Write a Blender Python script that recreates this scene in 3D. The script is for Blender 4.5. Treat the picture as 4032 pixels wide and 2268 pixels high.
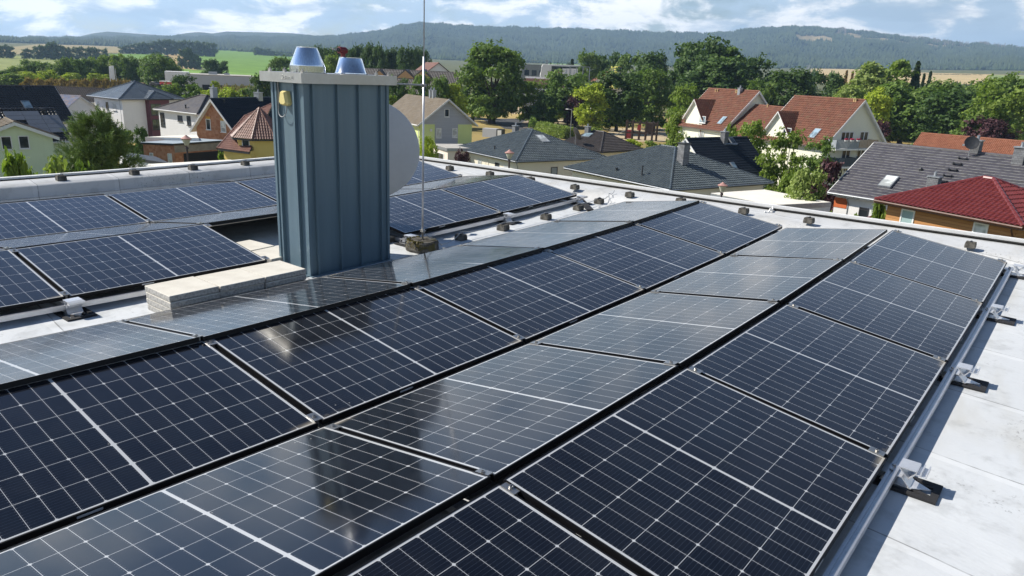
import bpy, bmesh, math, random
import numpy as np
from mathutils import Vector, Matrix
R = math.radians
random.seed(7)
for o in list(bpy.data.objects): bpy.data.objects.remove(o)
S = bpy.context.scene
C = S.collection

# ---------------------------------------------------------------- camera (solved from the panel grid: X across the rows, Y along them, metres)
CAM = np.array([1.14431, -2.07415, 1.81145]); FPX = 2829.6
PITCH, ROLL, YAW = 0.2903092217, 0.0440381026, 0.6697850072
FW = np.array([-math.sin(YAW)*math.cos(PITCH), math.cos(YAW)*math.cos(PITCH), -math.sin(PITCH)])
_r0 = np.array([math.cos(YAW), math.sin(YAW), 0.0]); _u0 = np.cross(_r0, FW)
RT = math.cos(ROLL)*_r0 + math.sin(ROLL)*_u0
UP = -math.sin(ROLL)*_r0 + math.cos(ROLL)*_u0
cam = bpy.data.cameras.new('camera'); camo = bpy.data.objects.new('camera', cam); C.objects.link(camo)
cam.sensor_width = 36.0; cam.lens = 36.0*FPX/4032.0; cam.clip_start = 0.05; cam.clip_end = 40000
M = Matrix(((RT[0], UP[0], -FW[0], CAM[0]), (RT[1], UP[1], -FW[1], CAM[1]), (RT[2], UP[2], -FW[2], CAM[2]), (0, 0, 0, 1)))
camo.matrix_world = M
S.camera = camo

# ---------------------------------------------------------------- light
SUN_T = Vector((1.02, 0.56, -1.0)).normalized()          # the way the light travels
SUN_EL = math.asin(-SUN_T.z); SUN_ROT = math.atan2(-SUN_T.x, -SUN_T.y)
sl = bpy.data.lights.new('sun', 'SUN'); sl.energy = 5.0; sl.angle = R(0.53); sl.color = (1.0, 0.94, 0.85)
so = bpy.data.objects.new('sun', sl); C.objects.link(so)
so.rotation_euler = SUN_T.to_track_quat('-Z', 'Y').to_euler(); so.location = (-40, -20, 60)

W = bpy.data.worlds.new('World'); S.world = W; W.use_nodes = True
nt = W.node_tree; N = nt.nodes; L = nt.links; N.clear()
out = N.new('ShaderNodeOutputWorld'); bg = N.new('ShaderNodeBackground'); bg.inputs[1].default_value = 0.088
sky = N.new('ShaderNodeTexSky'); sky.sky_type = 'NISHITA'; sky.sun_disc = False
sky.sun_elevation = SUN_EL; sky.sun_rotation = SUN_ROT; sky.air_density = 1.0; sky.dust_density = 0.6; sky.ozone_density = 1.6
tc = N.new('ShaderNodeTexCoord')
def wnode(t, **k):
    n = N.new(t)
    for a, b in k.items(): setattr(n, a, b)
    return n
def wnoise(scale, detail, rough, vec):
    mp = N.new('ShaderNodeMapping'); mp.inputs['Scale'].default_value = vec; L.new(tc.outputs['Generated'], mp.inputs['Vector'])
    mp.inputs['Location'].default_value = (3.1, 1.7, 0.4)
    n = N.new('ShaderNodeTexNoise'); n.inputs['Scale'].default_value = scale; n.inputs['Detail'].default_value = detail
    n.inputs['Roughness'].default_value = rough; n.inputs['Distortion'].default_value = 0.25
    L.new(mp.outputs[0], n.inputs['Vector']); return n.outputs['Fac']
def wramp(src, p0, p1):
    m = N.new('ShaderNodeMapRange'); m.interpolation_type = 'SMOOTHSTEP'
    m.inputs['From Min'].default_value = p0; m.inputs['From Max'].default_value = p1
    L.new(src, m.inputs['Value']); return m.outputs[0]
def wmix(f, a, b):
    m = N.new('ShaderNodeMix'); m.data_type = 'RGBA'
    if isinstance(f, float): m.inputs[0].default_value = f
    else: L.new(f, m.inputs[0])
    for i, v in ((6, a), (7, b)):
        if isinstance(v, tuple): m.inputs[i].default_value = v + (1,)
        else: L.new(v, m.inputs[i])
    return m.outputs[2]
elz = N.new('ShaderNodeSeparateXYZ'); L.new(tc.outputs['Generated'], elz.inputs[0])
def wmul(a, b):
    m = N.new('ShaderNodeMath'); m.operation = 'MULTIPLY'; L.new(a, m.inputs[0]); L.new(b, m.inputs[1]); return m.outputs[0]
low = N.new('ShaderNodeMapRange'); low.interpolation_type = 'SMOOTHSTEP'; L.new(elz.outputs[2], low.inputs['Value'])     # banked cloud low down, mostly clear blue overhead
for k_, v_ in (('From Min', 0.17), ('From Max', 0.40), ('To Min', 1.0), ('To Max', 0.16)): low.inputs[k_].default_value = v_
cl_body = wmul(wramp(wnoise(4.6, 8.0, 0.58, (1.0, 1.0, 3.4)), 0.36, 0.52), low.outputs[0])       # broad banks of cloud
cl_puff = wmul(wramp(wnoise(8.5, 10.0, 0.62, (1.0, 1.0, 2.6)), 0.45, 0.58), low.outputs[0])       # bright puffs inside them
c1 = wmix(cl_body, sky.outputs[0], (5.4, 6.9, 8.4))                         # blue-grey cloud bodies
c15 = wmix(cl_puff, c1, (12.5, 12.4, 12.2))
und = wramp(wnoise(6.5, 6.0, 0.55, (1.3, 1.3, 6.5)), 0.50, 0.66)                # grey undersides in layers
um = N.new('ShaderNodeMath'); um.operation = 'MULTIPLY'; L.new(und, um.inputs[0]); um.inputs[1].default_value = 0.75
c2 = wmix(um.outputs[0], c15, (4.4, 5.8, 7.2))                                     # sunlit tops
dp = N.new('ShaderNodeVectorMath'); dp.operation = 'DOT_PRODUCT'; L.new(tc.outputs['Generated'], dp.inputs[0])           # brighter towards the sun's side
dp.inputs[1].default_value = (math.sin(SUN_ROT), math.cos(SUN_ROT), 0.0)
gl = N.new('ShaderNodeMapRange'); L.new(dp.outputs['Value'], gl.inputs['Value'])
for k_, v_ in (('From Min', -0.55), ('From Max', 0.95), ('To Min', 0.82), ('To Max', 1.28)): gl.inputs[k_].default_value = v_
hi = N.new('ShaderNodeMapRange'); hi.interpolation_type = 'SMOOTHSTEP'; L.new(elz.outputs[2], hi.inputs['Value'])     # deeper blue overhead
hi.inputs['From Min'].default_value = 0.16; hi.inputs['From Max'].default_value = 0.42
mu = N.new('ShaderNodeMix'); mu.data_type = 'RGBA'; mu.blend_type = 'MULTIPLY'; L.new(hi.outputs[0], mu.inputs[0]); L.new(c2, mu.inputs[6]); mu.inputs[7].default_value = (0.40, 0.55, 0.80, 1)
sc = N.new('ShaderNodeVectorMath'); sc.operation = 'SCALE'; 
hi2 = N.new('ShaderNodeMapRange'); hi2.interpolation_type = 'SMOOTHSTEP'; L.new(elz.outputs[2], hi2.inputs['Value']); hi2.inputs['From Min'].default_value = 0.34; hi2.inputs['From Max'].default_value = 0.72
mu2 = N.new('ShaderNodeMix'); mu2.data_type = 'RGBA'; mu2.blend_type = 'MULTIPLY'; L.new(hi2.outputs[0], mu2.inputs[0]); L.new(mu.outputs[2], mu2.inputs[6]); mu2.inputs[7].default_value = (0.40, 0.42, 0.46, 1)
L.new(mu2.outputs[2], sc.inputs[0]); L.new(gl.outputs[0], sc.inputs['Scale'])
L.new(sc.outputs[0], bg.inputs[0]); L.new(bg.outputs[0], out.inputs[0])

S.view_settings.view_transform = 'Standard'; S.view_settings.look = 'None'
S.view_settings.gamma = 1.0; S.view_settings.exposure = 0.48
S.view_settings.use_curve_mapping = False
S.render.engine = 'CYCLES'
S.cycles.max_bounces = 6; S.cycles.diffuse_bounces = 2; S.cycles.glossy_bounces = 3; S.cycles.transmission_bounces = 4
S.cycles.transparent_max_bounces = 6; S.cycles.volume_bounces = 0; S.cycles.sample_clamp_indirect = 6.0
try: S.cycles.use_denoising = True
except Exception: pass

# ---------------------------------------------------------------- geometry helpers
def ray(x, y):
    d = FW + RT*(x-2016.0)/FPX - UP*(y-1134.0)/FPX
    return d/np.linalg.norm(d)
def at_z(x, y, z):
    d = ray(x, y); return CAM + d*((z-CAM[2])/d[2])
def at_dist(x, y, D):
    d = ray(x, y); return CAM + d*(D/math.hypot(d[0], d[1]))
def az_of(x, y=300):
    d = ray(x, y); return math.degrees(math.atan2(d[0], d[1]))
def elev_of(x, y):
    d = ray(x, y); return d[2]/math.hypot(d[0], d[1])
def project(P):
    q = np.asarray(P, float)-CAM; z = q@FW
    return 2016.0+FPX*(q@RT)/z, 1134.0-FPX*(q@UP)/z

class MB:
    """collects shapes; build() links them as ONE mesh object"""
    def __init__(s): s.v = []; s.f = []; s.m = []
    def add(s, vs, fs, mi=0):
        o = len(s.v); s.v += [tuple(map(float, v)) for v in vs]
        s.f += [tuple(i+o for i in f) for f in fs]; s.m += [mi]*len(fs); return s
    def box(s, c, d, mi=0, rz=0.0):
        cx, cy, cz = c; x, y, z = d[0]/2, d[1]/2, d[2]/2; ca, sa = math.cos(rz), math.sin(rz)
        vs = [(cx+ca*a*x-sa*b*y, cy+sa*a*x+ca*b*y, cz+e*z) for a, b, e in
              ((-1,-1,-1),(1,-1,-1),(1,1,-1),(-1,1,-1),(-1,-1,1),(1,-1,1),(1,1,1),(-1,1,1))]
        return s.add(vs, [(0,3,2,1),(4,5,6,7),(0,1,5,4),(1,2,6,5),(2,3,7,6),(3,0,4,7)], mi)
    def bb(s, a, b, mi=0):
        return s.box([(a[i]+b[i])/2 for i in range(3)], [abs(b[i]-a[i]) for i in range(3)], mi)
    def prism(s, poly, z0, z1, mi=0):
        n = len(poly); vs = [(x, y, z0) for x, y in poly]+[(x, y, z1) for x, y in poly]
        fs = [tuple(range(n-1, -1, -1)), tuple(range(n, 2*n))]+[(i, (i+1) % n, n+(i+1) % n, n+i) for i in range(n)]
        return s.add(vs, fs, mi)
    def extr(s, prof, fn, mi=0, cap=True):
        """profile points (p,q) swept between fn(0,p,q) and fn(1,p,q)"""
        n = len(prof); vs = [fn(0, *p) for p in prof]+[fn(1, *p) for p in prof]
        fs = [(i, (i+1) % n, n+(i+1) % n, n+i) for i in range(n)]
        if cap: fs += [tuple(range(n-1, -1, -1)), tuple(range(n, 2*n))]
        return s.add(vs, fs, mi)
    def tube(s, pts, r, n=8, mi=0, r2=None):
        pts = [Vector(p) for p in pts]; rings = []; m = len(pts)
        for i, p in enumerate(pts):
            t = (pts[min(i+1, m-1)]-pts[max(i-1, 0)]).normalized()
            a = Vector((0, 0, 1)) if abs(t.z) < 0.9 else Vector((1, 0, 0))
            u = t.cross(a).normalized(); w = t.cross(u)
            rr = r if r2 is None else r+(r2-r)*i/max(1, m-1)
            rings.append([p+u*math.cos(k*2*math.pi/n)*rr+w*math.sin(k*2*math.pi/n)*rr for k in range(n)])
        vs = [q for rg in rings for q in rg]
        fs = [(i*n+k, i*n+(k+1) % n, (i+1)*n+(k+1) % n, (i+1)*n+k) for i in range(m-1) for k in range(n)]
        fs += [tuple(range(n-1, -1, -1)), tuple((m-1)*n+k for k in range(n))]
        return s.add(vs, fs, mi)
    def lathe(s, prof, c=(0, 0, 0), n=32, mi=0):
        vs = [(c[0]+r*math.cos(k*2*math.pi/n), c[1]+r*math.sin(k*2*math.pi/n), c[2]+z) for r, z in prof for k in range(n)]
        m = len(prof)
        fs = [(i*n+k, i*n+(k+1) % n, (i+1)*n+(k+1) % n, (i+1)*n+k) for i in range(m-1) for k in range(n)]
        return s.add(vs, fs, mi)
    def build(s, name, mats, parent=None, smooth=False, bevel=0.0, auto=None):
        me = bpy.data.meshes.new(name); me.from_pydata(s.v, [], s.f)
        mats = mats if isinstance(mats, (list, tuple)) else [mats]
        for m in mats: me.materials.append(m)
        if len(mats) > 1: me.polygons.foreach_set('material_index', s.m)
        bm = bmesh.new(); bm.from_mesh(me); bmesh.ops.recalc_face_normals(bm, faces=bm.faces)
        if bevel: bmesh.ops.bevel(bm, geom=[e for e in bm.edges], offset=bevel, segments=1, affect='EDGES', clamp_overlap=True)
        bm.to_mesh(me); bm.free()
        if smooth: me.polygons.foreach_set('use_smooth', [True]*len(me.polygons))
        if auto:
            me.polygons.foreach_set('use_smooth', [True]*len(me.polygons))
            try: me.set_sharp_from_angle(angle=R(auto))
            except Exception: pass
        o = bpy.data.objects.new(name, me); C.objects.link(o)
        if parent is not None: o.parent = parent
        return o

def tag(o, label, cat, group=None, kind=None):
    o['label'] = label; o['category'] = cat
    if group: o['group'] = group
    if kind: o['kind'] = kind
    return o
def structure(o): o['kind'] = 'structure'; return o
def thing(name, label, cat, loc=(0, 0, 0), rz=0.0, group=None):
    o = bpy.data.objects.new(name, None); C.objects.link(o); o.empty_display_size = 0.2
    o.location = loc; o.rotation_euler = (0, 0, rz); return tag(o, label, cat, group)
def dup(root, label=None, group=None):
    r = root.copy(); C.objects.link(r)
    if label: r['label'] = label
    if group: r['group'] = group
    for ch in root.children:
        c = ch.copy(); C.objects.link(c); c.parent = r
        for g in ch.children:
            d = g.copy(); C.objects.link(d); d.parent = c
    return r

# ---------------------------------------------------------------- material helpers
class G:
    """small node graph writer"""
    def __init__(s, name):
        s.mat = bpy.data.materials.new(name); s.mat.use_nodes = True
        s.t = s.mat.node_tree; s.t.nodes.clear()
        s.out = s.t.nodes.new('ShaderNodeOutputMaterial')
    def n(s, t, **k):
        n = s.t.nodes.new(t)
        for a, b in k.items(): setattr(n, a, b)
        return n
    def put(s, sock, v):
        if isinstance(v, (int, float)): sock.default_value = v
        elif isinstance(v, tuple): sock.default_value = v if len(v) != 3 or sock.type != 'RGBA' else v+(1,)
        else: s.t.links.new(v, sock)
    def m(s, op, a, b=0.0, c=0.0):
        n = s.n('ShaderNodeMath', operation=op)
        for i, v in enumerate((a, b, c)): s.put(n.inputs[i], v)
        return n.outputs[0]
    def mix(s, f, a, b, blend='MIX'):
        n = s.n('ShaderNodeMix', data_type='RGBA', blend_type=blend)
        s.put(n.inputs[0], f); s.put(n.inputs[6], a); s.put(n.inputs[7], b); return n.outputs[2]
    def coord(s, kind='Object'): return s.n('ShaderNodeTexCoord').outputs[kind]
    def sep(s, v):
        n = s.n('ShaderNodeSeparateXYZ'); s.put(n.inputs[0], v); return n.outputs
    def map(s, v, scale=(1, 1, 1), loc=(0, 0, 0), rot=(0, 0, 0)):
        n = s.n('ShaderNodeMapping'); s.put(n.inputs['Vector'], v)
        n.inputs['Scale'].default_value = scale; n.inputs['Location'].default_value = loc; n.inputs['Rotation'].default_value = rot
        return n.outputs[0]
    def noise(s, v, scale, detail=4.0, rough=0.55, dist=0.0, col=False):
        n = s.n('ShaderNodeTexNoise'); s.put(n.inputs['Vector'], v); n.inputs['Scale'].default_value = scale
        n.inputs['Detail'].default_value = detail; n.inputs['Roughness'].default_value = rough; n.inputs['Distortion'].default_value = dist
        return n.outputs['Color' if col else 'Fac']
    def vor(s, v, scale, feature='F1'):
        n = s.n('ShaderNodeTexVoronoi', feature=feature); s.put(n.inputs['Vector'], v); n.inputs['Scale'].default_value = scale
        return n
    def ramp(s, v, a, b, o0=0.0, o1=1.0, smooth=True):
        n = s.n('ShaderNodeMapRange'); n.interpolation_type = 'SMOOTHSTEP' if smooth else 'LINEAR'
        s.put(n.inputs['Value'], v)
        for k, x in (('From Min', a), ('From Max', b), ('To Min', o0), ('To Max', o1)): n.inputs[k].default_value = x
        return n.outputs[0]
    def bump(s, h, strength=0.3, dist=0.02):
        n = s.n('ShaderNodeBump'); n.inputs['Strength'].default_value = strength; n.inputs['Distance'].default_value = dist
        s.put(n.inputs['Height'], h); return n.outputs[0]
    def bsdf(s, col, rough=0.6, metal=0.0, normal=None, spec=0.5, **k):
        b = s.n('ShaderNodeBsdfPrincipled'); s.put(b.inputs['Base Color'], col); s.put(b.inputs['Roughness'], rough)
        s.put(b.inputs['Metallic'], metal); s.put(b.inputs['Specular IOR Level'], spec)
        if normal is not None: s.t.links.new(normal, b.inputs['Normal'])
        for a, v in k.items(): s.put(b.inputs[a.replace('_', ' ')], v)
        s.t.links.new(b.outputs[0], s.out.inputs[0]); return s.mat

def plain(name, col, rough=0.6, metal=0.0, var=0.12, scale=3.0, bump=0.0, spec=0.5):
    """a single-colour material with a little wear"""
    g = G(name); co = g.coord(); n1 = g.noise(co, scale, 5.0); n2 = g.noise(co, scale*9.0, 3.0)
    f = g.m('MULTIPLY_ADD', n1, 0.7, g.m('MULTIPLY', n2, 0.3))
    c = g.mix(g.ramp(f, 0.3, 0.7), tuple(x*(1-var) for x in col), tuple(min(1, x*(1+var)) for x in col))
    nrm = g.bump(n2, bump, 0.01) if bump else None
    return g.bsdf(c, g.ramp(f, 0.2, 0.8, rough*0.85, min(1, rough*1.15)), metal, nrm, spec)
MATS = {}
def mat(name, *a, **k):
    if name not in MATS: MATS[name] = plain(name, *a, **k)
    return MATS[name]

black_alu = plain('black_anodised_frame', (0.005, 0.005, 0.006), 0.5, 0.0, 0.2, spec=0.25)
alu = plain('mill_aluminium', (0.62, 0.63, 0.65), 0.38, 0.75, 0.1, 8)
rubber = plain('black_rubber_mat', (0.018, 0.018, 0.02), 0.85, 0.0, 0.25, 20)
steel = plain('bolt_steel', (0.42, 0.41, 0.39), 0.35, 0.9, 0.15, 20)
white_trim = plain('white_painted_trim', (0.74, 0.74, 0.72), 0.5, 0.0, 0.05)
dark_trim = plain('dark_painted_trim', (0.03, 0.032, 0.036), 0.5, 0.0, 0.1)
zinc = plain('zinc_gutter', (0.34, 0.36, 0.38), 0.42, 0.55, 0.12, 4)
brown_pipe = plain('brown_downpipe', (0.10, 0.045, 0.028), 0.5)
def glass_mat(name, tint, rough=0.06):
    g = G(name); co = g.coord(); n = g.noise(co, 1.3, 2.0)
    c = g.mix(g.ramp(n, 0.42, 0.6), tint, tuple(min(1, x*1.9+0.01) for x in tint))
    return g.bsdf(c, rough, 0.0, None, 0.6)
pane_dark = glass_mat('window_glass', (0.022, 0.028, 0.034))
pane_blue = glass_mat('window_glass_light', (0.16, 0.22, 0.26))
pane_curtain = glass_mat('window_glass_curtain', (0.36, 0.38, 0.37))
shutter = plain('roller_shutter', (0.55, 0.56, 0.55), 0.5)
# ---------------------------------------------------------------- terrain, fields, hills
RZ = np.array([0, 25, 60, 110, 300, 600, 900, 1500, 2500, 3200, 6000, 14000.0])
ZZ = np.array([-9, -9.0, -9.6, -11.8, -12, -12, -11, 9, 40, 55, 60, 60.0])
def terrain(r, az):
    z = np.interp(r, RZ, ZZ); g = np.interp(az, [-75, -60, -40, -22, -5], [0.62, 0.8, 0.9, 1.15, 1.5])
    return np.where(z > -9.0, (z+12)*g-12, z)
def ground_z(x, y):
    dx, dy = x-CAM[0], y-CAM[1]
    return float(terrain(math.hypot(dx, dy), math.degrees(math.atan2(dx, dy))))
def hit_ground(px, py):
    d = ray(px, py); h = math.hypot(d[0], d[1]); az = math.degrees(math.atan2(d[0], d[1])); e = d[2]/h
    rs = np.geomspace(20, 5000, 4000); f = CAM[2]+e*rs-terrain(rs, az)
    i = int(np.argmax(f < 0)) if (f < 0).any() else 3999
    return CAM+d*(rs[i]/h)
OV = 1.5652                                           # overview pixels -> photo pixels
def poly_px(pts): return [(x*OV, y*OV) for x, y in pts]
def inside(px, py, poly):
    c = np.zeros(px.shape, bool); n = len(poly)
    for i in range(n):
        x1, y1 = poly[i]; x2, y2 = poly[(i+1) % n]
        if y1 == y2: continue
        t = ((y1 > py) != (y2 > py)) & (px < (x2-x1)*(py-y1)/(y2-y1)+x1); c ^= t
    return c
TAN = (0.40, 0.29, 0.13); STUB = (0.33, 0.27, 0.13); GRN = (0.15, 0.27, 0.035); YGR = (0.24, 0.27, 0.085); WHEAT = (0.52, 0.40, 0.20)
FIELDS = [(poly_px([(-60, 141), (110, 133), (420, 133), (520, 120), (480, 116), (300, 110), (110, 110), (20, 119), (-60, 121)]), STUB),
 (poly_px([(-60, 141), (255, 138), (330, 150), (340, 172), (-60, 178)]), YGR),
 (poly_px([(262, 136), (480, 135), (600, 160), (420, 158)]), GRN),
 (poly_px([(408, 134), (470, 137), (490, 158), (492, 176), (448, 176), (430, 158)]), TAN),
 (poly_px([(488, 127), (560, 122), (640, 123), (720, 132), (790, 152), (760, 200), (640, 196), (525, 180), (484, 152)]), GRN),
 (poly_px([(436, 172), (500, 176), (660, 186), (760, 185), (760, 215), (430, 200)]), (0.19, 0.33, 0.05)),
 (poly_px([(1370, 155), (1450, 158), (1450, 176), (1370, 176)]), (0.17, 0.27, 0.06)),
 (poly_px([(2040, 172), (2300, 177), (2300, 208), (2040, 208)]), WHEAT), (poly_px([(2300, 182), (2600, 190), (2600, 214), (2300, 210)]), WHEAT),
 (poly_px([(2486, 188), (2620, 191), (2620, 203), (2486, 199)]), (0.24, 0.30, 0.09))]
def make_ground():
    azv = np.concatenate([np.arange(-180, -80, 6), np.arange(-80, 3, 0.22), np.arange(3, 180, 6)])
    rv = np.concatenate([[0.5], np.geomspace(12, 600, 46), np.geomspace(640, 3300, 130), np.geomspace(3500, 6150, 10)])
    A, Rr = np.meshgrid(azv, rv); Z = terrain(Rr, A)
    X = CAM[0]+Rr*np.sin(np.radians(A)); Y = CAM[1]+Rr*np.cos(np.radians(A))
    n, m = A.shape; idx = np.arange(n*m).reshape(n, m); nx = np.roll(idx, -1, axis=1)
    faces = np.stack([idx[:-1], nx[:-1], nx[1:], idx[1:]], -1).reshape(-1, 4)
    me = bpy.data.meshes.new('ground'); me.from_pydata(np.stack([X, Y, Z], -1).reshape(-1, 3).tolist(), [], faces.tolist())
    P = np.stack([X, Y, Z], -1).reshape(-1, 3)-CAM; zc = P@FW; ok = zc > 1
    px = np.where(ok, 2016+FPX*(P@RT)/np.where(ok, zc, 1), -9e9); py = np.where(ok, 1134-FPX*(P@UP)/np.where(ok, zc, 1), -9e9)
    col = np.tile(np.array([0.125, 0.13, 0.05, 1.0]), (n*m, 1)); Rf = Rr.reshape(-1)
    col[(Rf > 90) & (Rf < 330)] = (0.30, 0.235, 0.095, 1)
    for poly, c in FIELDS:
        col[inside(px, py, poly) & (Rf > 340)] = tuple(c)+(1,)
    at = me.color_attributes.new('land', 'FLOAT_COLOR', 'POINT'); at.data.foreach_set('color', col.reshape(-1))
    g = G('ground_land'); a = g.n('ShaderNodeVertexColor', layer_name='land'); co = g.coord()
    n1 = g.noise(co, 0.045, 6.0, 0.6); n2 = g.noise(co, 0.6, 4.0); n3 = g.noise(g.map(co, (0.004, 0.05, 1), rot=(0, 0, 0.4)), 1.0, 4.0)
    f = g.m('ADD', g.m('MULTIPLY', n1, 0.5), g.m('ADD', g.m('MULTIPLY', n2, 0.2), g.m('MULTIPLY', n3, 0.3)))
    c = g.mix(g.ramp(f, 0.3, 0.7), g.mix(1.0, a.outputs[0], (0.70, 0.74, 0.70), 'MULTIPLY'), g.mix(1.0, a.outputs[0], (1.25, 1.2, 1.15), 'MULTIPLY'))
    me.materials.append(g.bsdf(c, 0.95, 0.0, None, 0.15))
    me.polygons.foreach_set('use_smooth', [True]*len(me.polygons))
    o = bpy.data.objects.new('ground', me); C.objects.link(o); structure(o)
make_ground()

# skyline of the hills as seen from here: overview pixel -> elevation, then a ridge at a real distance with slopes before and behind it
SKY = [(-260, 97), (0, 95), (300, 93), (560, 91), (700, 92), (835, 90), (900, 84), (960, 75), (1000, 65), (1050, 57.5), (1100, 57), (1150, 63), (1250, 67), (1350, 69.5),
       (1500, 73.5), (1650, 80), (1750, 82.5), (1830, 80), (1900, 70), (1960, 66.5), (2020, 66), (2100, 70), (2200, 82), (2300, 93), (2400, 106), (2440, 109),
       (2450, 107), (2500, 112), (2576, 121), (2700, 132), (2900, 150)]
FAR1 = [(100, 100), (190, 94), (235, 83.5), (270, 79.5), (320, 83), (380, 87), (430, 90), (470, 83), (500, 80.5), (535, 84), (570, 79), (640, 81), (700, 82), (740, 84), (790, 89), (850, 96), (900, 110)]
def skyline(tab):
    az = np.array([az_of(x*OV, y*OV) for x, y in tab]); el = np.array([elev_of(x*OV, y*OV) for x, y in tab])
    return az, el
HAZ, HEL = skyline(SKY)
def rng_noise(x, y, seed=0):
    return (np.sin(x*1.7+seed)+np.sin(y*2.3+seed*1.3+x*0.7)+np.sin(x*3.9-y*1.1+seed*2.1)*0.6+np.sin(y*5.1+x*4.3+seed)*0.4)/3.0
R_BASE, R_RIDGE = 2900.0, 5000.0
def hill_pt(az, t):
    """t 0 at the foot, 1 at the ridge, >1 behind it"""
    el = np.interp(az, HAZ, HEL)-0.0027; zr = CAM[2]+el*R_RIDGE; zb = terrain(np.full_like(az, R_BASE), az)-2
    tt = np.clip(t, 0, 1); r = R_BASE+(R_RIDGE-R_BASE)*t
    z = zb+(zr-zb)*(0.55*tt+0.45*tt**2.0)+rng_noise(az*0.55, tt*4.0, 1.0)*0.11*np.maximum(zr-zb, 0)*np.sin(np.pi*tt)
    z = z+rng_noise(az*1.9, tt*9.0, 5.0)*0.035*np.maximum(zr-zb, 0)*np.sin(np.pi*tt); z = np.where(t > 1, zr-(zr-zb)*1.1*(t-1), z)
    return r, z
CLEAR = [(1985, 2080, 0.70, 0.84), (2085, 2150, 0.90, 0.97), (2130, 2270, 0.86, 0.925), (2310, 2345, 0.86, 0.93), (2350, 2440, 0.90, 0.955), (1440, 1470, 0.74, 0.79)]
def cleared(az, t):
    c = np.zeros(az.shape, bool)
    for x0, x1, a, b in CLEAR:
        m = (a+b)/2; h = (b-a)/2
        w = 0.5*h*rng_noise(az*9, t*9, 2.0)
        c |= (az > az_of(x0*OV)) & (az < az_of(x1*OV)) & (np.abs(t-m+0.25*h*np.sin(az*3)) < h+w)
    return c
def polar_mesh(name, azv, tv, fn, material, kind='structure', colfn=None):
    A, T = np.meshgrid(azv, tv); r, z = fn(A, T)
    X = CAM[0]+r*np.sin(np.radians(A)); Y = CAM[1]+r*np.cos(np.radians(A)); n, m = A.shape
    idx = np.arange(n*m).reshape(n, m)
    faces = np.stack([idx[:-1, :-1], idx[:-1, 1:], idx[1:, 1:], idx[1:, :-1]], -1).reshape(-1, 4)
    me = bpy.data.meshes.new(name); me.from_pydata(np.stack([X, Y, z], -1).reshape(-1, 3).tolist(), [], faces.tolist())
    if colfn is not None:
        at = me.color_attributes.new('land', 'FLOAT_COLOR', 'POINT'); at.data.foreach_set('color', colfn(A, T).reshape(-1))
    me.materials.append(material); me.polygons.foreach_set('use_smooth', [True]*len(me.polygons))
    o = bpy.data.objects.new(name, me); C.objects.link(o); o['kind'] = kind; return o
g = G('hill_land'); a = g.n('ShaderNodeVertexColor', layer_name='land'); n1 = g.noise(g.coord(), 0.02, 6.0, 0.65)
hill_mat = g.bsdf(g.mix(g.ramp(n1, 0.35, 0.65), g.mix(1.0, a.outputs[0], (0.6, 0.65, 0.6), 'MULTIPLY'), a.outputs[0]), 0.95, 0, None, 0.1)
def hill_col(A, T):
    c = np.tile(np.array([0.045, 0.065, 0.03, 1.0]), A.shape+(1,)); c[cleared(A, T)] = (0.40, 0.31, 0.17, 1); return c
polar_mesh('wooded_hills', np.arange(-86, 8, 0.12), np.concatenate([np.linspace(-0.05, 1, 60), [1.03, 1.08, 1.14]]), hill_pt, hill_mat, colfn=hill_col)
FAZ, FEL = skyline(FAR1)
def far_pt(az, t):
    el = np.interp(az, FAZ, FEL); zr = CAM[2]+el*6000.0; r = 5350+650*t
    z = np.where(t <= 1, 60+(zr-60)*np.clip(t, 0, 1)**0.8, zr-(zr-60)*(t-1)*2); return r, z
fm = plain('far_hill_forest', (0.05, 0.07, 0.035), 0.95, 0, 0.35, 0.01)
polar_mesh('distant_hills', np.arange(FAZ[0], FAZ[-1], 0.1), np.concatenate([np.linspace(0, 1, 20), [1.1, 1.3]]), far_pt, fm)

def leafy(name, c0, c1, trans=0.25, rough=0.6, patch=0.5, var2=None):
    g = G(name); ge = g.n('ShaderNodeNewGeometry'); rnd = ge.outputs['Random Per Island']
    oi = g.n('ShaderNodeObjectInfo').outputs['Random']; co = g.coord(); n = g.noise(co, patch, 3.0)
    f = g.m('ADD', g.m('MULTIPLY', rnd, 0.55), g.m('MULTIPLY', g.ramp(n, 0.3, 0.7), 0.45))
    c = g.mix(f, c0, c1)
    c = g.mix(g.m('MULTIPLY', oi, 0.35), c, tuple(x*0.62 for x in c1))
    d = g.n('ShaderNodeBsdfPrincipled'); g.put(d.inputs['Base Color'], c); d.inputs['Roughness'].default_value = rough; d.inputs['Specular IOR Level'].default_value = 0.25
    t = g.n('ShaderNodeBsdfTranslucent'); g.put(t.inputs['Color'], g.mix(1.0, c, (1.15, 1.3, 0.6), 'MULTIPLY'))
    mx = g.n('ShaderNodeMixShader'); mx.inputs[0].default_value = trans
    g.t.links.new(d.outputs[0], mx.inputs[1]); g.t.links.new(t.outputs[0], mx.inputs[2]); g.t.links.new(mx.outputs[0], g.out.inputs[0])
    return g.mat
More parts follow.
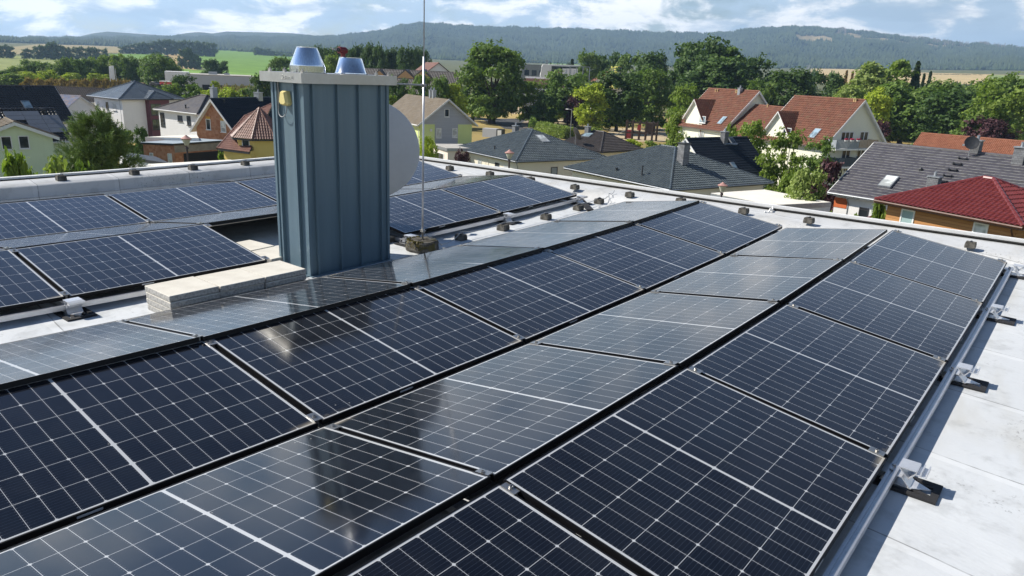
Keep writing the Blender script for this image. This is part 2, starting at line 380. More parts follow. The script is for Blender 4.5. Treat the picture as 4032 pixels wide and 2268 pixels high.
def cone_forest(name, A, T, fn, hmin, hmax, material, seed, wid=0.30):
    rs = np.random.RandomState(seed); r, z = fn(A, T); n = len(A)
    X = CAM[0]+r*np.sin(np.radians(A)); Y = CAM[1]+r*np.cos(np.radians(A)); h = rs.uniform(hmin, hmax, n)*(0.8+0.3*rng_noise(A*2.2, T*30, 4.0)); w = h*rs.uniform(wid*0.7, wid*1.25, n)
    k = 5; ang = rs.uniform(0, 6.28, n)
    V = np.zeros((n, k+2, 3))
    for i in range(k):
        V[:, i, 0] = X+w*np.cos(ang+i*2*np.pi/k); V[:, i, 1] = Y+w*np.sin(ang+i*2*np.pi/k); V[:, i, 2] = z+h*0.10
    V[:, k, 0] = X+rs.uniform(-.3, .3, n)*w; V[:, k, 1] = Y+rs.uniform(-.3, .3, n)*w; V[:, k, 2] = z+h
    V[:, k+1, 0] = X; V[:, k+1, 1] = Y; V[:, k+1, 2] = z-3
    F = np.array([(i, (i+1) % k, k) for i in range(k)]+[((i+1) % k, i, k+1) for i in range(k)])
    faces = (F[None]+(np.arange(n)*(k+2))[:, None, None]).reshape(-1, 3)
    me = bpy.data.meshes.new(name); me.vertices.add(n*(k+2)); me.vertices.foreach_set('co', V.reshape(-1))
    me.loops.add(faces.size); me.loops.foreach_set('vertex_index', faces.reshape(-1).astype(np.int32))
    me.polygons.add(len(faces)); me.polygons.foreach_set('loop_start', np.arange(0, faces.size, 3, dtype=np.int32))
    me.update(calc_edges=True); me.materials.append(material)
    o = bpy.data.objects.new(name, me); C.objects.link(o); return o
rs = np.random.RandomState(3)
def scatter(n, a0, a1, t0, t1, pw=0.7):
    A = rs.uniform(a0, a1, n); T = t0+(t1-t0)*rs.uniform(0, 1, n)**pw; k = ~cleared(A, T); return A[k], T[k]
forest_mat = leafy('spruce_forest', (0.014, 0.030, 0.018), (0.10, 0.135, 0.06), 0.05, 0.9, 0.004)
A1, T1 = scatter(78000, -78, 1.5, 0.0, 1.0); A2, T2 = scatter(7000, -78, 1.5, 0.985, 1.01, 1.0)
o = cone_forest('forest', np.concatenate([A1, A2]), np.concatenate([T1, T2]), hill_pt, 14, 29, forest_mat, 1)
tag(o, 'blue green spruce forest covering the long hills on the horizon', 'forest', kind='stuff')
# grey dead trunks along the right-hand crest
dead = plain('dead_spruce', (0.24, 0.21, 0.18), 0.9)
m = MB()
for i in range(420):
    x = random.choice([random.uniform(2090, 2110), random.uniform(2270, 2345), random.uniform(2330, 2420), random.uniform(2446, 2470), random.uniform(2480, 2600)])
    az = np.array([az_of(x*OV)]); t = np.array([random.uniform(0.955, 1.004)]); r, z = hill_pt(az, t)
    X = CAM[0]+r[0]*math.sin(R(az[0])); Y = CAM[1]+r[0]*math.cos(R(az[0])); h = random.uniform(18, 34); w = random.uniform(1.6, 2.8)
    m.add([(X-w, Y, z[0]-2), (X+w, Y, z[0]-2), (X, Y+w, z[0]-2), (X, Y, z[0]+h)], [(0, 1, 3), (1, 2, 3), (2, 0, 3)])
tag(m.build('dead_forest', dead), 'grey leafless spruce trunks standing along the right-hand hill crest', 'dead trees', kind='stuff')
# low wood in front of the hills (rounder crowns)
low_mat = leafy('valley_wood', (0.035, 0.062, 0.022), (0.085, 0.125, 0.045), 0.08, 0.9, 0.01)
def low_pt(az, t):
    r = 2450+550*t; return r, terrain(r, az)
A3 = rs.uniform(-78, 2, 5200); T3 = rs.uniform(0.15, 1, 5200)
keep = (rng_noise(A3*0.5, T3*2, 6.0) > -0.15) & ~((A3 > az_of(1960*OV)) & (T3 < 0.72)) & ~((A3 < az_of(600*OV)) & (T3 < 0.6))
o = cone_forest('valley_wood', A3[keep], T3[keep], low_pt, 9, 17, low_mat, 5, 0.5)
tag(o, 'dark band of mixed woodland at the foot of the hills', 'woodland', kind='stuff')
# masts on the flat summit
for nm, lab, x, y, h in (('radio_mast', 'thin radio mast on the flat hilltop', 2016+.3913*235, 104, 26), ('lookout_tower', 'small lookout tower on the flat hilltop beside the mast', 2016+.3913*265, 104, 20)):
    az = np.array([az_of(x, y)]); r, z = hill_pt(az, np.array([1.0])); X = CAM[0]+r[0]*math.sin(R(az[0])); Y = CAM[1]+r[0]*math.cos(R(az[0]))
    t = thing(nm, lab, 'mast' if 'mast' in nm else 'tower', (X, Y, z[0]))
    m = MB()
    if 'mast' in nm:
        m.tube([(0, 0, -5), (0, 0, h*1.6)], 1.0, 6, r2=0.5).build('mast_shaft', zinc, t); MB().lathe([(0.0, h*1.3), (1.6, h*1.3), (1.6, h*1.36), (0, h*1.36)], n=8).build('antenna_ring', zinc, t)
    else:
        m.lathe([(2.2, -5), (1.8, h), (0, h)], n=10).build('shaft', zinc, t); MB().lathe([(0, h), (4.5, h+1), (4.5, h+4.5), (0, h+6.5)], n=12).build('viewing_cabin', dark_trim, t)
# ---------------------------------------------------------------- our own building: the flat roof we stand on
def sag(Y): return 0.00407378*(np.clip(Y, -2.2, 9)-1.7)**2
RF = -0.12
def roof_z(Y): return RF+float(sag(Y))
def at_roof(x, y, up=0.0):
    Y = 2.0
    for _ in range(12): p = at_z(x, y, roof_z(Y)+up); Y = p[1]
    return p
def membrane_mat(name, base):
    g = G(name); co = g.coord(); s = g.sep(co)
    n1 = g.noise(co, 0.55, 6, 0.6, 0.4); n2 = g.noise(co, 4.5, 6, 0.65); n3 = g.noise(g.map(co, (1.0, 0.22, 1)), 2.2, 5, 0.6, 0.6); n4 = g.noise(co, 38, 4, 0.7)
    c = g.mix(g.ramp(n1, 0.35, 0.7), tuple(x*0.9 for x in base), base)
    c = g.mix(g.m('MULTIPLY', g.ramp(n3, 0.50, 0.74), 0.45), c, (0.44, 0.42, 0.36))                         # dried puddle rings
    c = g.mix(g.m('MULTIPLY', g.ramp(n2, 0.48, 0.68), 0.36), c, (0.27, 0.28, 0.275))                        # grey grime
    sp = g.m('MULTIPLY', g.ramp(n4, 0.56, 0.70), g.ramp(g.noise(co, 1.1, 3, 0.6, 0.8), 0.52, 0.66))
    c = g.mix(g.m('MULTIPLY', sp, 0.95), c, (0.075, 0.075, 0.065))                                          # algae specks
    # welded seams across the rows every 1.05 m and one long one
    def seam(v, pitch, off, w):
        f = g.m('ABSOLUTE', g.m('SUBTRACT', g.m('FRACT', g.m('ADD', g.m('DIVIDE', v, pitch), off)), 0.5)); return g.m('LESS_THAN', f, w/pitch)
    wob = g.m('MULTIPLY', g.m('SUBTRACT', g.noise(co, 1.4, 2), 0.5), 0.05)
    y = g.m('ADD', s[1], g.m('ADD', wob, g.m('MULTIPLY', s[0], 0.12)))
    sm = seam(y, 1.05, 0.27, 0.005)
    c = g.mix(g.m('MULTIPLY', sm, g.ramp(n2, 0.3, 0.6, 0.15, 0.7)), c, (0.13, 0.13, 0.125))
    edge = seam(g.m('ADD', y, 0.035), 1.05, 0.27, 0.03)
    c = g.mix(g.m('MULTIPLY', edge, 0.18), c, (0.85, 0.86, 0.86))
    return g.bsdf(c, 0.55, 0.0, g.bump(g.m('ADD', g.m('MULTIPLY', n1, 3.0), g.m('MULTIPLY', n2, 0.35)), 0.35, 0.03), 0.4)
memb = membrane_mat('roof_membrane', (0.62, 0.645, 0.66)); memb_wall = membrane_mat('upstand_membrane', (0.60, 0.61, 0.61))
house_plaster = plain('own_plaster', (0.62, 0.56, 0.40), 0.85)
XL0, XL1 = -9.78, -10.34          # inner and outer edge of the upstand on the far side of the rows
def yfar(x): return 7.93+(x+9.0)*0.042   # outer edge of the upstand at the end of the rows
bld = thing('flat_roof_building', 'flat roofed building in the foreground with pale weathered roof membrane under the solar panels', 'building', (0, 0, 0))
m = MB(); xs = [XL1+0.05, XL0, -8, -6, -4, -2, 0, 1, 2, 3.2, 5, 8]; ys = np.linspace(-7, 8.6, 44)
vs = [(x, min(y, yfar(x)-0.05), roof_z(y) if y > -2.2 else roof_z(-2.2)) for y in ys for x in xs]; n = len(xs)
m.add(vs, [(j*n+i, j*n+i+1, (j+1)*n+i+1, (j+1)*n+i) for j in range(len(ys)-1) for i in range(n-1)])
m.build('roof_membrane', memb, bld, smooth=True)
# rounded upstand at the ends of the rows, then its outer metal edge with a dark strip beside it
m = MB(); xs = np.linspace(XL1, 8, 60); prof = [(-0.92, 0.0), (-0.86, 0.035), (-0.80, 0.10), (-0.73, 0.145), (-0.62, 0.165), (-0.40, 0.175), (-0.16, 0.185), (-0.11, 0.19), (-0.10, 0.10), (-0.05, 0.10)]
vs = []
for x in xs:
    for dy, h in prof:
        y = yfar(x)+dy; w = 0.012*rng_noise(x*2.3, dy*9, 3.0)+0.02*rng_noise(x*0.9, dy*2, 1.0)
        vs.append((x, y+w*(dy < -0.5), roof_z(6.95)+h*0.62+(w if 0.02 < h < 0.18 else 0)))
k = len(prof); m.add(vs, [(i*k+j, i*k+j+1, (i+1)*k+j+1, (i+1)*k+j) for i in range(len(xs)-1) for j in range(k-1)])
m.build('upstand', memb_wall, bld, smooth=True)
m = MB(); z0 = roof_z(6.95)+0.115; ang = math.atan(0.042); cxm = (XL1+8)/2
m.box((cxm, yfar(cxm)-0.015, z0+0.028), (8-XL1+0.2, 0.06, 0.075), 0, ang); m.box((cxm, yfar(cxm)+0.03, z0-0.16), (8-XL1+0.2, 0.012, 0.34), 0, ang)
m.build('edge_flashing', plain('edge_flashing_metal', (0.78, 0.78, 0.76), 0.5, 0.0, 0.08, 3), bld)
m = MB(); m.box((cxm, yfar(cxm)-0.075, z0+0.004), (8-XL1+0.2, 0.05, 0.02), 0, ang)
m.tube([(x, yfar(x)-0.10+0.006*math.sin(x*3), z0+0.022) for x in np.linspace(XL1, 8, 50)], 0.013, 6)
m.build('edge_strip', plain('dark_edge_strip', (0.022, 0.022, 0.02), 0.9, 0, 0.5, 14), bld)  # near-black bar and cord along the inner side of the edge
# upstand along the rows, left side of the picture
m = MB(); ys = np.linspace(-6, yfar(XL1), 40); prof = [(XL0+0.03, -0.02), (XL0, 0.02), (XL0-0.01, 0.205), (XL0-0.03, 0.222), (XL1+0.12, 0.235), (XL1+0.09, 0.235)]
vs = [(x, y, RF+float(sag(max(y, 0.5)))*0.55+h+0.01) for y in ys for x, h in prof]; k = len(prof)
m.add(vs, [(i*k+j, i*k+j+1, (i+1)*k+j+1, (i+1)*k+j) for i in range(len(ys)-1) for j in range(k-1)]); m.build('upstand', memb_wall, bld, auto=40)
m = MB()
def zL(y): return RF+float(sag(max(y, 0.5)))*0.55
m.tube([(XL1+0.075, y, zL(y)+0.245) for y in ys], 0.016, 6); m.build('edge_strip', MATS.get('g') or bpy.data.materials['dark_edge_strip'], bld)
m = MB(); vs = [(x, y, zL(y)+h) for y in ys for x, h in ((XL1+0.055, 0.2), (XL1+0.05, 0.285), (XL1-0.01, 0.287), (XL1-0.02, -0.1))]
m.add(vs, [(i*4+j, i*4+j+1, (i+1)*4+j+1, (i+1)*4+j) for i in range(len(ys)-1) for j in range(3)]); m.build('edge_flashing', bpy.data.materials['edge_flashing_metal'], bld)
m = MB(); m.prism([(XL1+0.03, -7), (8, -7), (8, yfar(8)-0.0), (XL1+0.03, yfar(XL1)-0.0)], -9.3, RF-0.06); m.build('wall', house_plaster, bld)

# ---------------------------------------------------------------- solar panels
PL, PW = 1.722, 1.152
def cell_mat():
    g = G('solar_cells'); s = g.sep(g.coord()); x, y = s[0], s[1]; oi = g.n('ShaderNodeObjectInfo').outputs['Random']
    half = PL/2; px = 0.0925; gap = 0.0072; py = 0.1862; my = (PW-6*py)/2
    u = g.m('SUBTRACT', g.m('ABSOLUTE', g.m('SUBTRACT', x, half)), gap)         # distance from the middle bar
    v = g.m('SUBTRACT', y, my)
    def near(val, pitch):                                                      # distance to the nearest grid line
        f = g.m('FRACT', g.m('ADD', g.m('DIVIDE', val, pitch), 0.5)); return g.m('MULTIPLY', g.m('ABSOLUTE', g.m('SUBTRACT', f, 0.5)), pitch)
    du, dv = near(u, px), near(v, py)
    line = g.m('MAXIMUM', g.m('LESS_THAN', du, 0.00095), g.m('LESS_THAN', dv, 0.00105))
    dia = g.m('LESS_THAN', g.m('ADD', near(u, px*2), dv), 0.0095)
    outm = g.m('MAXIMUM', g.m('LESS_THAN', u, 0.0), g.m('GREATER_THAN', u, px*9))
    outm = g.m('MAXIMUM', outm, g.m('MAXIMUM', g.m('LESS_THAN', v, 0.0), g.m('GREATER_THAN', v, py*6)))
    w = g.m('MAXIMUM', outm, g.m('MAXIMUM', line, dia))
    bus = g.m('LESS_THAN', near(g.m('ADD', v, py/20), py/10), 0.00055)
    dots = g.m('MULTIPLY', g.m('LESS_THAN', near(g.m('ADD', v, py/20), py/10), 0.0013), g.m('LESS_THAN', g.m('ABSOLUTE', g.m('SUBTRACT', du, 0.006)), 0.002))
    cu = g.m('FLOOR', g.m('DIVIDE', g.m('SUBTRACT', x, half), px)); cv = g.m('FLOOR', g.m('DIVIDE', v, py))
    wn = g.n('ShaderNodeTexWhiteNoise', noise_dimensions='3D'); cmb = g.n('ShaderNodeCombineXYZ'); g.put(cmb.inputs[0], cu); g.put(cmb.inputs[1], cv); g.put(cmb.inputs[2], g.m('MULTIPLY', oi, 17.0))
    g.t.links.new(cmb.outputs[0], wn.inputs[0])
    cell = g.mix(wn.outputs[0], (0.0022, 0.0032, 0.0068), (0.0044, 0.0058, 0.0105))
    cell = g.mix(bus, cell, (0.022, 0.028, 0.042)); cell = g.mix(g.m('MULTIPLY', dots, 0.35), cell, (0.25, 0.26, 0.28))
    c = g.mix(w, cell, (0.46, 0.475, 0.49))
    # dust film and sandy dirt washed into the lower corners
    n = g.noise(g.coord(), 5.0, 5, 0.6); sp = g.noise(g.coord(), 60, 2, 0.5)
    ex = g.ramp(g.m('MINIMUM', x, g.m('SUBTRACT', PL, x)), 0.22, 0.0); ey = g.ramp(y, 0.055, 0.0)
    d = g.m('MULTIPLY', g.m('MULTIPLY', ex, ey), g.ramp(n, 0.35, 0.55)); d = g.m('MAXIMUM', d, g.m('MULTIPLY', g.ramp(sp, 0.78, 0.84), 0.12))
    c = g.mix(g.m('MULTIPLY', d, 0.8), c, (0.42, 0.37, 0.28))
    c = g.mix(g.m('MULTIPLY', g.ramp(n, 0.4, 0.8), 0.008), c, (0.5, 0.48, 0.44))
    vo = g.vor(g.coord(), 13.0); vs_ = g.sep(vo.outputs['Color']); speck = g.m('MULTIPLY', g.m('LESS_THAN', g.m('ADD', vo.outputs['Distance'], g.m('MULTIPLY', n, 0.05)), 0.075), g.m('GREATER_THAN', vs_[0], 0.88))
    c = g.mix(g.m('MULTIPLY', speck, 0.55), c, (0.42, 0.41, 0.38))                                    # droppings and dried drops
    rough = g.m('ADD', g.ramp(n, 0.3, 0.7, 0.075, 0.125), g.m('MULTIPLY', d, 0.4))
    return g.bsdf(c, rough, 0.0, None, 0.62, Sheen_Weight=0.12, Sheen_Roughness=0.35, Sheen_Tint=(0.95, 0.92, 0.86, 1.0))
cells = cell_mat()
label_grey = plain('panel_type_plate', (0.5, 0.51, 0.52), 0.4)
def make_panel():
    root = thing('solar_panel', 'solar panel', 'solar panel')
    m = MB(); t = 0.03; lip = 0.0075
    m.bb((0, 0, -t), (PL, lip, 0)); m.bb((0, PW-lip, -t), (PL, PW, 0)); m.bb((0, lip, -t), (lip, PW-lip, 0)); m.bb((PL-lip, lip, -t), (PL, PW-lip, 0))
    m.build('frame', black_alu, root)
    m = MB(); m.bb((lip-0.001, lip-0.001, -0.0075), (PL-lip+0.001, PW-lip+0.001, -0.0018)); m.build('glass', cells, root)
    m = MB(); m.bb((0.55, -0.0015, -0.021), (0.65, 0.0, -0.010)); m.build('type_plate', label_grey, root)
    for yy in (0.055, PW-0.055):
        m = MB(); m.box((PL+0.0143, yy, 0.003), (0.052, 0.075, 0.005)); m.box((PL+0.0143, yy, -0.016), (0.02, 0.06, 0.034)); m.lathe([(0.0105, 0.0055), (0.0105, 0.013), (0.006, 0.0135), (0.006, 0.009), (0, 0.009)], (PL+0.0143, yy, 0), 8)
        m.build('clamp', steel, root, bevel=0.0008)
    return root
proto = make_panel()
PITCH_Y = 1.7506
# rows: first boundary along the row, which panels, description; EDGES: x and height of the low and the high edge
ROWS = [('R1', 0.0, range(-1, 4), 'of the dark row along the edge rail'),
        ('R2', 0.01, range(-1, 4), 'of the pale row beside the edge row'),
        ('R3', 0.004, range(-1, 4), 'of the dark row through the middle of the roof'),
        ('R4', -0.038, range(-1, 4), 'of the pale row beside the walkway and chimney foot'),
        ('L2', -0.08, (-1, 0, 2, 3), 'of the dark walkway row broken by the chimney'),
        ('L3', -0.08, range(-1, 4), 'of the thin grey row behind the chimney'),
        ('L4', -0.08, range(-1, 4), 'of the dark row behind the chimney near the left upstand'),
        ('L5', -0.08, range(-1, 4), 'of the last thin grey row against the left upstand')]
EDGES = {'R1': (0.629, 0.003, -0.520, 0.161), 'R2': (-1.707, -0.012, -0.570, 0.159), 'R3': (-1.750, -0.005, -2.888, 0.152), 'R4': (-4.010, 0.001, -2.872, 0.180),
         'L2': (-4.806, 0.001, -5.948, 0.164), 'L3': (-7.118, 0.0, -5.976, 0.164), 'L4': (-7.148, 0.0, -8.290, 0.164), 'L5': (-9.460, 0.0, -8.318, 0.164)}
ORD = {-1: 'nearest', 0: 'second', 1: 'third', 2: 'fourth', 3: 'farthest'}
first = True
for nm, y0, ks, desc in ROWS:
    xl, zl, xh, zh = EDGES[nm]
    for k in ks:
        ya, yb = y0+k*PITCH_Y+0.0143, y0+(k+1)*PITCH_Y-0.0143
        za, zb = float(sag(ya)), float(sag(yb))
        if xh < xl: o = Vector((xl, ya, zl+za)); ex = Vector((0, yb-ya, zb-za)).normalized()
        else: o = Vector((xl, yb, zl+zb)); ex = Vector((0, ya-yb, za-zb)).normalized()
        ey = Vector((xh-xl, 0, zh-zl)); ey = (ey-ex*ey.dot(ex)).normalized(); ez = ex.cross(ey)
        p = proto if first else dup(proto); first = False
        tw = Matrix.Rotation(R(random.uniform(-.16, .16)), 3, ex) @ Matrix.Rotation(R(random.uniform(-.16, .16)), 3, ey); ex, ey, ez = tw @ ex, tw @ ey, tw @ ez      # no two panels lie quite true
        p.matrix_world = Matrix(((ex.x, ey.x, ez.x, o.x), (ex.y, ey.y, ez.y, o.y), (ex.z, ey.z, ez.z, o.z), (0, 0, 0, 1)))
        ordn = ORD[k] if nm != 'L2' else {-1: 'nearest', 0: 'second', 2: 'third', 3: 'farthest'}[k]
        p['label'] = '%s solar panel %s' % (ordn, desc); p['category'] = 'solar panel'; p['group'] = 'solar panels on the flat roof'

# rails under the outer low edges, support feet at the panel joints, ballast carriers between the rows
def rail(label, x, y0, y1):
    m = MB(); ys = np.linspace(y0, y1, 20)
    prof = [(-0.022, -0.035), (-0.022, 0.0), (-0.006, 0.0), (-0.006, -0.006), (0.006, -0.006), (0.006, 0.0), (0.022, 0.0), (0.022, -0.035)]
    vs = [(x+a, y, RF+float(sag(y))+0.075+b) for y in ys for a, b in prof]; n = len(prof)
    m.add(vs, [(i*n+j, i*n+(j+1) % n, (i+1)*n+(j+1) % n, (i+1)*n+j) for i in range(len(ys)-1) for j in range(n)]+[tuple(range(n)), tuple(len(vs)-n+j for j in range(n))])
    return tag(m.build('mounting_rail', alu, None), label, 'rail', 'mounting rails under the panel edges')
rail('long aluminium mounting rail along the edge row beside the open roof strip', 0.668, -1.76, 7.02)
rail('aluminium mounting rail in front of the row left of the chimney', -4.752, -1.8, 1.69)
rail('aluminium mounting rail in front of the panel pair right of the chimney', -4.752, 3.36, 6.95)
foot_alu = plain('foot_aluminium', (0.70, 0.71, 0.73), 0.35, 0.55, 0.08, 8)
def make_foot():
    t = thing('support_foot', 'foot', 'support foot')
    m = MB(); z = 0.006                                                    # rubber mat with two triangular cut-outs: a frame of bars
    for a, b, c, d in ((-0.16, -0.105, 0.30, 0.035), (-0.16, 0.07, 0.30, 0.035), (0.105, -0.07, 0.035, 0.14), (-0.16, -0.07, 0.08, 0.14)):
        m.bb((a, b, 0), (a+c, b+d, 0.012))
    m.add([(-0.08, 0.012, 0.0), (0.105, 0.07, 0.0), (0.105, 0.045, 0.0), (-0.08, -0.012, 0), (-0.08, 0.012, 0.012), (0.105, 0.07, 0.012), (0.105, 0.045, 0.012), (-0.08, -0.012, 0.012)], [(0, 1, 2, 3), (4, 5, 6, 7), (0, 1, 5, 4), (1, 2, 6, 5), (2, 3, 7, 6), (3, 0, 4, 7)])
    m.add([(-0.08, 0.012, 0.0), (0.105, -0.045, 0.0), (0.105, -0.07, 0.0), (-0.08, -0.012, 0), (-0.08, 0.012, 0.0118), (0.105, -0.045, 0.0118), (0.105, -0.07, 0.0118), (-0.08, -0.012, 0.0118)], [(0, 1, 2, 3), (4, 5, 6, 7), (0, 1, 5, 4), (1, 2, 6, 5), (2, 3, 7, 6), (3, 0, 4, 7)])
    m.build('base_mat', rubber, t)
    m = MB(); w = 0.055
    def plate(x0, z0, x1, z1, th=0.005, ww=w):
        d = math.hypot(x1-x0, z1-z0); nx, nz = -(z1-z0)/d*th/2, (x1-x0)/d*th/2
        m.add([(x, y, z) for y in (-ww, ww) for x, z in ((x0+nx, z0+nz), (x1+nx, z1+nz), (x1-nx, z1-nz), (x0-nx, z0-nz))], [(0, 1, 2, 3), (7, 6, 5, 4), (0, 4, 5, 1), (1, 5, 6, 2), (2, 6, 7, 3), (3, 7, 4, 0)])
    plate(-0.125, 0.062, -0.03, 0.062); plate(-0.125, 0.016, -0.10, 0.062); plate(-0.055, 0.115, 0.028, 0.115); plate(0.028, 0.117, 0.028, 0.098); plate(0.028, 0.098, 0.075, 0.098)
    plate(0.048, 0.098, 0.048, 0.118, 0.006); plate(0.072, 0.098, 0.072, 0.118, 0.006); plate(-0.05, 0.113, 0.0, 0.062); plate(0.0, 0.062, 0.026, 0.1); plate(-0.03, 0.062, 0.012, 0.016); plate(-0.12, 0.0155, 0.02, 0.0155)
    m.add([(0.02, -0.05, 0.0145), (0.10, 0.0, 0.0145), (0.02, 0.05, 0.0145), (0.02, -0.05, 0.0185), (0.10, 0.0, 0.0185), (0.02, 0.05, 0.0185)], [(2, 1, 0), (3, 4, 5), (0, 1, 4, 3), (1, 2, 5, 4), (2, 0, 3, 5)])
    m.build('bracket', foot_alu, t)
    for yy in (-0.03, 0.03):
        MB().lathe([(0, 0.078), (0.009, 0.078), (0.009, 0.066), (0.005, 0.06)], (-0.085, yy, 0), 8).build('bolt', steel, t)
    return t
foot = make_foot(); used = [False]
def place_foot(x, y, label, group):
    f = foot if not used[0] else dup(foot); used[0] = True
    f.location = (x, y, roof_z(y)+0.002); f['label'] = label; f['group'] = group
for k, w in ((1, 'nearest'), (2, 'second'), (3, 'third'), (4, 'farthest')):
    place_foot(0.745, k*PITCH_Y-(0.05 if k == 4 else 0), '%s aluminium foot on its black mat along the open strip beside the edge rail' % w, 'support feet along the edge rail')
place_foot(-4.70, -0.08, 'aluminium foot in the walkway left of the paving slab stacks', 'support feet in the walkway')
for y, w in ((3.42, 'aluminium foot close behind the mossy rod base beside the chimney'), (5.17, 'aluminium foot at the joint of the panel pair right of the chimney'), (6.87, 'aluminium foot at the far end of the panel pair near the upstand')):
    place_foot(-4.70, y, w, 'support feet in the walkway')
def crossbars(label, x0, x1, y):
    m = MB(); m.box(((x0+x1)/2, y, roof_z(y)+0.035), (x1-x0, 0.04, 0.04)); tag(m.build('base_rail', alu), label, 'rail', 'base rails under the panel rows')
for k, w in ((0, 'nearest'), (1, 'second'), (2, 'middle'), (3, 'fourth'), (4, 'farthest')):
    crossbars('%s low base rail hidden under the four foreground panel rows' % w, -4.0, 0.63, k*PITCH_Y-(0.04 if k == 4 else 0))
for k, w in ((0, 'first'), (1, 'second'), (2, 'middle'), (3, 'fourth'), (4, 'last')):
    crossbars('%s low base rail under the rows behind the chimney' % w, -9.4, -4.82, -0.08+k*PITCH_Y-(0.04 if k == 4 else 0))

# ---------------------------------------------------------------- chimney clad in blue-grey sheet
def sheet_mat():
    g = G('blue_grey_sheet'); co = g.coord(); n = g.noise(g.map(co, (6, 6, 0.5)), 1.5, 4); n2 = g.noise(co, 25, 3)
    c = g.mix(g.ramp(n, 0.3, 0.7), (0.125, 0.190, 0.232), (0.15, 0.220, 0.262)); return g.bsdf(c, g.ramp(n2, 0.3, 0.7, 0.30, 0.42), 0.25, g.bump(n, 0.06, 0.02), 0.5)
sheet = sheet_mat()
hoodm = plain('stainless_hood', (0.50, 0.50, 0.48), 0.36, 0.8, 0.08, 5)
def mirror_mat():
    g = G('polished_steel'); n = g.noise(g.map(g.coord(), (1, 1, 0.2)), 9.0, 2); return g.bsdf((0.80, 0.82, 0.85), 0.11, 1.0)
polished = mirror_mat()
CX0, CX1, CY0, CY1 = -4.90, -4.425, 1.875, 2.845; CZ0 = roof_z(2.3)-0.01; CZ1 = 1.66
ch = thing('chimney', 'tall chimney clad in blue grey standing seam sheet with two shiny cones on top', 'chimney', ((CX0+CX1)/2, (CY0+CY1)/2, CZ0))
bx, by, bh = (CX1-CX0)/2, (CY1-CY0)/2, CZ1-CZ0
m = MB(); m.bb((-bx, -by, 0), (bx, by, bh)); m.build('cladding', sheet, ch)
cyc, cxc = (CY0+CY1)/2, (CX0+CX1)/2
m = MB()
for y in (1.958, 2.231, 2.478, 2.748): m.bb((bx, y-cyc-0.010, 0), (bx+0.028, y-cyc+0.010, bh))
for x in (-4.812, -4.545): m.bb((x-cxc-0.011, -by-0.030, 0), (x-cxc+0.011, -by, bh))
for y in (1.958, 2.231, 2.478, 2.748): m.bb((-bx-0.028, y-cyc-0.01, 0), (-bx, y-cyc+0.01, bh))
m.bb((bx-0.02, -by-0.012, 0), (bx+0.012, -by+0.02, bh)); m.bb((-bx-0.012, -by-0.012, 0), (-bx+0.02, -by+0.02, bh)); m.bb((bx-0.02, by-0.02, 0), (bx+0.012, by+0.012, bh))
m.build('standing_seam', sheet, ch)
m = MB(); m.bb((bx+0.001, -by-0.02, 0.0), (bx+0.05, by+0.02, 0.018)); m.bb((-bx-0.02, -by-0.05, 0.0), (bx, -by-0.001, 0.018)); m.build('base_flashing', sheet, ch)
HZ0, HZ1 = 1.648-CZ0, 1.735-CZ0; HX0, HX1, HY0, HY1 = -bx-0.085, bx+0.078, -by-0.075, by+0.058
m = MB(); t = 0.004
m.bb((HX0, HY0, HZ1-t), (HX1, HY1, HZ1)); m.bb((HX1-t, HY0, HZ0), (HX1, HY1, HZ1-t)); m.bb((HX0, HY0, HZ0), (HX0+t, HY1, HZ1-t))
m.bb((HX0+t, HY0, HZ0), (HX1-t, HY0+t, HZ1-t)); m.bb((HX0+t, HY1-t, HZ0), (HX1-t, HY1, HZ1-t)); m.bb((HX0+t, HY0+t, HZ0+0.01), (HX1-t, HY1-t, HZ0+0.014))
m.build('hood', hoodm, ch)
m = MB()
for x, y in ((HX1-0.05, HY0+0.05), (HX0+0.08, HY0+0.06), (HX1-0.05, HY1-0.22), (HX1-0.05, HY1-0.06), (0, HY0+0.05)): m.box((x, y, HZ1+0.012), (0.03, 0.02, 0.024)); m.lathe([(0.007, 0.0), (0.007, 0.036), (0, 0.038)], (x, y, HZ1), 8)
m.build('hood_bolt', steel, ch)
tx = bpy.data.curves.new('lettering', 'FONT'); tx.body = 'SCHIEDEL'; tx.size = 0.052; tx.extrude = 0.002; tx.align_x = 'CENTER'; tx.align_y = 'CENTER'; tx.small_caps_scale = 0.78
to = bpy.data.objects.new('lettering', tx); C.objects.link(to); to.parent = ch
for i in range(1, 8): tx.body_format[i].use_small_caps = True
tx.body = 'Schiedel'
for i in range(1, 8): tx.body_format[i].use_small_caps = True
dg = bpy.context.evaluated_depsgraph_get(); me = bpy.data.meshes.new_from_object(to.evaluated_get(dg)); bpy.data.objects.remove(to)
lo = bpy.data.objects.new('lettering', me); C.objects.link(lo); lo.parent = ch; lo.location = (0.115, HY0-0.0015, (HZ0+HZ1)/2); lo.rotation_euler = (R(90), 0, 0)
me.materials.clear(); me.materials.append(plain('embossed_letters', (0.66, 0.66, 0.63), 0.3, 0.7, 0.05))
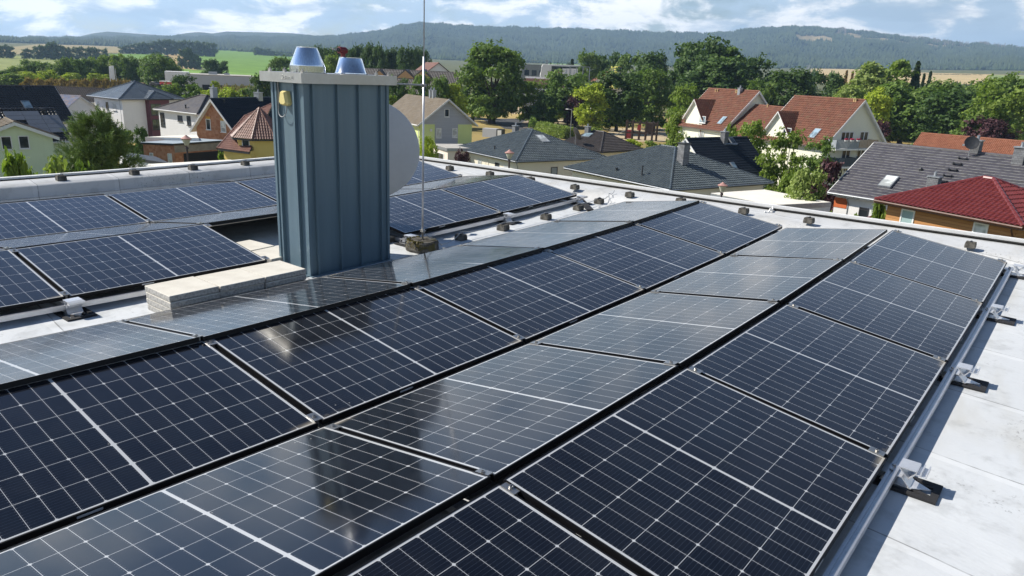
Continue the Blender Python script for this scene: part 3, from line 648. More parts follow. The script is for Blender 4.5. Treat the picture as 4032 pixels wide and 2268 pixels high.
def cone(px, rb, rt, h, band, label):
    c0 = np.array(ray(*px)); tt = (cxc-0.02-CAM[0])/c0[0]; p = CAM+c0*tt; y = float(p[1])-cyc
    m = MB(); pr = []
    if band: pr += [(rb+0.004, 0.0), (rb+0.004, band), (rb-0.002, band+0.001)]
    else: pr += [(rb+0.004, 0.0), (rb+0.003, 0.008), (rb-0.002, 0.009)]
    pr += [(rb-0.003, band+0.01), (rt, h-0.008), (rt+0.003, h-0.006), (rt+0.003, h), (rt-0.006, h), (rt-0.008, h-0.03), (0, h-0.03)]
    m.lathe(pr, (-0.02, y, HZ1+0.004), 40); o = m.build('flue_cone', polished, ch, auto=35); o['label'] = label
    MB().lathe([(0, 0.0), (rb+0.012, 0.0), (rb+0.012, 0.004), (0, 0.004)], (-0.02, y, HZ1), 40).build('cone_gasket', dark_trim, o)
    return y
k8 = lambda x, y: (1000+.38462*x, 150+.38462*y)
cone(k8(550, 345), 0.158, 0.092, 0.222, 0.056, 'taller polished cone with a cylindrical foot band')
y2 = cone(k8(992, 360), 0.150, 0.108, 0.152, 0.0, 'lower and wider polished cone')
# yellow junction box with its cable loop
cream = plain('cream_plastic', (0.72, 0.60, 0.25), 0.4, 0, 0.06); cable = plain('grey_cable', (0.30, 0.31, 0.31), 0.5)
jz = 1.51-CZ0; jx = -4.668-cxc
hexp = [(-0.055, -0.045), (-0.03, 0.062), (0.035, 0.062), (0.062, -0.045), (0.035, -0.068), (-0.03, -0.068)]; inn = [(x*0.78-0.004, z*0.78) for x, z in hexp]
m = MB(); vs = [(jx+x, -by, jz+z) for x, z in hexp]+[(jx+x, -by-0.035, jz+z) for x, z in hexp]+[(jx+x, -by-0.062, jz+z) for x, z in inn]
fs = [(i, (i+1) % 6, 6+(i+1) % 6, 6+i) for i in range(6)]+[(6+i, 6+(i+1) % 6, 12+(i+1) % 6, 12+i) for i in range(6)]+[(12, 13, 14, 15, 16, 17)]
jb = m.add(vs, fs).build('junction_box', cream, ch)
m = MB(); pts = [(jx+0.02, -by-0.03, jz-0.065)]+[(jx-0.045+0.065*math.cos(a), -by-0.03+0.01*math.sin(a), jz-0.10-0.07*math.sin(-a+math.pi)*-1) for a in np.linspace(0, -math.pi, 9)]+[(jx-0.113, -by-0.02, jz+0.05), (jx-0.118, -by-0.02, HZ0)]
m.tube(pts, 0.005, 6); m.build('cable', cable, jb)
# red power tool left on the hood behind the lower cone
red = plain('red_plastic', (0.13, 0.012, 0.014), 0.4, 0, 0.2)
_d = ray(*k8(895, 200)); TY = float((CAM+_d*((CX0+0.06-CAM[0])/_d[0]))[1])
t = thing('power_tool', 'dark red power tool with metal tip on the chimney hood behind the lower cone', 'power tool', (CX0+0.06, TY, CZ0+HZ1))
hz = 0.222; m = MB(); m.tube([(0, -0.03, hz), (0, 0.052, hz-0.004)], 0.034, 14); m.tube([(0, 0.052, hz-0.004), (0, 0.066, hz-0.005)], 0.027, 12); m.box((0, 0.022, 0.11), (0.032, 0.04, 0.17)); m.box((0, 0.025, 0.014), (0.06, 0.085, 0.028)); m.build('body', red, t, bevel=0.004)
m = MB(); m.tube([(0, -0.03, hz), (0, -0.06, hz+0.002)], 0.021, 12, r2=0.013); m.build('chuck', dark_trim, t); m = MB(); m.tube([(0, -0.06, hz+0.002), (0, -0.10, hz+0.006)], 0.007, 8); m.lathe([(0.0, hz-0.004), (0.011, hz+0.001), (0.011, hz+0.013), (0, hz+0.018)], (0, -0.10, 0), 8); m.build('bit', steel, t)

# ---------------------------------------------------------------- lightning rod in its mossy base, satellite dish
def moss_concrete(name, moss):
    g = G(name); co = g.coord(); n = g.noise(co, 14, 6, 0.65); n2 = g.noise(co, 55, 4, 0.7); z = g.sep(co)[2]
    c = g.mix(g.ramp(n, 0.35, 0.65), (0.05, 0.047, 0.040), (0.17, 0.16, 0.14)); c = g.mix(g.m('MULTIPLY', g.ramp(n2, 0.5, 0.68), 0.7), c, (0.035, 0.034, 0.028))
    if moss: c = g.mix(g.m('MULTIPLY', g.ramp(g.noise(co, 9, 4, 0.6, 1.0), 0.52, 0.64), 0.7), c, (0.11, 0.092, 0.022))
    return g.bsdf(c, 0.95, 0, g.bump(g.m('ADD', n, g.m('MULTIPLY', n2, 0.5)), 0.7, 0.012), 0.2)
mossy = moss_concrete('mossy_concrete', True); weathered = moss_concrete('weathered_concrete', False)
RX, RY = -4.46, 3.375; rz0 = roof_z(RY)
base = thing('rod_base', 'round mossy concrete base holding the lightning rod beside the chimney', 'concrete base', (RX, RY, rz0))
m = MB(); n = 30; vs = []
for zz, rr in ((0, 0.175), (0.03, 0.184), (0.06, 0.176), (0.10, 0.172), (0.116, 0.155), (0.118, 0.0)):
    for k in range(n): a = k*2*math.pi/n; q = rr*(1+0.03*math.sin(a*5+zz*40)+0.02*math.sin(a*11+1)); vs.append((q*math.cos(a), q*math.sin(a), zz+(0.004*math.sin(a*7) if zz > 0.09 else 0)))
m.add(vs, [(i*n+k, i*n+(k+1) % n, (i+1)*n+(k+1) % n, (i+1)*n+k) for i in range(5) for k in range(n)]); m.build('block', mossy, base)
m = MB()
for i in range(260):
    a = random.uniform(2.6, 5.6); rr = random.uniform(0.13, 0.186); zz = 0.118 if rr < 0.165 else random.uniform(0.05, 0.12); s = random.uniform(0.006, 0.014)
    c0 = Vector((rr*math.cos(a), rr*math.sin(a), zz)); u = Vector((random.uniform(-1, 1), random.uniform(-1, 1), random.uniform(0.2, 1))).normalized()*s; v = Vector((random.uniform(-1, 1), random.uniform(-1, 1), random.uniform(-1, 1))).normalized()*s
    m.add([c0-u, c0+v, c0+u, c0-v], [(0, 1, 2, 3)])
m.build('moss', leafy('moss', (0.06, 0.052, 0.010), (0.17, 0.135, 0.022), 0.1), base)
rod = thing('lightning_rod', 'thin tall aluminium lightning rod rising past the sky beside the chimney', 'lightning rod', (RX, RY, rz0+0.118))
m = MB(); m.tube([(0, 0, -0.03), (0.0, 0, 1.935-rz0-0.118)], 0.0105, 10); m.tube([(0, 0, 1.93-rz0-0.118), (0, 0, 4.3)], 0.006, 8); m.build('rod', alu, rod, smooth=True)
m = MB(); zc = 1.653-rz0-0.118; m.tube([(0, 0, zc), (HX1+cxc-0.06-RX+0.02, HY1+cyc-RY, zc+0.01)], 0.009, 8); m.build('distance_arm', cable, rod)
m = MB()
for zz in (zc, 0.10): m.box((0, 0, zz), (0.045, 0.03, 0.028)); m.tube([(0.02, -0.022, zz), (0.02, 0.022, zz)], 0.007, 6); m.tube([(-0.02, -0.022, zz+0.01), (-0.02, 0.022, zz+0.01)], 0.006, 6)
m.build('rod_clamp', steel, rod)
m = MB(); m.tube([(0.0, 0, 0.09), (0.07, 0.05, 0.02), (0.10, 0.11, 0.0), (0.10, 0.2, -0.08)], 0.005, 6); m.build('wire_tail', cable, rod)
DC = at_dist(1446, 598, 8.35); dish = thing('satellite_dish', 'large pale grey satellite dish half hidden behind the chimney', 'satellite dish', tuple(DC))
view = Vector(CAM-DC).normalized(); axis = (view*-1+Vector((0.10, 0.02, 0.30))).normalized()
q = axis.to_track_quat('Z', 'Y').to_matrix().to_4x4(); dish_paint = plain('dish_enamel', (0.56, 0.58, 0.60), 0.45, 0, 0.05, 2)
rad = 196*8.35/FPX; m = MB(); pr = [(0.001, 0.0)]+[(rad*s, 0.20*rad*s*s) for s in np.linspace(0.06, 1, 16)]+[(rad+0.006, 0.2*rad+0.004), (rad+0.006, 0.2*rad+0.014), (rad-0.008, 0.2*rad+0.010)]+[(rad*s-0.008, 0.20*rad*s*s+0.010) for s in np.linspace(0.98, 0.1, 12)]
m.lathe(pr, (0, 0, -0.10*rad), 64); o = m.build('reflector', dish_paint, dish, auto=40); o.matrix_local = q
m = MB(); m.tube([(0, 0, -0.1*rad-0.03), (0, 0, -0.02)], 0.07, 14); o = m.build('back_bracket', zinc, dish); o.matrix_local = q
bz = roof_z(DC[1])-DC[2]; bk = axis*(-0.10)
m = MB(); m.tube([(bk.x, bk.y, bz), (bk.x, bk.y, 0.05)], 0.032, 12); m.tube([(bk.x, bk.y, 0), (0, 0, 0)], 0.025, 8); m.build('mast', zinc, dish); m = MB(); m.box((bk.x, bk.y, bz+0.03), (0.5, 0.5, 0.06)); m.build('foot_plate', weathered, dish)
m = MB(); tip = axis*(rad*1.0); m.tube([tuple(axis*0.05+Vector((0, 0, -rad*0.9))), tuple(tip)], 0.012, 8); m.tube([tuple(tip), tuple(tip+axis*0.09)], 0.03, 10); m.build('feed_arm', zinc, dish)

# ---------------------------------------------------------------- paving slabs
def slab_mat():
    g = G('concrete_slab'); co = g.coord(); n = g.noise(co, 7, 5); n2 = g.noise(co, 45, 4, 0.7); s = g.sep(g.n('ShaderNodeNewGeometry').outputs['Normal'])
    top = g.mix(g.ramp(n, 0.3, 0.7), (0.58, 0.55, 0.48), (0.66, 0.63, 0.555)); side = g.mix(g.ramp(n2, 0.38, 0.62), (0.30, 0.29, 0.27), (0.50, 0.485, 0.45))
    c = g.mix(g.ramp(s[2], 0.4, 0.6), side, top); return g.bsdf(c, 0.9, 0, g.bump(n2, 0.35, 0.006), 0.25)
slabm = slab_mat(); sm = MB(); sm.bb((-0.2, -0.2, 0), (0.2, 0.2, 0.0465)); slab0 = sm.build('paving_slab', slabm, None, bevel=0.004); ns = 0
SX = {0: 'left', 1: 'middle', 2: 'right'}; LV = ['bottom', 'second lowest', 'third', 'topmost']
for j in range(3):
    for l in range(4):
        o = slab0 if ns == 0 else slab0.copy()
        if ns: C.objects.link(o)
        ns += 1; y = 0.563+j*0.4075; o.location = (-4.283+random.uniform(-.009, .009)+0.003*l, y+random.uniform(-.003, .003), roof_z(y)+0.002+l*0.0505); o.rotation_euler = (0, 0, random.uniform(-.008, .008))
        tag(o, '%s pale concrete slab of the %s' % (LV[l], ['stack farthest from the chimney', 'middle stack in the slab row', 'stack against the chimney foot'][j]), 'paving slab', 'stacked paving slabs by the chimney')
for (x, y, w) in ((-5.50, 1.86, 'pale slab lying flat just under the end of the panel behind the walkway'), (-5.08, 1.92, 'pale slab lying flat between that panel end and the chimney')):
    o = slab0.copy(); C.objects.link(o); o.location = (x, y, roof_z(y)+0.06); o.rotation_euler = (0, 0, 0.1); tag(o, w, 'paving slab', 'loose paving slabs near the chimney')
    o = slab0.copy(); C.objects.link(o); o.location = (x-0.02, y, roof_z(y)+0.005); o.rotation_euler = (0, 0, 0.02); tag(o, w.replace('pale slab lying flat', 'lower pale slab lying on the roof'), 'paving slab', 'loose paving slabs near the chimney')

# ---------------------------------------------------------------- conductor blocks and wires
def block_mesh():
    t = thing('conductor_block', 'block', 'concrete block')
    m = MB(); a, b, h = 0.056, 0.051, 0.072; 
    vs = [(x*a, y*a, 0) for x, y in ((-1, -1), (1, -1), (1, 1), (-1, 1))]+[(x*a*1.03, y*a*1.03, h*0.5) for x, y in ((-1, -1), (1, -1), (1, 1), (-1, 1))]+[(x*b, y*b, h) for x, y in ((-1, -1), (1, -1), (1, 1), (-1, 1))]
    m.add(vs, [(3, 2, 1, 0)]+[(i+4*l, (i+1) % 4+4*l, (i+1) % 4+4*l+4, i+4*l+4) for l in (0, 1) for i in range(4)]+[(8, 9, 10, 11)]); m.build('concrete', weathered, t, bevel=0.003)
    m = MB(); m.bb((-0.009, -0.03, h-0.004), (0.009, 0.03, h+0.011)); m.build('wire_holder', dark_trim, t); return t
blk = block_mesh(); bu = [0]; BLK = []
def place_block(p, label, group, rz=0.0):
    o = blk if bu[0] == 0 else dup(blk); bu[0] += 1; o.location = tuple(p); o.rotation_euler = (0, 0, rz+random.uniform(-.12, .12)); s = random.uniform(0.94, 1.06); o.scale = (s, s, s); o['label'] = label; o['group'] = group
z6 = lambda x, y: (1450+.42785*x, 500+.42785*y)
wb = []
for (x, y), w in zip((z6(852, 1040), z6(1240, 950), z6(1635, 850), z6(1932, 765), z6(2122, 705)), ('first weathered block behind the mossy rod base, counted along the walkway wire', 'second weathered block along the walkway wire', 'third weathered block along the walkway wire', 'fourth weathered block along the walkway wire', 'last weathered block of the walkway wire, near the upstand')):
    p = at_roof(x, y, 0.0); wb.append(p); place_block(p, w, 'blocks carrying the walkway wire')
zt = roof_z(6.95)+0.108
FB = [(1771, 669), (1929, 692), (2088, 716), (2263, 745), (2479, 775), (2680, 800), (2927, 840), (3184, 878), (3819, 975)]
FW_ = ['right behind the lightning rod', 'left of the far panel corner', 'peeking over the far panel corner of the pair by the chimney', 'on the upstand below the left hip bungalow', 'on the upstand below the middle hip bungalow', 'peeking over the end of the middle row', 'on the upstand in front of the white flat garage', 'on the upstand right of the white flat garage', 'on the upstand below the wooden house']
fb = []
for (x, y), w in zip(FB, FW_):
    p = at_z(x, y, zt+0.004); fb.append(p); place_block(p, 'dark weathered concrete block %s' % w, 'blocks on the far upstand')
LB = [(243, 722), (530.5, 696), (760.7, 674), (966, 655)]; lb = []
for (x, y), w in zip(LB, ('leftmost block on the left upstand, above the first far panel', 'second block on the left upstand, below the pine tree', 'block on the left upstand in front of the brick garage', 'block on the left upstand nearest the chimney')):
    d = ray(x, y); tt = ((XL0+XL1)/2+0.08-CAM[0])/d[0]; p = CAM+d*tt; p[2] = zL(p[1])+0.236; lb.append(p); place_block(p, w, 'blocks on the left upstand')
def wire(pts, label, r=0.0045, mt=cable):
    P = [np.array(p, float) for p in pts]; q = []
    for i in range(len(P)-1):
        for s in np.linspace(0, 1, 7)[:-1]: q.append(P[i]*(1-s)+P[i+1]*s+np.array([0.012*math.sin(math.pi*s), 0, -0.03*math.sin(math.pi*s)]))
    q.append(P[-1]); m = MB(); m.tube([tuple(p) for p in q], r, 6); return tag(m.build('conductor_wire', mt, None), label, 'wire', 'lightning conductor wires')
up = np.array([0, 0, 0.098])
wire([(RX+0.10, RY+0.2, rz0+0.05)]+[p+up for p in wb], 'grey conductor wire running through the blocks of the walkway')
h1 = at_z(*z6(2265, 585), zt+0.05)
wire([wb[-1]+up, at_z(*z6(2200, 640), zt-0.02), at_z(*z6(2215, 610), zt+0.03), h1], 'grey wire bending up from the walkway onto the far upstand', 0.005)
wire([at_roof(*z6(1940, 640), 0.02), at_roof(*z6(2000, 700), 0.01), at_roof(*z6(2120, 735), 0.01), at_roof(*z6(2240, 690), 0.02), at_z(*z6(2215, 640), zt)], 'loose white cable curling at the end of the walkway', 0.006, white_trim)
wire([p+up for p in lb]+[np.array([lb[-1][0], 6.5, zL(6.5)+0.33])], 'dark conductor wire held by the blocks of the left upstand')
k7 = lambda x, y: (2450+.33126*x, 450+.33126*y)
wire([at_z(*k7(1690, 1160), zt+0.01), at_z(*k7(1760, 1125), zt+0.05), at_z(*k7(1790, 1100), zt+0.06)], 'short white cable bent over the far upstand edge', 0.012, white_trim)
# black rubber drain cover strip at the end of the walkway
m = MB(); p = at_roof(*z6(1990, 715), 0.0); m.box((p[0], p[1], p[2]+0.012), (0.10, 1.0, 0.018), 0, 0.75); tag(m.build('rubber_strip', rubber), 'black rubber strip lying across the end of the walkway', 'rubber strip')
# ---------------------------------------------------------------- houses
def tile_mat(name, c0, c1, rough, moss=0.0, spec=0.5, tw=0.3, th=0.35, edge=None):
    g = G(name); co = g.coord('UV'); s = g.sep(co)
    cmb = g.n('ShaderNodeCombineXYZ'); g.put(cmb.inputs[0], g.m('FLOOR', g.m('DIVIDE', s[0], tw))); g.put(cmb.inputs[1], g.m('FLOOR', g.m('DIVIDE', s[1], th)))
    wn = g.n('ShaderNodeTexWhiteNoise', noise_dimensions='2D'); g.t.links.new(cmb.outputs[0], wn.inputs[0])
    n = g.noise(co, 0.6, 5, 0.6); f = g.m('ADD', g.m('MULTIPLY', wn.outputs[0], 0.55), g.m('MULTIPLY', n, 0.45))
    c = g.mix(f, c0, c1)
    if moss: c = g.mix(g.m('MULTIPLY', g.ramp(g.noise(co, 1.5, 6, 0.7), 0.5, 0.7), moss), c, (0.12, 0.11, 0.06))
    if edge: c = g.mix(g.m('MULTIPLY', g.m('LESS_THAN', g.m('FRACT', g.m('DIVIDE', s[1], th)), 0.13), g.ramp(g.noise(co, 2.5, 4), 0.35, 0.55, 0.25, 0.9)), c, edge)       # paler band along the lower edge of each course
    return g.bsdf(c, g.ramp(n, 0.3, 0.7, rough*0.85, rough*1.15), 0, None, spec)
def tile_slope(mb, poly, tw=0.30, th=0.35, amp=0.028, step=0.028, kind='wave', mi=0):
    """poly: convex roof face, its first edge the eave (left to right seen from outside). Adds real tile relief clipped to that face."""
    P = [Vector(p) for p in poly]; ex = (P[1]-P[0]).normalized(); nrm = (P[1]-P[0]).cross(P[-1]-P[0]).normalized(); ey = nrm.cross(ex)
    q = [((p-P[0]).dot(ex), (p-P[0]).dot(ey)) for p in P]; s0, s1 = min(a for a, _ in q), max(a for a, _ in q); t1 = max(b for _, b in q)
    ns = max(1, int(math.ceil((s1-s0)/tw))); nc = max(1, int(math.ceil(t1/th)))
    prof = {'wave': [(0, 0), (0.28, 1), (0.55, 0.85), (0.82, 0.0)], 'flat': [(0, 0.0), (0.06, 0.25), (0.94, 0.25)], 'double': [(0, 0), (0.2, 0.8), (0.4, 0.2), (0.6, 0.8), (0.85, 0.1)]}[kind]
    S_ = [(s0+(i+a)*tw, h*amp) for i in range(ns) for a, h in prof]+[(s0+ns*tw, 0)]
    T_ = []
    for j in range(nc): T_ += [(j*th, step), ((j+0.985)*th, 0.004)]
    nS, nT = len(S_), len(T_)
    vs = [tuple(P[0]+ex*s+ey*t+nrm*(h+dz)) for t, dz in T_ for s, h in S_]
    fs = [(j*nS+i, j*nS+i+1, (j+1)*nS+i+1, (j+1)*nS+i) for j in range(nT-1) for i in range(nS-1)]
    bm = bmesh.new(); bv = [bm.verts.new(v) for v in vs]
    for f in fs: bm.faces.new([bv[i] for i in f])
    for i in range(len(P)):
        a, b = P[i], P[(i+1) % len(P)]; e = (b-a).normalized(); outn = e.cross(nrm)
        if i == 0: continue
        bmesh.ops.bisect_plane(bm, geom=bm.verts[:]+bm.edges[:]+bm.faces[:], plane_co=a, plane_no=outn, clear_outer=True, dist=1e-4)
    bm.verts.index_update()
    o = len(mb.v); mb.v += [tuple(v.co) for v in bm.verts]
    mb.uv = getattr(mb, 'uv', {})
    for v in bm.verts: mb.uv[o+v.index] = ((v.co-P[0]).dot(ex)+o*0.013, (v.co-P[0]).dot(ey))
    for f in bm.faces: mb.f.append(tuple(o+v.index for v in f.verts)); mb.m.append(mi)
    bm.free()
def build_roof(mb, name, mats, parent):
    me = bpy.data.meshes.new(name); me.from_pydata(mb.v, [], mb.f)
    for m_ in mats: me.materials.append(m_)
    me.polygons.foreach_set('material_index', mb.m)
    uv = me.uv_layers.new(name='uv'); d = np.zeros(len(me.loops)*2); li = np.zeros(len(me.loops), np.int32); me.loops.foreach_get('vertex_index', li)
    U = getattr(mb, 'uv', {})
    for i, vi in enumerate(li): d[2*i:2*i+2] = U.get(int(vi), (mb.v[vi][0]+mb.v[vi][1], mb.v[vi][2]))
    uv.data.foreach_set('uv', d); o = bpy.data.objects.new(name, me); C.objects.link(o); o.parent = parent; return o
def ridge_cap(mb, a, b, r=0.11, mi=0, seg=0.4):
    a, b = Vector(a), Vector(b); n = max(1, int((b-a).length/seg)); d = (b-a)/n
    for i in range(n):
        p, q = a+d*i, a+d*(i+1.04); mb.tube([p, q], r*1.0, 8, mi, r2=r*0.86)

def plaster(name, col, bump=0.15, stain=0.10):
    g = G(name); co = g.coord(); n = g.noise(co, 0.5, 5); n2 = g.noise(co, 12, 3); n3 = g.noise(g.map(co, (1.5, 1.5, 0.25)), 1.2, 4)
    c = g.mix(g.m('MULTIPLY', g.ramp(n3, 0.5, 0.75), stain*1.5), g.mix(g.ramp(n, 0.3, 0.7), tuple(x*(1-stain*0.5) for x in col), col), tuple(x*0.7 for x in col))
    return g.bsdf(c, 0.9, 0, g.bump(n2, bump, 0.01), 0.2)
def brick_mat(name, c0, c1, mortar, bw=0.25, bh=0.12, ms=0.012):
    g = G(name); co = g.coord(); s = g.sep(co); cmb = g.n('ShaderNodeCombineXYZ'); g.put(cmb.inputs[0], g.m('ADD', s[0], s[1])); g.put(cmb.inputs[1], s[2])
    b = g.n('ShaderNodeTexBrick'); g.t.links.new(cmb.outputs[0], b.inputs[0]); b.inputs['Scale'].default_value = 1.0; b.inputs['Brick Width'].default_value = bw; b.inputs['Row Height'].default_value = bh; b.inputs['Mortar Size'].default_value = ms
    b.inputs['Color1'].default_value = c0+(1,); b.inputs['Color2'].default_value = c1+(1,); b.inputs['Mortar'].default_value = mortar+(1,)
    n = g.noise(co, 0.9, 5); return g.bsdf(g.mix(g.ramp(n, 0.3, 0.7), g.mix(1.0, b.outputs[0], (0.75, 0.72, 0.7), 'MULTIPLY'), b.outputs[0]), 0.9, 0, g.bump(b.outputs[1], -0.25, 0.01), 0.2)
def boards_mat(name, c0, c1, pitch, vertical=False):
    g = G(name); co = g.coord(); s = g.sep(co); v = g.m('ADD', s[0], s[1]) if vertical else s[2]
    f = g.m('FRACT', g.m('DIVIDE', v, pitch)); n = g.noise(g.map(co, (0.6, 0.6, 9)), 1.5, 4)
    cmb = g.n('ShaderNodeCombineXYZ'); g.put(cmb.inputs[0], g.m('FLOOR', g.m('DIVIDE', v, pitch))); wn = g.n('ShaderNodeTexWhiteNoise', noise_dimensions='3D'); g.t.links.new(cmb.outputs[0], wn.inputs[0])
    c = g.mix(g.m('ADD', g.m('MULTIPLY', n, 0.6), g.m('MULTIPLY', wn.outputs[0], 0.4)), c0, c1)
    gap = g.ramp(f, 0.0, 0.12, 0.0, 1.0); return g.bsdf(g.mix(g.m('SUBTRACT', 1.0, gap), c, tuple(x*0.3 for x in c0)), 0.75, 0, g.bump(g.ramp(f, 0, 1, 1, 0, False), 0.5, 0.03), 0.3)

class House:
    """a house on a rectangle: local x along the ridge, y across it. a, b half sizes of the roof at the eave; ze eave height, rise to the ridge, zg ground."""
    def __init__(s, name, label, cx, cy, th, a, b, ze, rise, zg, kind='gable', hr=0.0, ox=0.35, oy=0.45, cat='house'):
        s.root = thing(name, label, cat, (cx, cy, zg), th); s.th = th; s.o = Vector((cx, cy, zg)); s.a, s.b, s.h, s.rise, s.kind, s.hr, s.ox, s.oy = a, b, ze-zg, rise, kind, hr, ox, oy
        s.wa, s.wb = a-ox, b-oy; s.slope = rise/b; s.zg = zg
        s.rot = Matrix.Rotation(th, 4, 'Z')
    def loc(s, P): return s.rot.inverted() @ (Vector(P)-s.o)
    def walls(s, m_, name='wall', gable=True):
        m = MB(); h = s.h+s.slope*s.oy-0.16; wa, wb = s.wa, s.wb
        if s.kind == 'gable' and gable:
            hr = s.h+s.rise-0.16
            prof = [(-wb, 0), (wb, 0), (wb, h), (0, hr), (-wb, h)]; n = 5
            vs = [(-wa, y, z) for y, z in prof]+[(wa, y, z) for y, z in prof]
            m.add(vs, [tuple(range(n-1, -1, -1)), tuple(range(n, 2*n))]+[(i, (i+1) % n, n+(i+1) % n, n+i) for i in range(n)])
        else: m.bb((-wa, -wb, 0), (wa, wb, s.h-0.02))
        s.wall = m.build(name, m_, s.root); return s
    def roof(s, m_, trim, tw=0.30, th=0.35, kind='wave', amp=0.06, step=0.06, cap=True, faces='all', capr=0.11):
        m = MB(); a, b, h, z1 = s.a, s.b, s.h, s.h+s.rise
        A, B, Cc, D = (-a, -b, h), (a, -b, h), (a, b, h), (-a, b, h); r = a if s.kind == 'gable' else s.hr
        E, F = (-r, 0, z1), (r, 0, z1); off = Vector((0, 0, -0.06))
        def sub(p, dz): return (p[0], p[1], p[2]+dz)
        sl = [[A, B, F, E], [Cc, D, E, F]]
        if s.kind == 'hip': sl += [[B, Cc, F], [D, A, E]]
        for p in sl: tile_slope(m, p, tw, th, amp, step, kind)
        # slab under the tiles
        if s.kind == 'gable':
            prof = [(-b, h-0.02), (0, z1-0.02), (b, h-0.02), (b, h-0.17), (0, z1-0.17), (-b, h-0.17)]; n = 6
            vs = [(-a+0.004, y, z) for y, z in prof]+[(a-0.004, y, z) for y, z in prof]
            m.add(vs, [(0, 1, 4, 5), (1, 2, 3, 4), (n+5, n+4, n+1, n), (n+4, n+3, n+2, n+1)]+[(i, (i+1) % n, n+(i+1) % n, n+i) for i in range(n)], 1)
        else:
            q = [sub(p, -0.02) for p in (A, B, Cc, D)]; q2 = [sub(p, -0.17) for p in (A, B, Cc, D)]; e, f = sub(E, -0.03), sub(F, -0.03)
            m.add(q+q2+[e, f], [(0, 1, 9, 8), (2, 3, 8, 9), (1, 2, 9), (3, 0, 8), (4, 7, 6, 5)]+[(i, (i+1) % 4, 4+(i+1) % 4, 4+i) for i in range(4)], 1)
        if cap:
            up = lambda p: (p[0], p[1], p[2]+0.03)
            ridge_cap(m, up(E), up(F), capr)
            if s.kind == 'hip':
                for p, q in ((A, E), (D, E), (B, F), (Cc, F)): ridge_cap(m, up(p), up(q), capr)
        s.rf = build_roof(m, 'roof', [m_, trim], s.root); return s
    def barge(s, m_, ends=(1,), w=0.2):
        z1 = s.h+s.rise
        for e in ends:
            x = e*s.a; m = MB()
            for sy in (-1, 1):
                vs = [(x+dx, sy*(s.b+0.02), s.h+dz) for dx in (0.0, e*0.05) for dz in (0.03, -w)]+[(x+dx, 0.0, z1+dz) for dx in (0.0, e*0.05) for dz in (0.05, -w+0.0)]
                m.add(vs, [(0, 1, 5, 4), (2, 6, 7, 3), (0, 4, 6, 2), (1, 3, 7, 5), (0, 2, 3, 1), (4, 5, 7, 6)])
            m.build('barge_board', m_, s.root)
        return s
    def gutter(s, m_, sides=(-1,), pipes=()):
        m = MB()
        ends = [(-s.a, s.a)]
        for sd in sides:
            if sd in (-1, 1): m.tube([(-s.a, sd*(s.b+0.05), s.h-0.03), (s.a, sd*(s.b+0.05), s.h-0.03)], 0.065, 8)
            else: x = (1 if sd > 0 else -1)*(s.a+0.05); m.tube([(x, -s.b, s.h-0.03), (x, s.b, s.h-0.03)], 0.065, 8)
        m.build('gutter', m_, s.root)
        for x, y, inx, iny in pipes:
            m = MB(); m.tube([(x, y, s.h-0.08), (x, y, s.h-0.2), (x+inx, y+iny, s.h-0.75), (x+inx, y+iny, 0.1)], 0.05, 8); m.build('downpipe', m_, s.root)
        return s
    def face(s, f):
        n = {'x+': (1, 0), 'x-': (-1, 0), 'y+': (0, 1), 'y-': (0, -1)}[f]; d = s.wa if f[0] == 'x' else s.wb; return n, d
    def window(s, f, u, z, w, h, pane=None, frame=None, mull=1, sill=True, name='window', depth=0.05, hbar=None, d0=None):
        """u along the face (x or y local), z centre height above ground"""
        n, d = s.face(f); d = d if d0 is None else d0
        def P(uu, dd, zz): return (n[0]*(d+dd), uu, zz) if f[0] == 'x' else (uu, n[1]*(d+dd), zz)
        t = min(0.075, w*0.13); m = MB()
        def bar(u0, u1, z0, z1, d0_=-0.02, d1=depth): m.bb(P(u0, d0_, z0), P(u1, d1, z1))
        bar(u-w/2, u-w/2+t, z-h/2, z+h/2); bar(u+w/2-t, u+w/2, z-h/2, z+h/2); bar(u-w/2+t, u+w/2-t, z+h/2-t, z+h/2); bar(u-w/2+t, u+w/2-t, z-h/2, z-h/2+t)
        for k in range(1, mull): uu = u-w/2+w*k/mull; bar(uu-t*0.7, uu+t*0.7, z-h/2+t, z+h/2-t)
        if hbar: bar(u-w/2+t, u+w/2-t, z-h/2+hbar*h-t*0.5, z-h/2+hbar*h+t*0.5, -0.02, depth-0.004)
        o = m.build(name, frame or white_trim, s.root)
        m = MB(); m.bb(P(u-w/2+t*0.6, 0.004, z-h/2+t*0.6), P(u+w/2-t*0.6, 0.018, z+h/2-t*0.6)); m.build('pane', pane or pane_dark, o)
        if sill: m = MB(); m.bb(P(u-w/2-0.06, -0.01, z-h/2-0.06), P(u+w/2+0.06, 0.14, z-h/2-0.004)); m.build('sill', frame or white_trim, o)
        return o
    def px(s, f, x0, y0, x1, y1, d0=None, **k):
        """place a window on a wall where the photo shows it (the sight lines to its corners meet the wall plane)"""
        n, d = s.face(f); d = d if d0 is None else d0; us, zs = [], []
        for x, y in ((x0, y0), (x1, y0), (x0, y1), (x1, y1)):
            dr = s.rot.inverted().to_3x3() @ Vector(ray(x, y)); c0 = s.loc(CAM)
            i = 0 if f[0] == 'x' else 1; t = (n[i]*d-c0[i])/dr[i]; p = c0+dr*t; us.append(p[1-i]); zs.append(p[2])
        u0, u1 = sorted((np.mean([us[0], us[2]]), np.mean([us[1], us[3]]))); z1, z0 = np.mean(zs[:2]), np.mean(zs[2:])
        return s.window(f, (u0+u1)/2, (z0+z1)/2, max(0.3, u1-u0), max(0.3, z1-z0), d0=d0, **k)
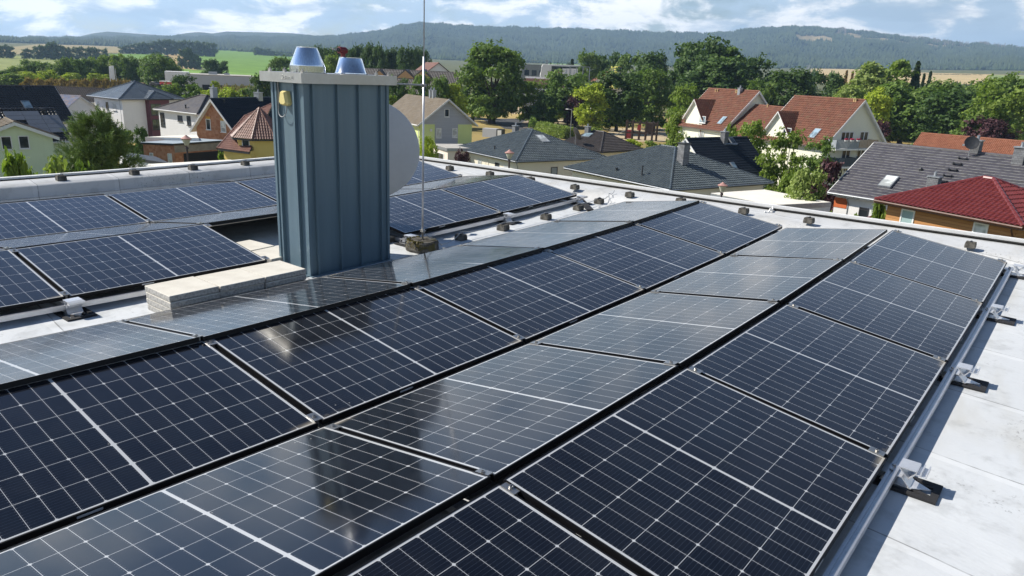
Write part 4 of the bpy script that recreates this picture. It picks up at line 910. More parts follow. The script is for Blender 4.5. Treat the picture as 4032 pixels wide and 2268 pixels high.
    def slope_pt(s, side, x, t):
        """point on the roof: side -1/+1 (y) , x along the ridge, t 0 eave .. 1 ridge"""
        return Vector((x, side*s.b*(1-t), s.h+s.rise*t))
    def slope_px(s, side, x, y):
        dr = s.rot.inverted().to_3x3() @ Vector(ray(x, y)); c0 = s.loc(CAM)
        n = Vector((0, side*s.rise, s.b)).normalized(); p0 = Vector((0, side*s.b, s.h)); t = (p0-c0).dot(n)/dr.dot(n); return c0+dr*t, n
    def on_slope(s, side, name, x, y, w, l, h, m_, inner=None, child=None):
        """a low box (skylight, solar panel) lying on the slope around the sight line through (x, y)"""
        p, n = s.slope_px(side, x, y) if not isinstance(x, Vector) else (x, Vector((0, side*s.rise, s.b)).normalized())
        ex = Vector((1, 0, 0)); ey = n.cross(ex); h += 0.07
        def blk(m, w, l, z0, z1):
            vs = [tuple(p+ex*(i*w/2)+ey*(j*l/2)+n*k) for k in (z0, z1) for i, j in ((-1, -1), (1, -1), (1, 1), (-1, 1))]; m.add(vs, [(0, 3, 2, 1), (4, 5, 6, 7), (0, 1, 5, 4), (1, 2, 6, 5), (2, 3, 7, 6), (3, 0, 4, 7)])
        m = MB(); blk(m, w, l, -0.05, h); o = m.build(name, m_, s.root)
        if inner: m = MB(); blk(m, w-0.14, l-0.14, h+0.002, h+0.012); m.build(child or 'pane', inner, o)
        return o
    def chimney(s, side, x, y, w, d, h, m_, capm=None, pot=True, off=0.0):
        p, n = s.slope_px(side, x, y); m = MB(); m.bb((p.x-w/2, p.y-d/2, p.z-0.8), (p.x+w/2, p.y+d/2, p.z+h)); o = m.build('chimney', m_, s.root)
        m = MB(); m.bb((p.x-w/2-0.06, p.y-d/2-0.06, p.z+h+0.002), (p.x+w/2+0.06, p.y+d/2+0.06, p.z+h+0.08)); m.build('cap', capm or zinc, o)
        if pot: m = MB(); m.lathe([(0.11, 0), (0.10, 0.3), (0.13, 0.31), (0.0, 0.36)], (p.x, p.y, p.z+h+0.08), 12); m.build('pot', zinc, o)
        return o
    def box(s, name, lo, hi, m_, parent=None): m = MB(); m.bb(lo, hi); return m.build(name, m_, parent or s.root)
ZP = dict(Z4=(2020, 230, .3434), Z1=(2600, 330, .1941), Z2=(3000, 340, .23292), Z3=(1450, 330, .23292), Z5=(560, 330, .38462), Z6=(0, 320, .41209), Z7=(2050, 440, .41209), r8=(3182, 450, .33126), r7=(2450, 450, .33126), r1=(0, 0, .3913), r2=(1008, 0, .3913), r3=(2016, 0, .3913), r4=(3024, 0, .3913), r5=(0, 300, .42785), r6=(1450, 500, .42785))
def zp(z, *q): a = ZP[z]; return tuple(a[i % 2]+v*a[2] for i, v in enumerate(q))

t_grey = tile_mat('grey_glazed_tiles', (0.055, 0.068, 0.075), (0.105, 0.125, 0.13), 0.27)
t_brown = tile_mat('dark_brown_tiles', (0.035, 0.03, 0.028), (0.075, 0.064, 0.058), 0.5)
t_black = tile_mat('black_tiles', (0.010, 0.014, 0.020), (0.022, 0.028, 0.036), 0.32)
t_dark = tile_mat('anthracite_tiles', (0.022, 0.023, 0.025), (0.05, 0.05, 0.05), 0.38)
t_red = tile_mat('red_clay_tiles', (0.115, 0.042, 0.026), (0.225, 0.090, 0.052), 0.8, 0.6)
t_orange = tile_mat('orange_clay_tiles', (0.21, 0.075, 0.038), (0.36, 0.15, 0.085), 0.8, 0.25)
t_glazed = tile_mat('wine_red_glazed_tiles', (0.13, 0.022, 0.022), (0.18, 0.040, 0.038), 0.36)
t_purple = tile_mat('plum_tiles', (0.046, 0.045, 0.056), (0.088, 0.084, 0.098), 0.55, 0.2, tw=0.33, th=0.34, edge=(0.36, 0.36, 0.34))
t_olive = tile_mat('olive_brown_tiles', (0.10, 0.078, 0.05), (0.155, 0.122, 0.08), 0.75)
t_rust = tile_mat('rusty_clay_tiles', (0.13, 0.058, 0.042), (0.28, 0.145, 0.105), 0.5, 0.2)
t_slate = tile_mat('blue_grey_flat_tiles', (0.07, 0.085, 0.10), (0.115, 0.135, 0.15), 0.3)
w_cream = plaster('cream_render', (0.80, 0.74, 0.60)); w_white = plaster('white_render', (0.82, 0.82, 0.81)); w_ivory = plaster('ivory_render', (0.83, 0.82, 0.68)); w_green = plaster('pale_green_render', (0.66, 0.75, 0.52)); w_lime = plaster('lime_render', (0.64, 0.74, 0.32)); w_yellow = plaster('yellow_render', (0.80, 0.60, 0.20)); w_plum = plaster('plum_render', (0.16, 0.075, 0.09)); w_grey = plaster('light_grey_render', (0.50, 0.51, 0.53)); w_pink = plaster('pinkish_render', (0.78, 0.68, 0.58)); w_orange = plaster('orange_render', (0.6, 0.16, 0.06))
brick = brick_mat('clay_block_brick', (0.40, 0.17, 0.09), (0.54, 0.29, 0.18), (0.42, 0.25, 0.16), 0.25, 0.24, 0.008)
timber = boards_mat('larch_boards', (0.34, 0.16, 0.055), (0.50, 0.26, 0.10), 0.16); grey_boards = boards_mat('grey_painted_boards', (0.36, 0.38, 0.42), (0.44, 0.46, 0.50), 0.16)
chim_grey = brick_mat('grey_slate_chimney', (0.16, 0.17, 0.18), (0.26, 0.27, 0.28), (0.09, 0.09, 0.10), 0.22, 0.14, 0.008)
flat_roof = plain('bitumen_flat_roof', (0.42, 0.40, 0.36), 0.9, 0, 0.12, 0.7); pale_roof = plain('pale_flat_roof', (0.78, 0.74, 0.65), 0.85, 0, 0.06, 0.6); blue_roof = plain('grey_blue_flat_roof', (0.34, 0.40, 0.44), 0.6, 0, 0.1, 0.6)
conc = plain('raw_concrete', (0.30, 0.28, 0.25), 0.9, 0, 0.2, 1.5); door_dark = boards_mat('dark_garage_door', (0.018, 0.020, 0.024), (0.026, 0.028, 0.032), 0.22); pv_mat = plain('flat_pv_panels', (0.20, 0.215, 0.24), 0.3, 0, 0.06, 0.5)  # PV grey is lightened to put the reflected sky into the colour

# --- the two grey hip bungalows just beyond our roof, the brown one behind
H = House('bungalow', 'cream bungalow with grey hip roof and one skylight, left of the two grey hip roofs', -49.72, 64.21, -0.29, 6.48, 6.3, -6.88, 2.61, -9.9, 'hip', 0.48, 0.55, 0.6)
H.walls(w_cream).roof(t_grey, dark_trim); H.gutter(zinc, (-1, 2), [(6.45, -6.2, -0.45, 0.5)])
H.px('y-', *zp('Z3', 1855, 1282, 1915, 1395), frame=white_trim, pane=pane_curtain); H.px('y-', *zp('Z3', 2145, 1335, 2215, 1440), frame=dark_trim); H.px('y-', *zp('Z3', 2290, 1392, 2375, 1450), pane=shutter); H.px('x+', *zp('Z7', 288, 527, 350, 622), pane=pane_blue, frame=dark_trim, hbar=0.25)
H.px('y-', *zp('Z3', 1985, 1290, 2030, 1440), pane=w_cream, frame=w_cream, sill=False, name='wall_panel')
def skylight_hip(H, x, y, w=0.8, l=1.2):
    """skylight on the hip end that faces x+"""
    n = Vector((H.rise, 0, H.a-H.hr)).normalized(); p0 = Vector((H.a, 0, H.h)); dr = H.rot.inverted().to_3x3() @ Vector(ray(x, y)); c0 = H.loc(CAM); t = (p0-c0).dot(n)/dr.dot(n); p = c0+dr*t
    ex = Vector((0, 1, 0)); ey = n.cross(ex)
    def blk(m, w, l, z0, z1): m.add([tuple(p+ex*(i*w/2)+ey*(j*l/2)+n*k) for k in (z0, z1) for i, j in ((-1, -1), (1, -1), (1, 1), (-1, 1))], [(0, 3, 2, 1), (4, 5, 6, 7), (0, 1, 5, 4), (1, 2, 6, 5), (2, 3, 7, 6), (3, 0, 4, 7)])
    m = MB(); blk(m, w, l, -0.05, 0.13); o = m.build('skylight', zinc, H.root); m = MB(); blk(m, w-0.2, l-0.2, 0.132, 0.14); m.build('pane', pane_curtain, o)
skylight_hip(H, *zp('Z7', 210, 262), 1.1, 1.6)
def vent(H, side, x, y, h=0.35, r=0.07, mt=None):
    p, n = H.slope_px(side, x, y); m = MB(); m.lathe([(r, -0.1), (r, h), (r*1.5, h), (r*1.5, h+0.08), (0, h+0.1)], tuple(p), 10); return m.build('vent_pipe', mt or dark_trim, H.root)
vent(H, -1, *zp('Z3', 2135, 1115)); H.chimney(1, *zp('Z3', 2490, 815), 0.6, 0.6, 0.7, chim_grey)
H = House('bungalow', 'cream bungalow with grey hip roof and a slate clad chimney beside its ridge', -30.64, 60.91, -0.30, 7.15, 6.7, -6.88, 2.65, -9.9, 'hip', 0.88, 0.55, 0.6)
H.walls(w_cream).roof(t_grey, dark_trim); H.gutter(zinc, (-1, 2), [(7.1, 6.0, -0.45, 0.0), (7.1, -6.5, -0.4, 0.45)])
def chimney_hip(H, x, y, w, d, h, m_):
    n = Vector((H.rise, 0, H.a-H.hr)).normalized(); p0 = Vector((H.a, 0, H.h)); dr = H.rot.inverted().to_3x3() @ Vector(ray(x, y)); c0 = H.loc(CAM); t = (p0-c0).dot(n)/dr.dot(n); p = c0+dr*t
    m = MB(); m.bb((p.x-w/2, p.y-d/2, p.z-0.6), (p.x+w/2, p.y+d/2, p.z+h)); o = m.build('chimney', m_, H.root); m = MB(); m.bb((p.x-w/2-0.07, p.y-d/2-0.07, p.z+h+0.002), (p.x+w/2+0.07, p.y+d/2+0.07, p.z+h+0.09)); m.build('cap', dark_trim, o)
    m = MB(); m.lathe([(0.1, 0), (0.1, 0.2), (0, 0.22)], (p.x, p.y, p.z+h+0.09), 10); m.build('pot', zinc, o)
chimney_hip(H, *zp('r7', 715, 585), 0.75, 0.75, 1.75, chim_grey); vent(H, -1, *zp('r7', 232, 735), 0.85, 0.07); vent(H, -1, *zp('Z7', 915, 568), 0.25, 0.1)
H = House('bungalow', 'bungalow with brown tiled hip roof behind the grey hip roofs, before the playground', -54.58, 86.51, -0.15, 4.6, 4.7, -7.82, 2.25, -11.2, 'hip', 0.95, 0.5, 0.5)
H.walls(w_cream).roof(t_brown, dark_trim); H.chimney(-1, *zp('Z7', 640, 205), 0.7, 0.6, 0.9, chim_grey)
H.on_slope(-1, 'skylight', *zp('Z7', 640, 228), 1.4, 1.1, 0.10, zinc, pane_blue); vent(H, -1, *zp('Z7', 570, 266), 0.25, 0.12)
d_ = thing('satellite_dish', 'dark satellite dish on the brown hip roof before the park lawn', 'satellite dish', tuple(at_dist(*zp('Z7', 528, 215), 101)))
m = MB(); m.lathe([(0.02, 0.0), (0.5, 0.05), (0.95, 0.18), (0.97, 0.2), (0.93, 0.2), (0.5, 0.08), (0.02, 0.03)], n=24); o = m.build('reflector', dark_trim, d_); o.rotation_euler = (R(65), 0, R(150)); m = MB(); m.tube([(0, 0, -1.4), (0, 0, 0)], 0.04, 8); m.build('mast', zinc, d_)
# black gable roof behind them
H = House('black_roof_house', 'cream house with black tiled gable roof, chimney and skylight behind the grey hip roofs', -32.3, 75.1, 1.31, 5.3, 4.5, -8.4, 4.2, -12, 'gable', 0, 0.5, 0.5)
H.o = Vector((-32.6, 76.6, -12)); H.root.location = H.o
H.walls(w_ivory).roof(t_black, white_trim, kind='double').barge(white_trim, (-1,)); H.chimney(-1, *zp('r7', 1208, 330), 0.7, 0.6, 1.1, chim_grey)
H.on_slope(-1, 'skylight', *zp('r7', 1305, 330), 0.8, 1.1, 0.10, zinc, pane_dark); H.on_slope(-1, 'skylight', *zp('r7', 1315, 615), 0.7, 0.9, 0.10, zinc, pane_blue); H.on_slope(-1, 'snow_guard', *zp('r7', 1290, 362), 2.2, 0.12, 0.12, zinc)
# white flat-roofed garage in front of them, and the low one by the left bungalow
def flat_building(name, label, corners, z, zg, wallm, roofm, fascia, over=0.0, fz=0.35, cat='garage'):
    """corners: four ground-plan points in order"""
    P = [Vector((p[0], p[1])) for p in corners]; c = sum(P, Vector((0, 0)))/4; t = thing(name, label, cat, (c.x, c.y, zg)); q = [p-c for p in P]
    def grow(k): return [tuple(v*(1+k/v.length)) for v in q]
    MB().prism(grow(0), 0, z-zg-fz).build('wall', wallm, t); MB().prism(grow(over+0.02), z-zg-fz+0.002, z-zg-0.03).build('fascia', fascia, t); MB().prism(grow(over-0.02), z-zg-0.028, z-zg).build('roof', roofm, t); return t, q
zz = -6.2; cs = [at_z(*zp('r7', *p), zz) for p in ((1055, 935), (1800, 1078), (2485, 1045), (1690, 893))]
flat_building('garage', 'white garage with pale flat roof just beyond the far upstand', cs, zz, -9.6, w_white, pale_roof, zinc)
zz = -6.6; cs = [at_z(*zp('Z3', *p), zz) for p in ((1105, 1015), (1345, 1085), (1700, 1010), (1500, 950))]
cs[2] = cs[1]+np.array([1.7, 3.0, 0]); cs[3] = cs[0]+np.array([1.7, 3.0, 0])
t, q = flat_building('garage', 'small cream garage with flat roof and dark door left of the bungalow', cs, zz, -9.7, w_pink, flat_roof, zinc, 0.25)
e = q[1]-q[0]; el = e.length; rz = math.atan2(e.y, e.x); c = (q[0]+q[1])/2; nn = Vector((e.y, -e.x)).normalized()
m = MB(); m.box((c.x+nn.x*0.02-e.x*0.06, c.y+nn.y*0.02-e.y*0.06, 1.15), (el*0.55, 0.06, 2.2), 0, rz); m.build('garage_door', pane_dark, t)
m = MB(); m.box((c.x-e.x*0.06, c.y-e.y*0.06, 1.15), (el*0.62, 0.08, 2.3), 0, rz); m.build('door_frame', white_trim, t)

# --- red-tiled apartment houses, right of centre
def red_house(tag_, label, cx, cy, th, a, b, ze, rise, hr_px, dorm, balcony):
    H = House('apartment_house', label, cx, cy, th, a, b, ze, rise, -11.9, 'gable', 0, 0.45, 0.5, 'apartment house')
    H.walls(w_ivory).roof(t_red, white_trim, tw=0.33, th=0.36).barge(white_trim, (-1, 1), 0.28)
    return H
def dormer(H, xa, w, ridge_t, eave_t, tile):
    """cross gable flush with the wall on the y- side: centre xa, width w; the heights are parts of the roof rise"""
    zr, ze_ = H.h+H.rise*ridge_t, H.h+H.rise*eave_t; yw = -H.wb-0.06; hw = w/2
    m = MB(); prof = [(xa-hw, 0.0), (xa+hw, 0.0), (xa+hw, ze_-0.03), (xa, zr-0.06), (xa-hw, ze_-0.03)]; n = 5; yb = -H.b*(1-ridge_t)+0.3
    vs = [(x, yw, z) for x, z in prof]+[(x, yb, z) for x, z in prof]
    m.add(vs, [tuple(range(n)), tuple(range(2*n-1, n-1, -1))]+[(i, (i+1) % n, n+(i+1) % n, n+i) for i in range(n)]); d = m.build('dormer', w_ivory, H.root)
    m = MB(); ov = 0.35; yf = yw-0.4; k = (zr-ze_)/hw; zE = ze_-k*ov+0.05
    yR = -H.b*(1-ridge_t); yE = -H.b*(1-(zE-H.h)/H.rise); zr2 = zr+0.05
    A, B_, Cc, D = (xa+hw+ov, yf, zE), (xa+hw+ov, yE, zE), (xa, yR, zr2), (xa, yf, zr2)
    tile_slope(m, [A, B_, Cc, D], 0.33, 0.36); A2, B2 = (xa-hw-ov, yf, zE), (xa-hw-ov, yE, zE); tile_slope(m, [B2, A2, D, Cc], 0.33, 0.36)
    dz = lambda p, z: (p[0], p[1], p[2]+z)
    m.add([dz(A, -0.02), dz(D, -0.02), dz(A2, -0.02), dz(A, -0.2), dz(D, -0.2), dz(A2, -0.2), dz(B_, -0.02), dz(Cc, -0.02), dz(B2, -0.02), dz(B_, -0.2), dz(Cc, -0.2), dz(B2, -0.2)], [(0, 1, 4, 3), (1, 2, 5, 4), (0, 3, 9, 6), (2, 8, 11, 5), (3, 4, 10, 9), (4, 5, 11, 10), (0, 6, 7, 1), (1, 7, 8, 2)], 1)
    build_roof(m, 'dormer_roof', [tile, white_trim], d); return yw
RHa = dict(cx=-43.59, cy=105.66, th=-0.46, a=5.62, b=5.8, ze=-4.86, rise=5.67)
H = red_house('', 'cream house with red roof and cross gable, farther of two alike', **RHa, hr_px=None, dorm=None, balcony=False)
yw = dormer(H, -1.6, 3.9, 0.72, 0.28, t_red); H.px('y-', *zp('Z1', 795, 655, 922, 795), d0=H.wb+0.06, mull=2, pane=pane_blue); H.px('y-', *zp('Z1', 770, 975, 880, 1095), d0=H.wb+0.06, mull=2, pane=pane_curtain)
H.on_slope(-1, 'skylight', *zp('Z1', 1262, 752), 0.9, 1.5, 0.10, zinc, pane_blue); H.chimney(-1, *zp('Z1', 1610, 200), 0.5, 0.5, 0.75, zinc)
for q in ((1120, 165), (1162, 165), (1530, 185), (1560, 185), (1590, 185)): vent(H, -1, *zp('Z1', *q), 0.3, 0.1, plain('clay_vent', (0.55, 0.38, 0.18), 0.7) if 'clay_vent' not in bpy.data.materials else bpy.data.materials['clay_vent'])
H.gutter(brown_pipe, (-1,), [(-1.6+2.15, -H.b+0.1, 0, 0.1)])
RHb = dict(cx=-26.11, cy=92.99, th=-0.43, a=5.3, b=5.57, ze=-4.86, rise=5.39)
H = red_house('', 'cream house with red roof and balconies in its gable wall', **RHb, hr_px=None, dorm=None, balcony=True)
dormer(H, -2.4, 3.7, 0.66, 0.22, t_red); H.px('y-', *zp('Z2', 360, 700, 500, 800), d0=H.wb+0.06, mull=2)
H.on_slope(-1, 'skylight', *zp('Z2', 900, 805), 0.9, 1.5, 0.10, zinc, pane_blue)
for q in ((1555, 265), (1585, 265)): vent(H, -1, *zp('Z2', *q), 0.3, 0.1, bpy.data.materials['clay_vent'])
H.gutter(brown_pipe, (-1,), [(-2.4+2.05, -H.b+0.1, 0, 0.1)])
H.px('x+', *zp('Z2', 1335, 768, 1540, 925), mull=3, sill=False, name='balcony_door'); H.px('x+', *zp('Z2', 1652, 765, 1790, 918), mull=2, sill=False, name='balcony_door')
H.px('x+', *zp('Z2', 1345, 1078, 1485, 1230), mull=2, sill=False, name='balcony_door'); H.px('x+', *zp('Z2', 1600, 1072, 1730, 1225), mull=2, sill=False, name='balcony_door'); H.px('x+', *zp('Z2', 1370, 1385, 1440, 1447), mull=2, sill=False, name='balcony_door')
def balcony(H, y0, y1, z, mrail, label=None):
    d = H.wa; m = MB(); m.bb((d, y0, z-0.2), (d+1.5, y1, z)); o = m.build('balcony', white_trim, H.root)
    m = MB()
    if mrail is not None:
        n = int((y1-y0)/0.22)
        for i in range(n): yy = y0+(i+0.5)*(y1-y0)/n; m.box((d+1.46, yy, z+0.52), (0.02, 0.17, 0.9))
        for xx in (y0+0.02, y1-0.02): m.bb((d, xx-0.01, z+0.08), (d+1.46, xx+0.01, z+0.97))
        m.bb((d+1.44, y0, z+0.98), (d+1.5, y1, z+1.02)); m.build('railing', mrail, o)
    if label: o['label'] = label
    return o
r_grey = plain('grey_balcony_boards', (0.30, 0.33, 0.35), 0.6); r_tan = plain('tan_balcony_cloth', (0.46, 0.36, 0.26), 0.8); r_blue = plain('slate_balcony_boards', (0.06, 0.085, 0.11), 0.6)
def zface(H, f, x, y):
    n, d = H.face(f); dr = H.rot.inverted().to_3x3() @ Vector(ray(x, y)); c0 = H.loc(CAM); i = 0 if f[0] == 'x' else 1; t = (n[i]*(d+1.5)-c0[i])/dr[i]; return c0+dr*t
pa, pb, pc_ = zface(H, 'x+', *zp('Z2', 1250, 1040)), zface(H, 'x+', *zp('Z2', 1640, 1040)), zface(H, 'x+', *zp('Z2', 1960, 1020)); zb_ = pb.z-0.2
bal = balcony(H, pa.y, pb.y-0.03, zb_+0.1, r_grey, 'grey boarded balcony with red flower boxes'); balcony(H, pb.y+0.03, pc_.y, zb_+0.1, r_tan, 'balcony hung with tan cloth')
qa, qb, qc = zface(H, 'x+', *zp('Z2', 1290, 1345)), zface(H, 'x+', *zp('Z2', 1590, 1340)), zface(H, 'x+', *zp('Z2', 1760, 1320))
balcony(H, qa.y, qb.y-0.03, qb.z-0.1, r_blue, 'slate blue balcony'); balcony(H, qb.y+0.03, qc.y, qb.z-0.08, r_blue, 'slate blue balcony half hidden by the dark roof')
fl = plain('red_flowers', (0.42, 0.02, 0.07), 0.8, 0, 0.5, 30)
for q in ((1410, 945), (1510, 945), (1615, 935)):
    p = zface(H, 'x+', *zp('Z2', *q)); m = MB(); m.box((H.wa+1.58, p.y, zb_+1.02), (0.16, 0.5, 0.16), 0)
    for i in range(26):
        c0 = Vector((H.wa+1.58+random.uniform(-.1, .1), p.y+random.uniform(-.28, .28), zb_+1.16+random.uniform(-.02, .12))); m.box(tuple(c0), (0.09, 0.09, 0.07), 1, random.random()*3)
    m.build('flower_box', [white_trim, fl], bal)
# lower link between them
p1 = Vector((-43.59, 105.66)); p2 = Vector((-26.11, 92.99)); mid = (p1+p2)/2
H = House('link_house', 'lower red tiled wing joining the two red apartment houses', mid.x-0.3, mid.y+1.2, -0.627, 6.3, 5.2, -5.3, 4.2, -11.9, 'gable', 0, 0.1, 0.45)
H.walls(w_ivory).roof(t_red, white_trim, tw=0.33, th=0.36); vent(H, -1, *zp('Z1', 2175, 470), 0.3, 0.1, bpy.data.materials['clay_vent'])

# --- right edge: plum roof, orange roof, wooden house with the wine-red roof
H = House('plum_roof_house', 'white house with big plum grey tiled roof, roof steps, skylight and satellite dish', -5.4, 61.3, -0.20, 8.1, 6.3, -6.0, 3.6, -9.7, 'gable', 0, 0.4, 0.5)
H.walls(w_white).roof(t_purple, white_trim, tw=0.33, th=0.34, kind='flat', amp=0.03, step=0.035).barge(white_trim, (-1, 1), 0.12); H.gutter(zinc, (-1,), [(-6.6, -6.25, 0.0, 0.45)])
H.on_slope(-1, 'skylight', *zp('r8', 955, 815), 0.95, 1.45, 0.12, zinc, pane_curtain)
H.chimney(-1, *zp('r8', 1990, 440), 0.6, 0.6, 0.75, chim_grey); H.chimney(-1, *zp('r8', 2500, 570), 0.7, 0.7, 1.0, chim_grey); H.chimney(-1, *zp('r8', 1480, 880), 0.75, 0.65, 0.8, chim_grey, pot=True)
for q in ((1835, 540), (1770, 605), (1715, 675), (1655, 745), (1600, 815)):
    p, n = H.slope_px(-1, *zp('r8', *q)); m = MB(); m.box(tuple(p+n*0.16), (0.62, 0.22, 0.03)); 
    for s_ in (-0.26, 0.26): m.box((p.x+s_, p.y, p.z+0.09), (0.05, 0.16, 0.2))
    m.build('roof_step', dark_trim, H.root)
p, n = H.slope_px(-1, *zp('r8', 1335, 672)); m = MB(); m.lathe([(0.13, -0.1), (0.13, 0.15), (0.08, 0.24), (0, 0.26)], tuple(p), 12); m.build('vent_pipe', dark_trim, H.root)
H.px('y-', *zp('r8', 600, 1108, 715, 1240), frame=dark_trim, pane=pane_dark, hbar=0.8)
m = MB(); m.bb((-7.72, -5.83, 2.6), (-6.7, -5.7, 3.35)); m.build('orange_wall_patch', w_orange, H.root)
dp = H.rot @ H.slope_px(-1, *zp('r8', 1905, 505))[0]+H.o
d_ = thing('satellite_dish', 'black satellite dish on its bracket at the ridge of the plum grey roof', 'satellite dish', tuple(dp))
m = MB(); m.lathe([(0.01, 0), (0.25, 0.03), (0.47, 0.10), (0.49, 0.115), (0.46, 0.115), (0.25, 0.05), (0.01, 0.02)], n=28); o = m.build('reflector', dark_trim, d_); o.location = (0, -0.05, 1.0); o.rotation_euler = (R(-72), 0, R(-160))
m = MB(); m.tube([(0, 0, -0.3), (0, 0, 1.0)], 0.03, 8); m.tube([(0, 0, 1.0), (-0.35, -0.3, 0.85)], 0.015, 6); m.box((-0.42, -0.34, 0.84), (0.14, 0.12, 0.14)); m.build('mast', zinc, d_)
H = House('orange_roof_house', 'long house with orange clay tiled roof behind the plum grey roof', 1.5, 84.5, -0.16, 12.5, 6.2, -8.2, 4.0, -12, 'gable', 0, 0.3, 0.4)
p = at_z(*zp('r8', 1345, 222), -4.6); pe = at_z(*zp('r8', 2560, 322), -4.6); th = math.atan2(pe[1]-p[1], pe[0]-p[0]); H.th = th; d = Vector((math.cos(th), math.sin(th)))
H.o = Vector((p[0]+d.x*12.5, p[1]+d.y*12.5, -12)); H.rot = Matrix.Rotation(th, 4, 'Z'); H.root.location = H.o; H.root.rotation_euler = (0, 0, th); H.rise = 4.2; H.h = 3.2
H.walls(w_cream).roof(t_orange, white_trim, tw=0.25, th=0.36)
m = MB(); p, n = H.slope_px(-1, *zp('r8', 2430, 500)); tile_slope(m, [(p.x-1.1, p.y-1.2, p.z-0.4), (p.x+1.1, p.y-1.2, p.z-0.4), (p.x+1.1, p.y+1.5, p.z+0.7), (p.x-1.1, p.y+1.5, p.z+0.7)], 0.25, 0.36); build_roof(m, 'dormer_roof', [t_orange, white_trim], H.root)
k = 1.12; H = House('wooden_house', 'larch clad house with shiny wine red hip roof at the right edge', CAM[0]-3.94*k, CAM[1]+41.80*k, -0.385, 3.96, 3.62, 1.811-5.41*k, 1.66, -9.5, 'hip', 0.25, 0.5, 0.55)
H.walls(timber).roof(t_glazed, brown_pipe, tw=0.26, th=0.36, amp=0.06, step=0.05, capr=0.12); H.gutter(brown_pipe, (-1, 2), [(3.4, -3.55, 0.0, 0.45)])
H.px('y-', *zp('r8', 1095, 1130, 1262, 1340), pane=plain('striped_blind', (0.3, 0.42, 0.42), 0.4)); H.px('y-', *zp('r8', 1955, 1290, 2140, 1462), pane=pane_curtain)
zz = -7.2; cs = [at_z(*zp('r8', *p), zz) for p in ((640, 1256), (960, 1200))]; dd = Vector(cs[1]-cs[0])
t = thing('porch_roof', 'low wine red tiled porch roof left of the wooden house', 'porch', tuple(cs[0]+np.array([1.2, 0, -2.3])))
m = MB(); L_ = 3.4; A = (-1.2, -0.4, 2.3); B_ = (L_-1.2, -1.8, 2.3); tile_slope(m, [A, B_, (L_-0.6, 0.2, 3.0), (0.2, 1.0, 3.0)], 0.26, 0.36, 0.035); ridge_cap(m, A, (0.2, 1.0, 3.05), 0.1); build_roof(m, 'roof', [t_glazed, brown_pipe], t); m = MB(); m.bb((0.2, -0.6, 0), (1.8, 0.4, 2.3)); m.build('wall', timber, t)
# --- green and white gable house behind the dish
H = House('gable_house', 'house with olive brown roof, lime walls and grey boarded gable behind the satellite dish', -76.95, 74.4, -0.37, 7.88, 4.58, -5.48, 3.5, -11.2, 'gable', 0, 0.7, 0.6)
H.walls(w_lime).roof(t_olive, white_trim, kind='flat', amp=0.012, step=0.015, cap=False).barge(plain('pale_grey_barge', (0.62, 0.62, 0.60), 0.6), (1,), 0.22)
hw = H.h+H.slope*H.oy-0.18; wb, x = H.wb, H.wa
m = MB(); zc = H.h-0.1; hh = H.h+H.rise-0.2
vs = [(x+dx, y, z) for dx in (-0.01, 0.05) for y, z in ((-wb+0.02, hw-0.2), (wb-0.02, hw-0.2), (wb-0.02, hw), (0, hh), (-wb+0.02, hw))]; n = 5
m.add(vs, [tuple(range(n-1, -1, -1)), tuple(range(n, 2*n))]+[(i, (i+1) % n, n+(i+1) % n, n+i) for i in range(n)]); m.bb((x-0.01, -1.75, 0), (x+0.045, 1.75, hw-0.204)); m.build('gable_boards', grey_boards, H.root)
H.px('x+', *zp('Z3', 1288, 425, 1368, 560), d0=H.wa+0.05); H.px('x+', *zp('Z3', 1148, 750, 1235, 915), d0=H.wa+0.05, pane=pane_curtain, hbar=0.18); H.px('x+', *zp('Z3', 1420, 750, 1505, 910), d0=H.wa+0.05, pane=pane_curtain, hbar=0.18)
H.box('lamp_box', (H.wa, -2.5, H.h-0.9), (H.wa+0.12, -2.2, H.h-0.55), white_trim); H.gutter(white_trim, (-1,), [(7.0, -4.6, 0, 0.5)])
H.chimney(-1, *zp('Z3', 1062, 222), 0.5, 0.5, 0.9, zinc); H.chimney(-1, *zp('Z3', 1112, 226), 0.5, 0.5, 0.9, zinc)
m = MB(); X0 = H.wa; zr = 2.4; A, B_, Cc, D = (X0+3.4, -1.9, 2.1), (X0+3.4, 6.3, 2.1), (X0+0.06, 6.3, 3.1), (X0+0.06, -1.9, 3.1); tile_slope(m, [A, B_, Cc, D]); m.add([A, B_, Cc, D]+[(p[0], p[1], p[2]-0.2) for p in (A, B_, Cc, D)], [(4, 7, 6, 5), (0, 4, 5, 1), (1, 5, 6, 2), (3, 2, 6, 7), (0, 3, 7, 4)], 1)
build_roof(m, 'lean_to_roof', [t_black, dark_trim], H.root); H.box('lean_to_wall', (X0, -1.6, 0), (X0+3.0, 6.0, 2.05), w_white)

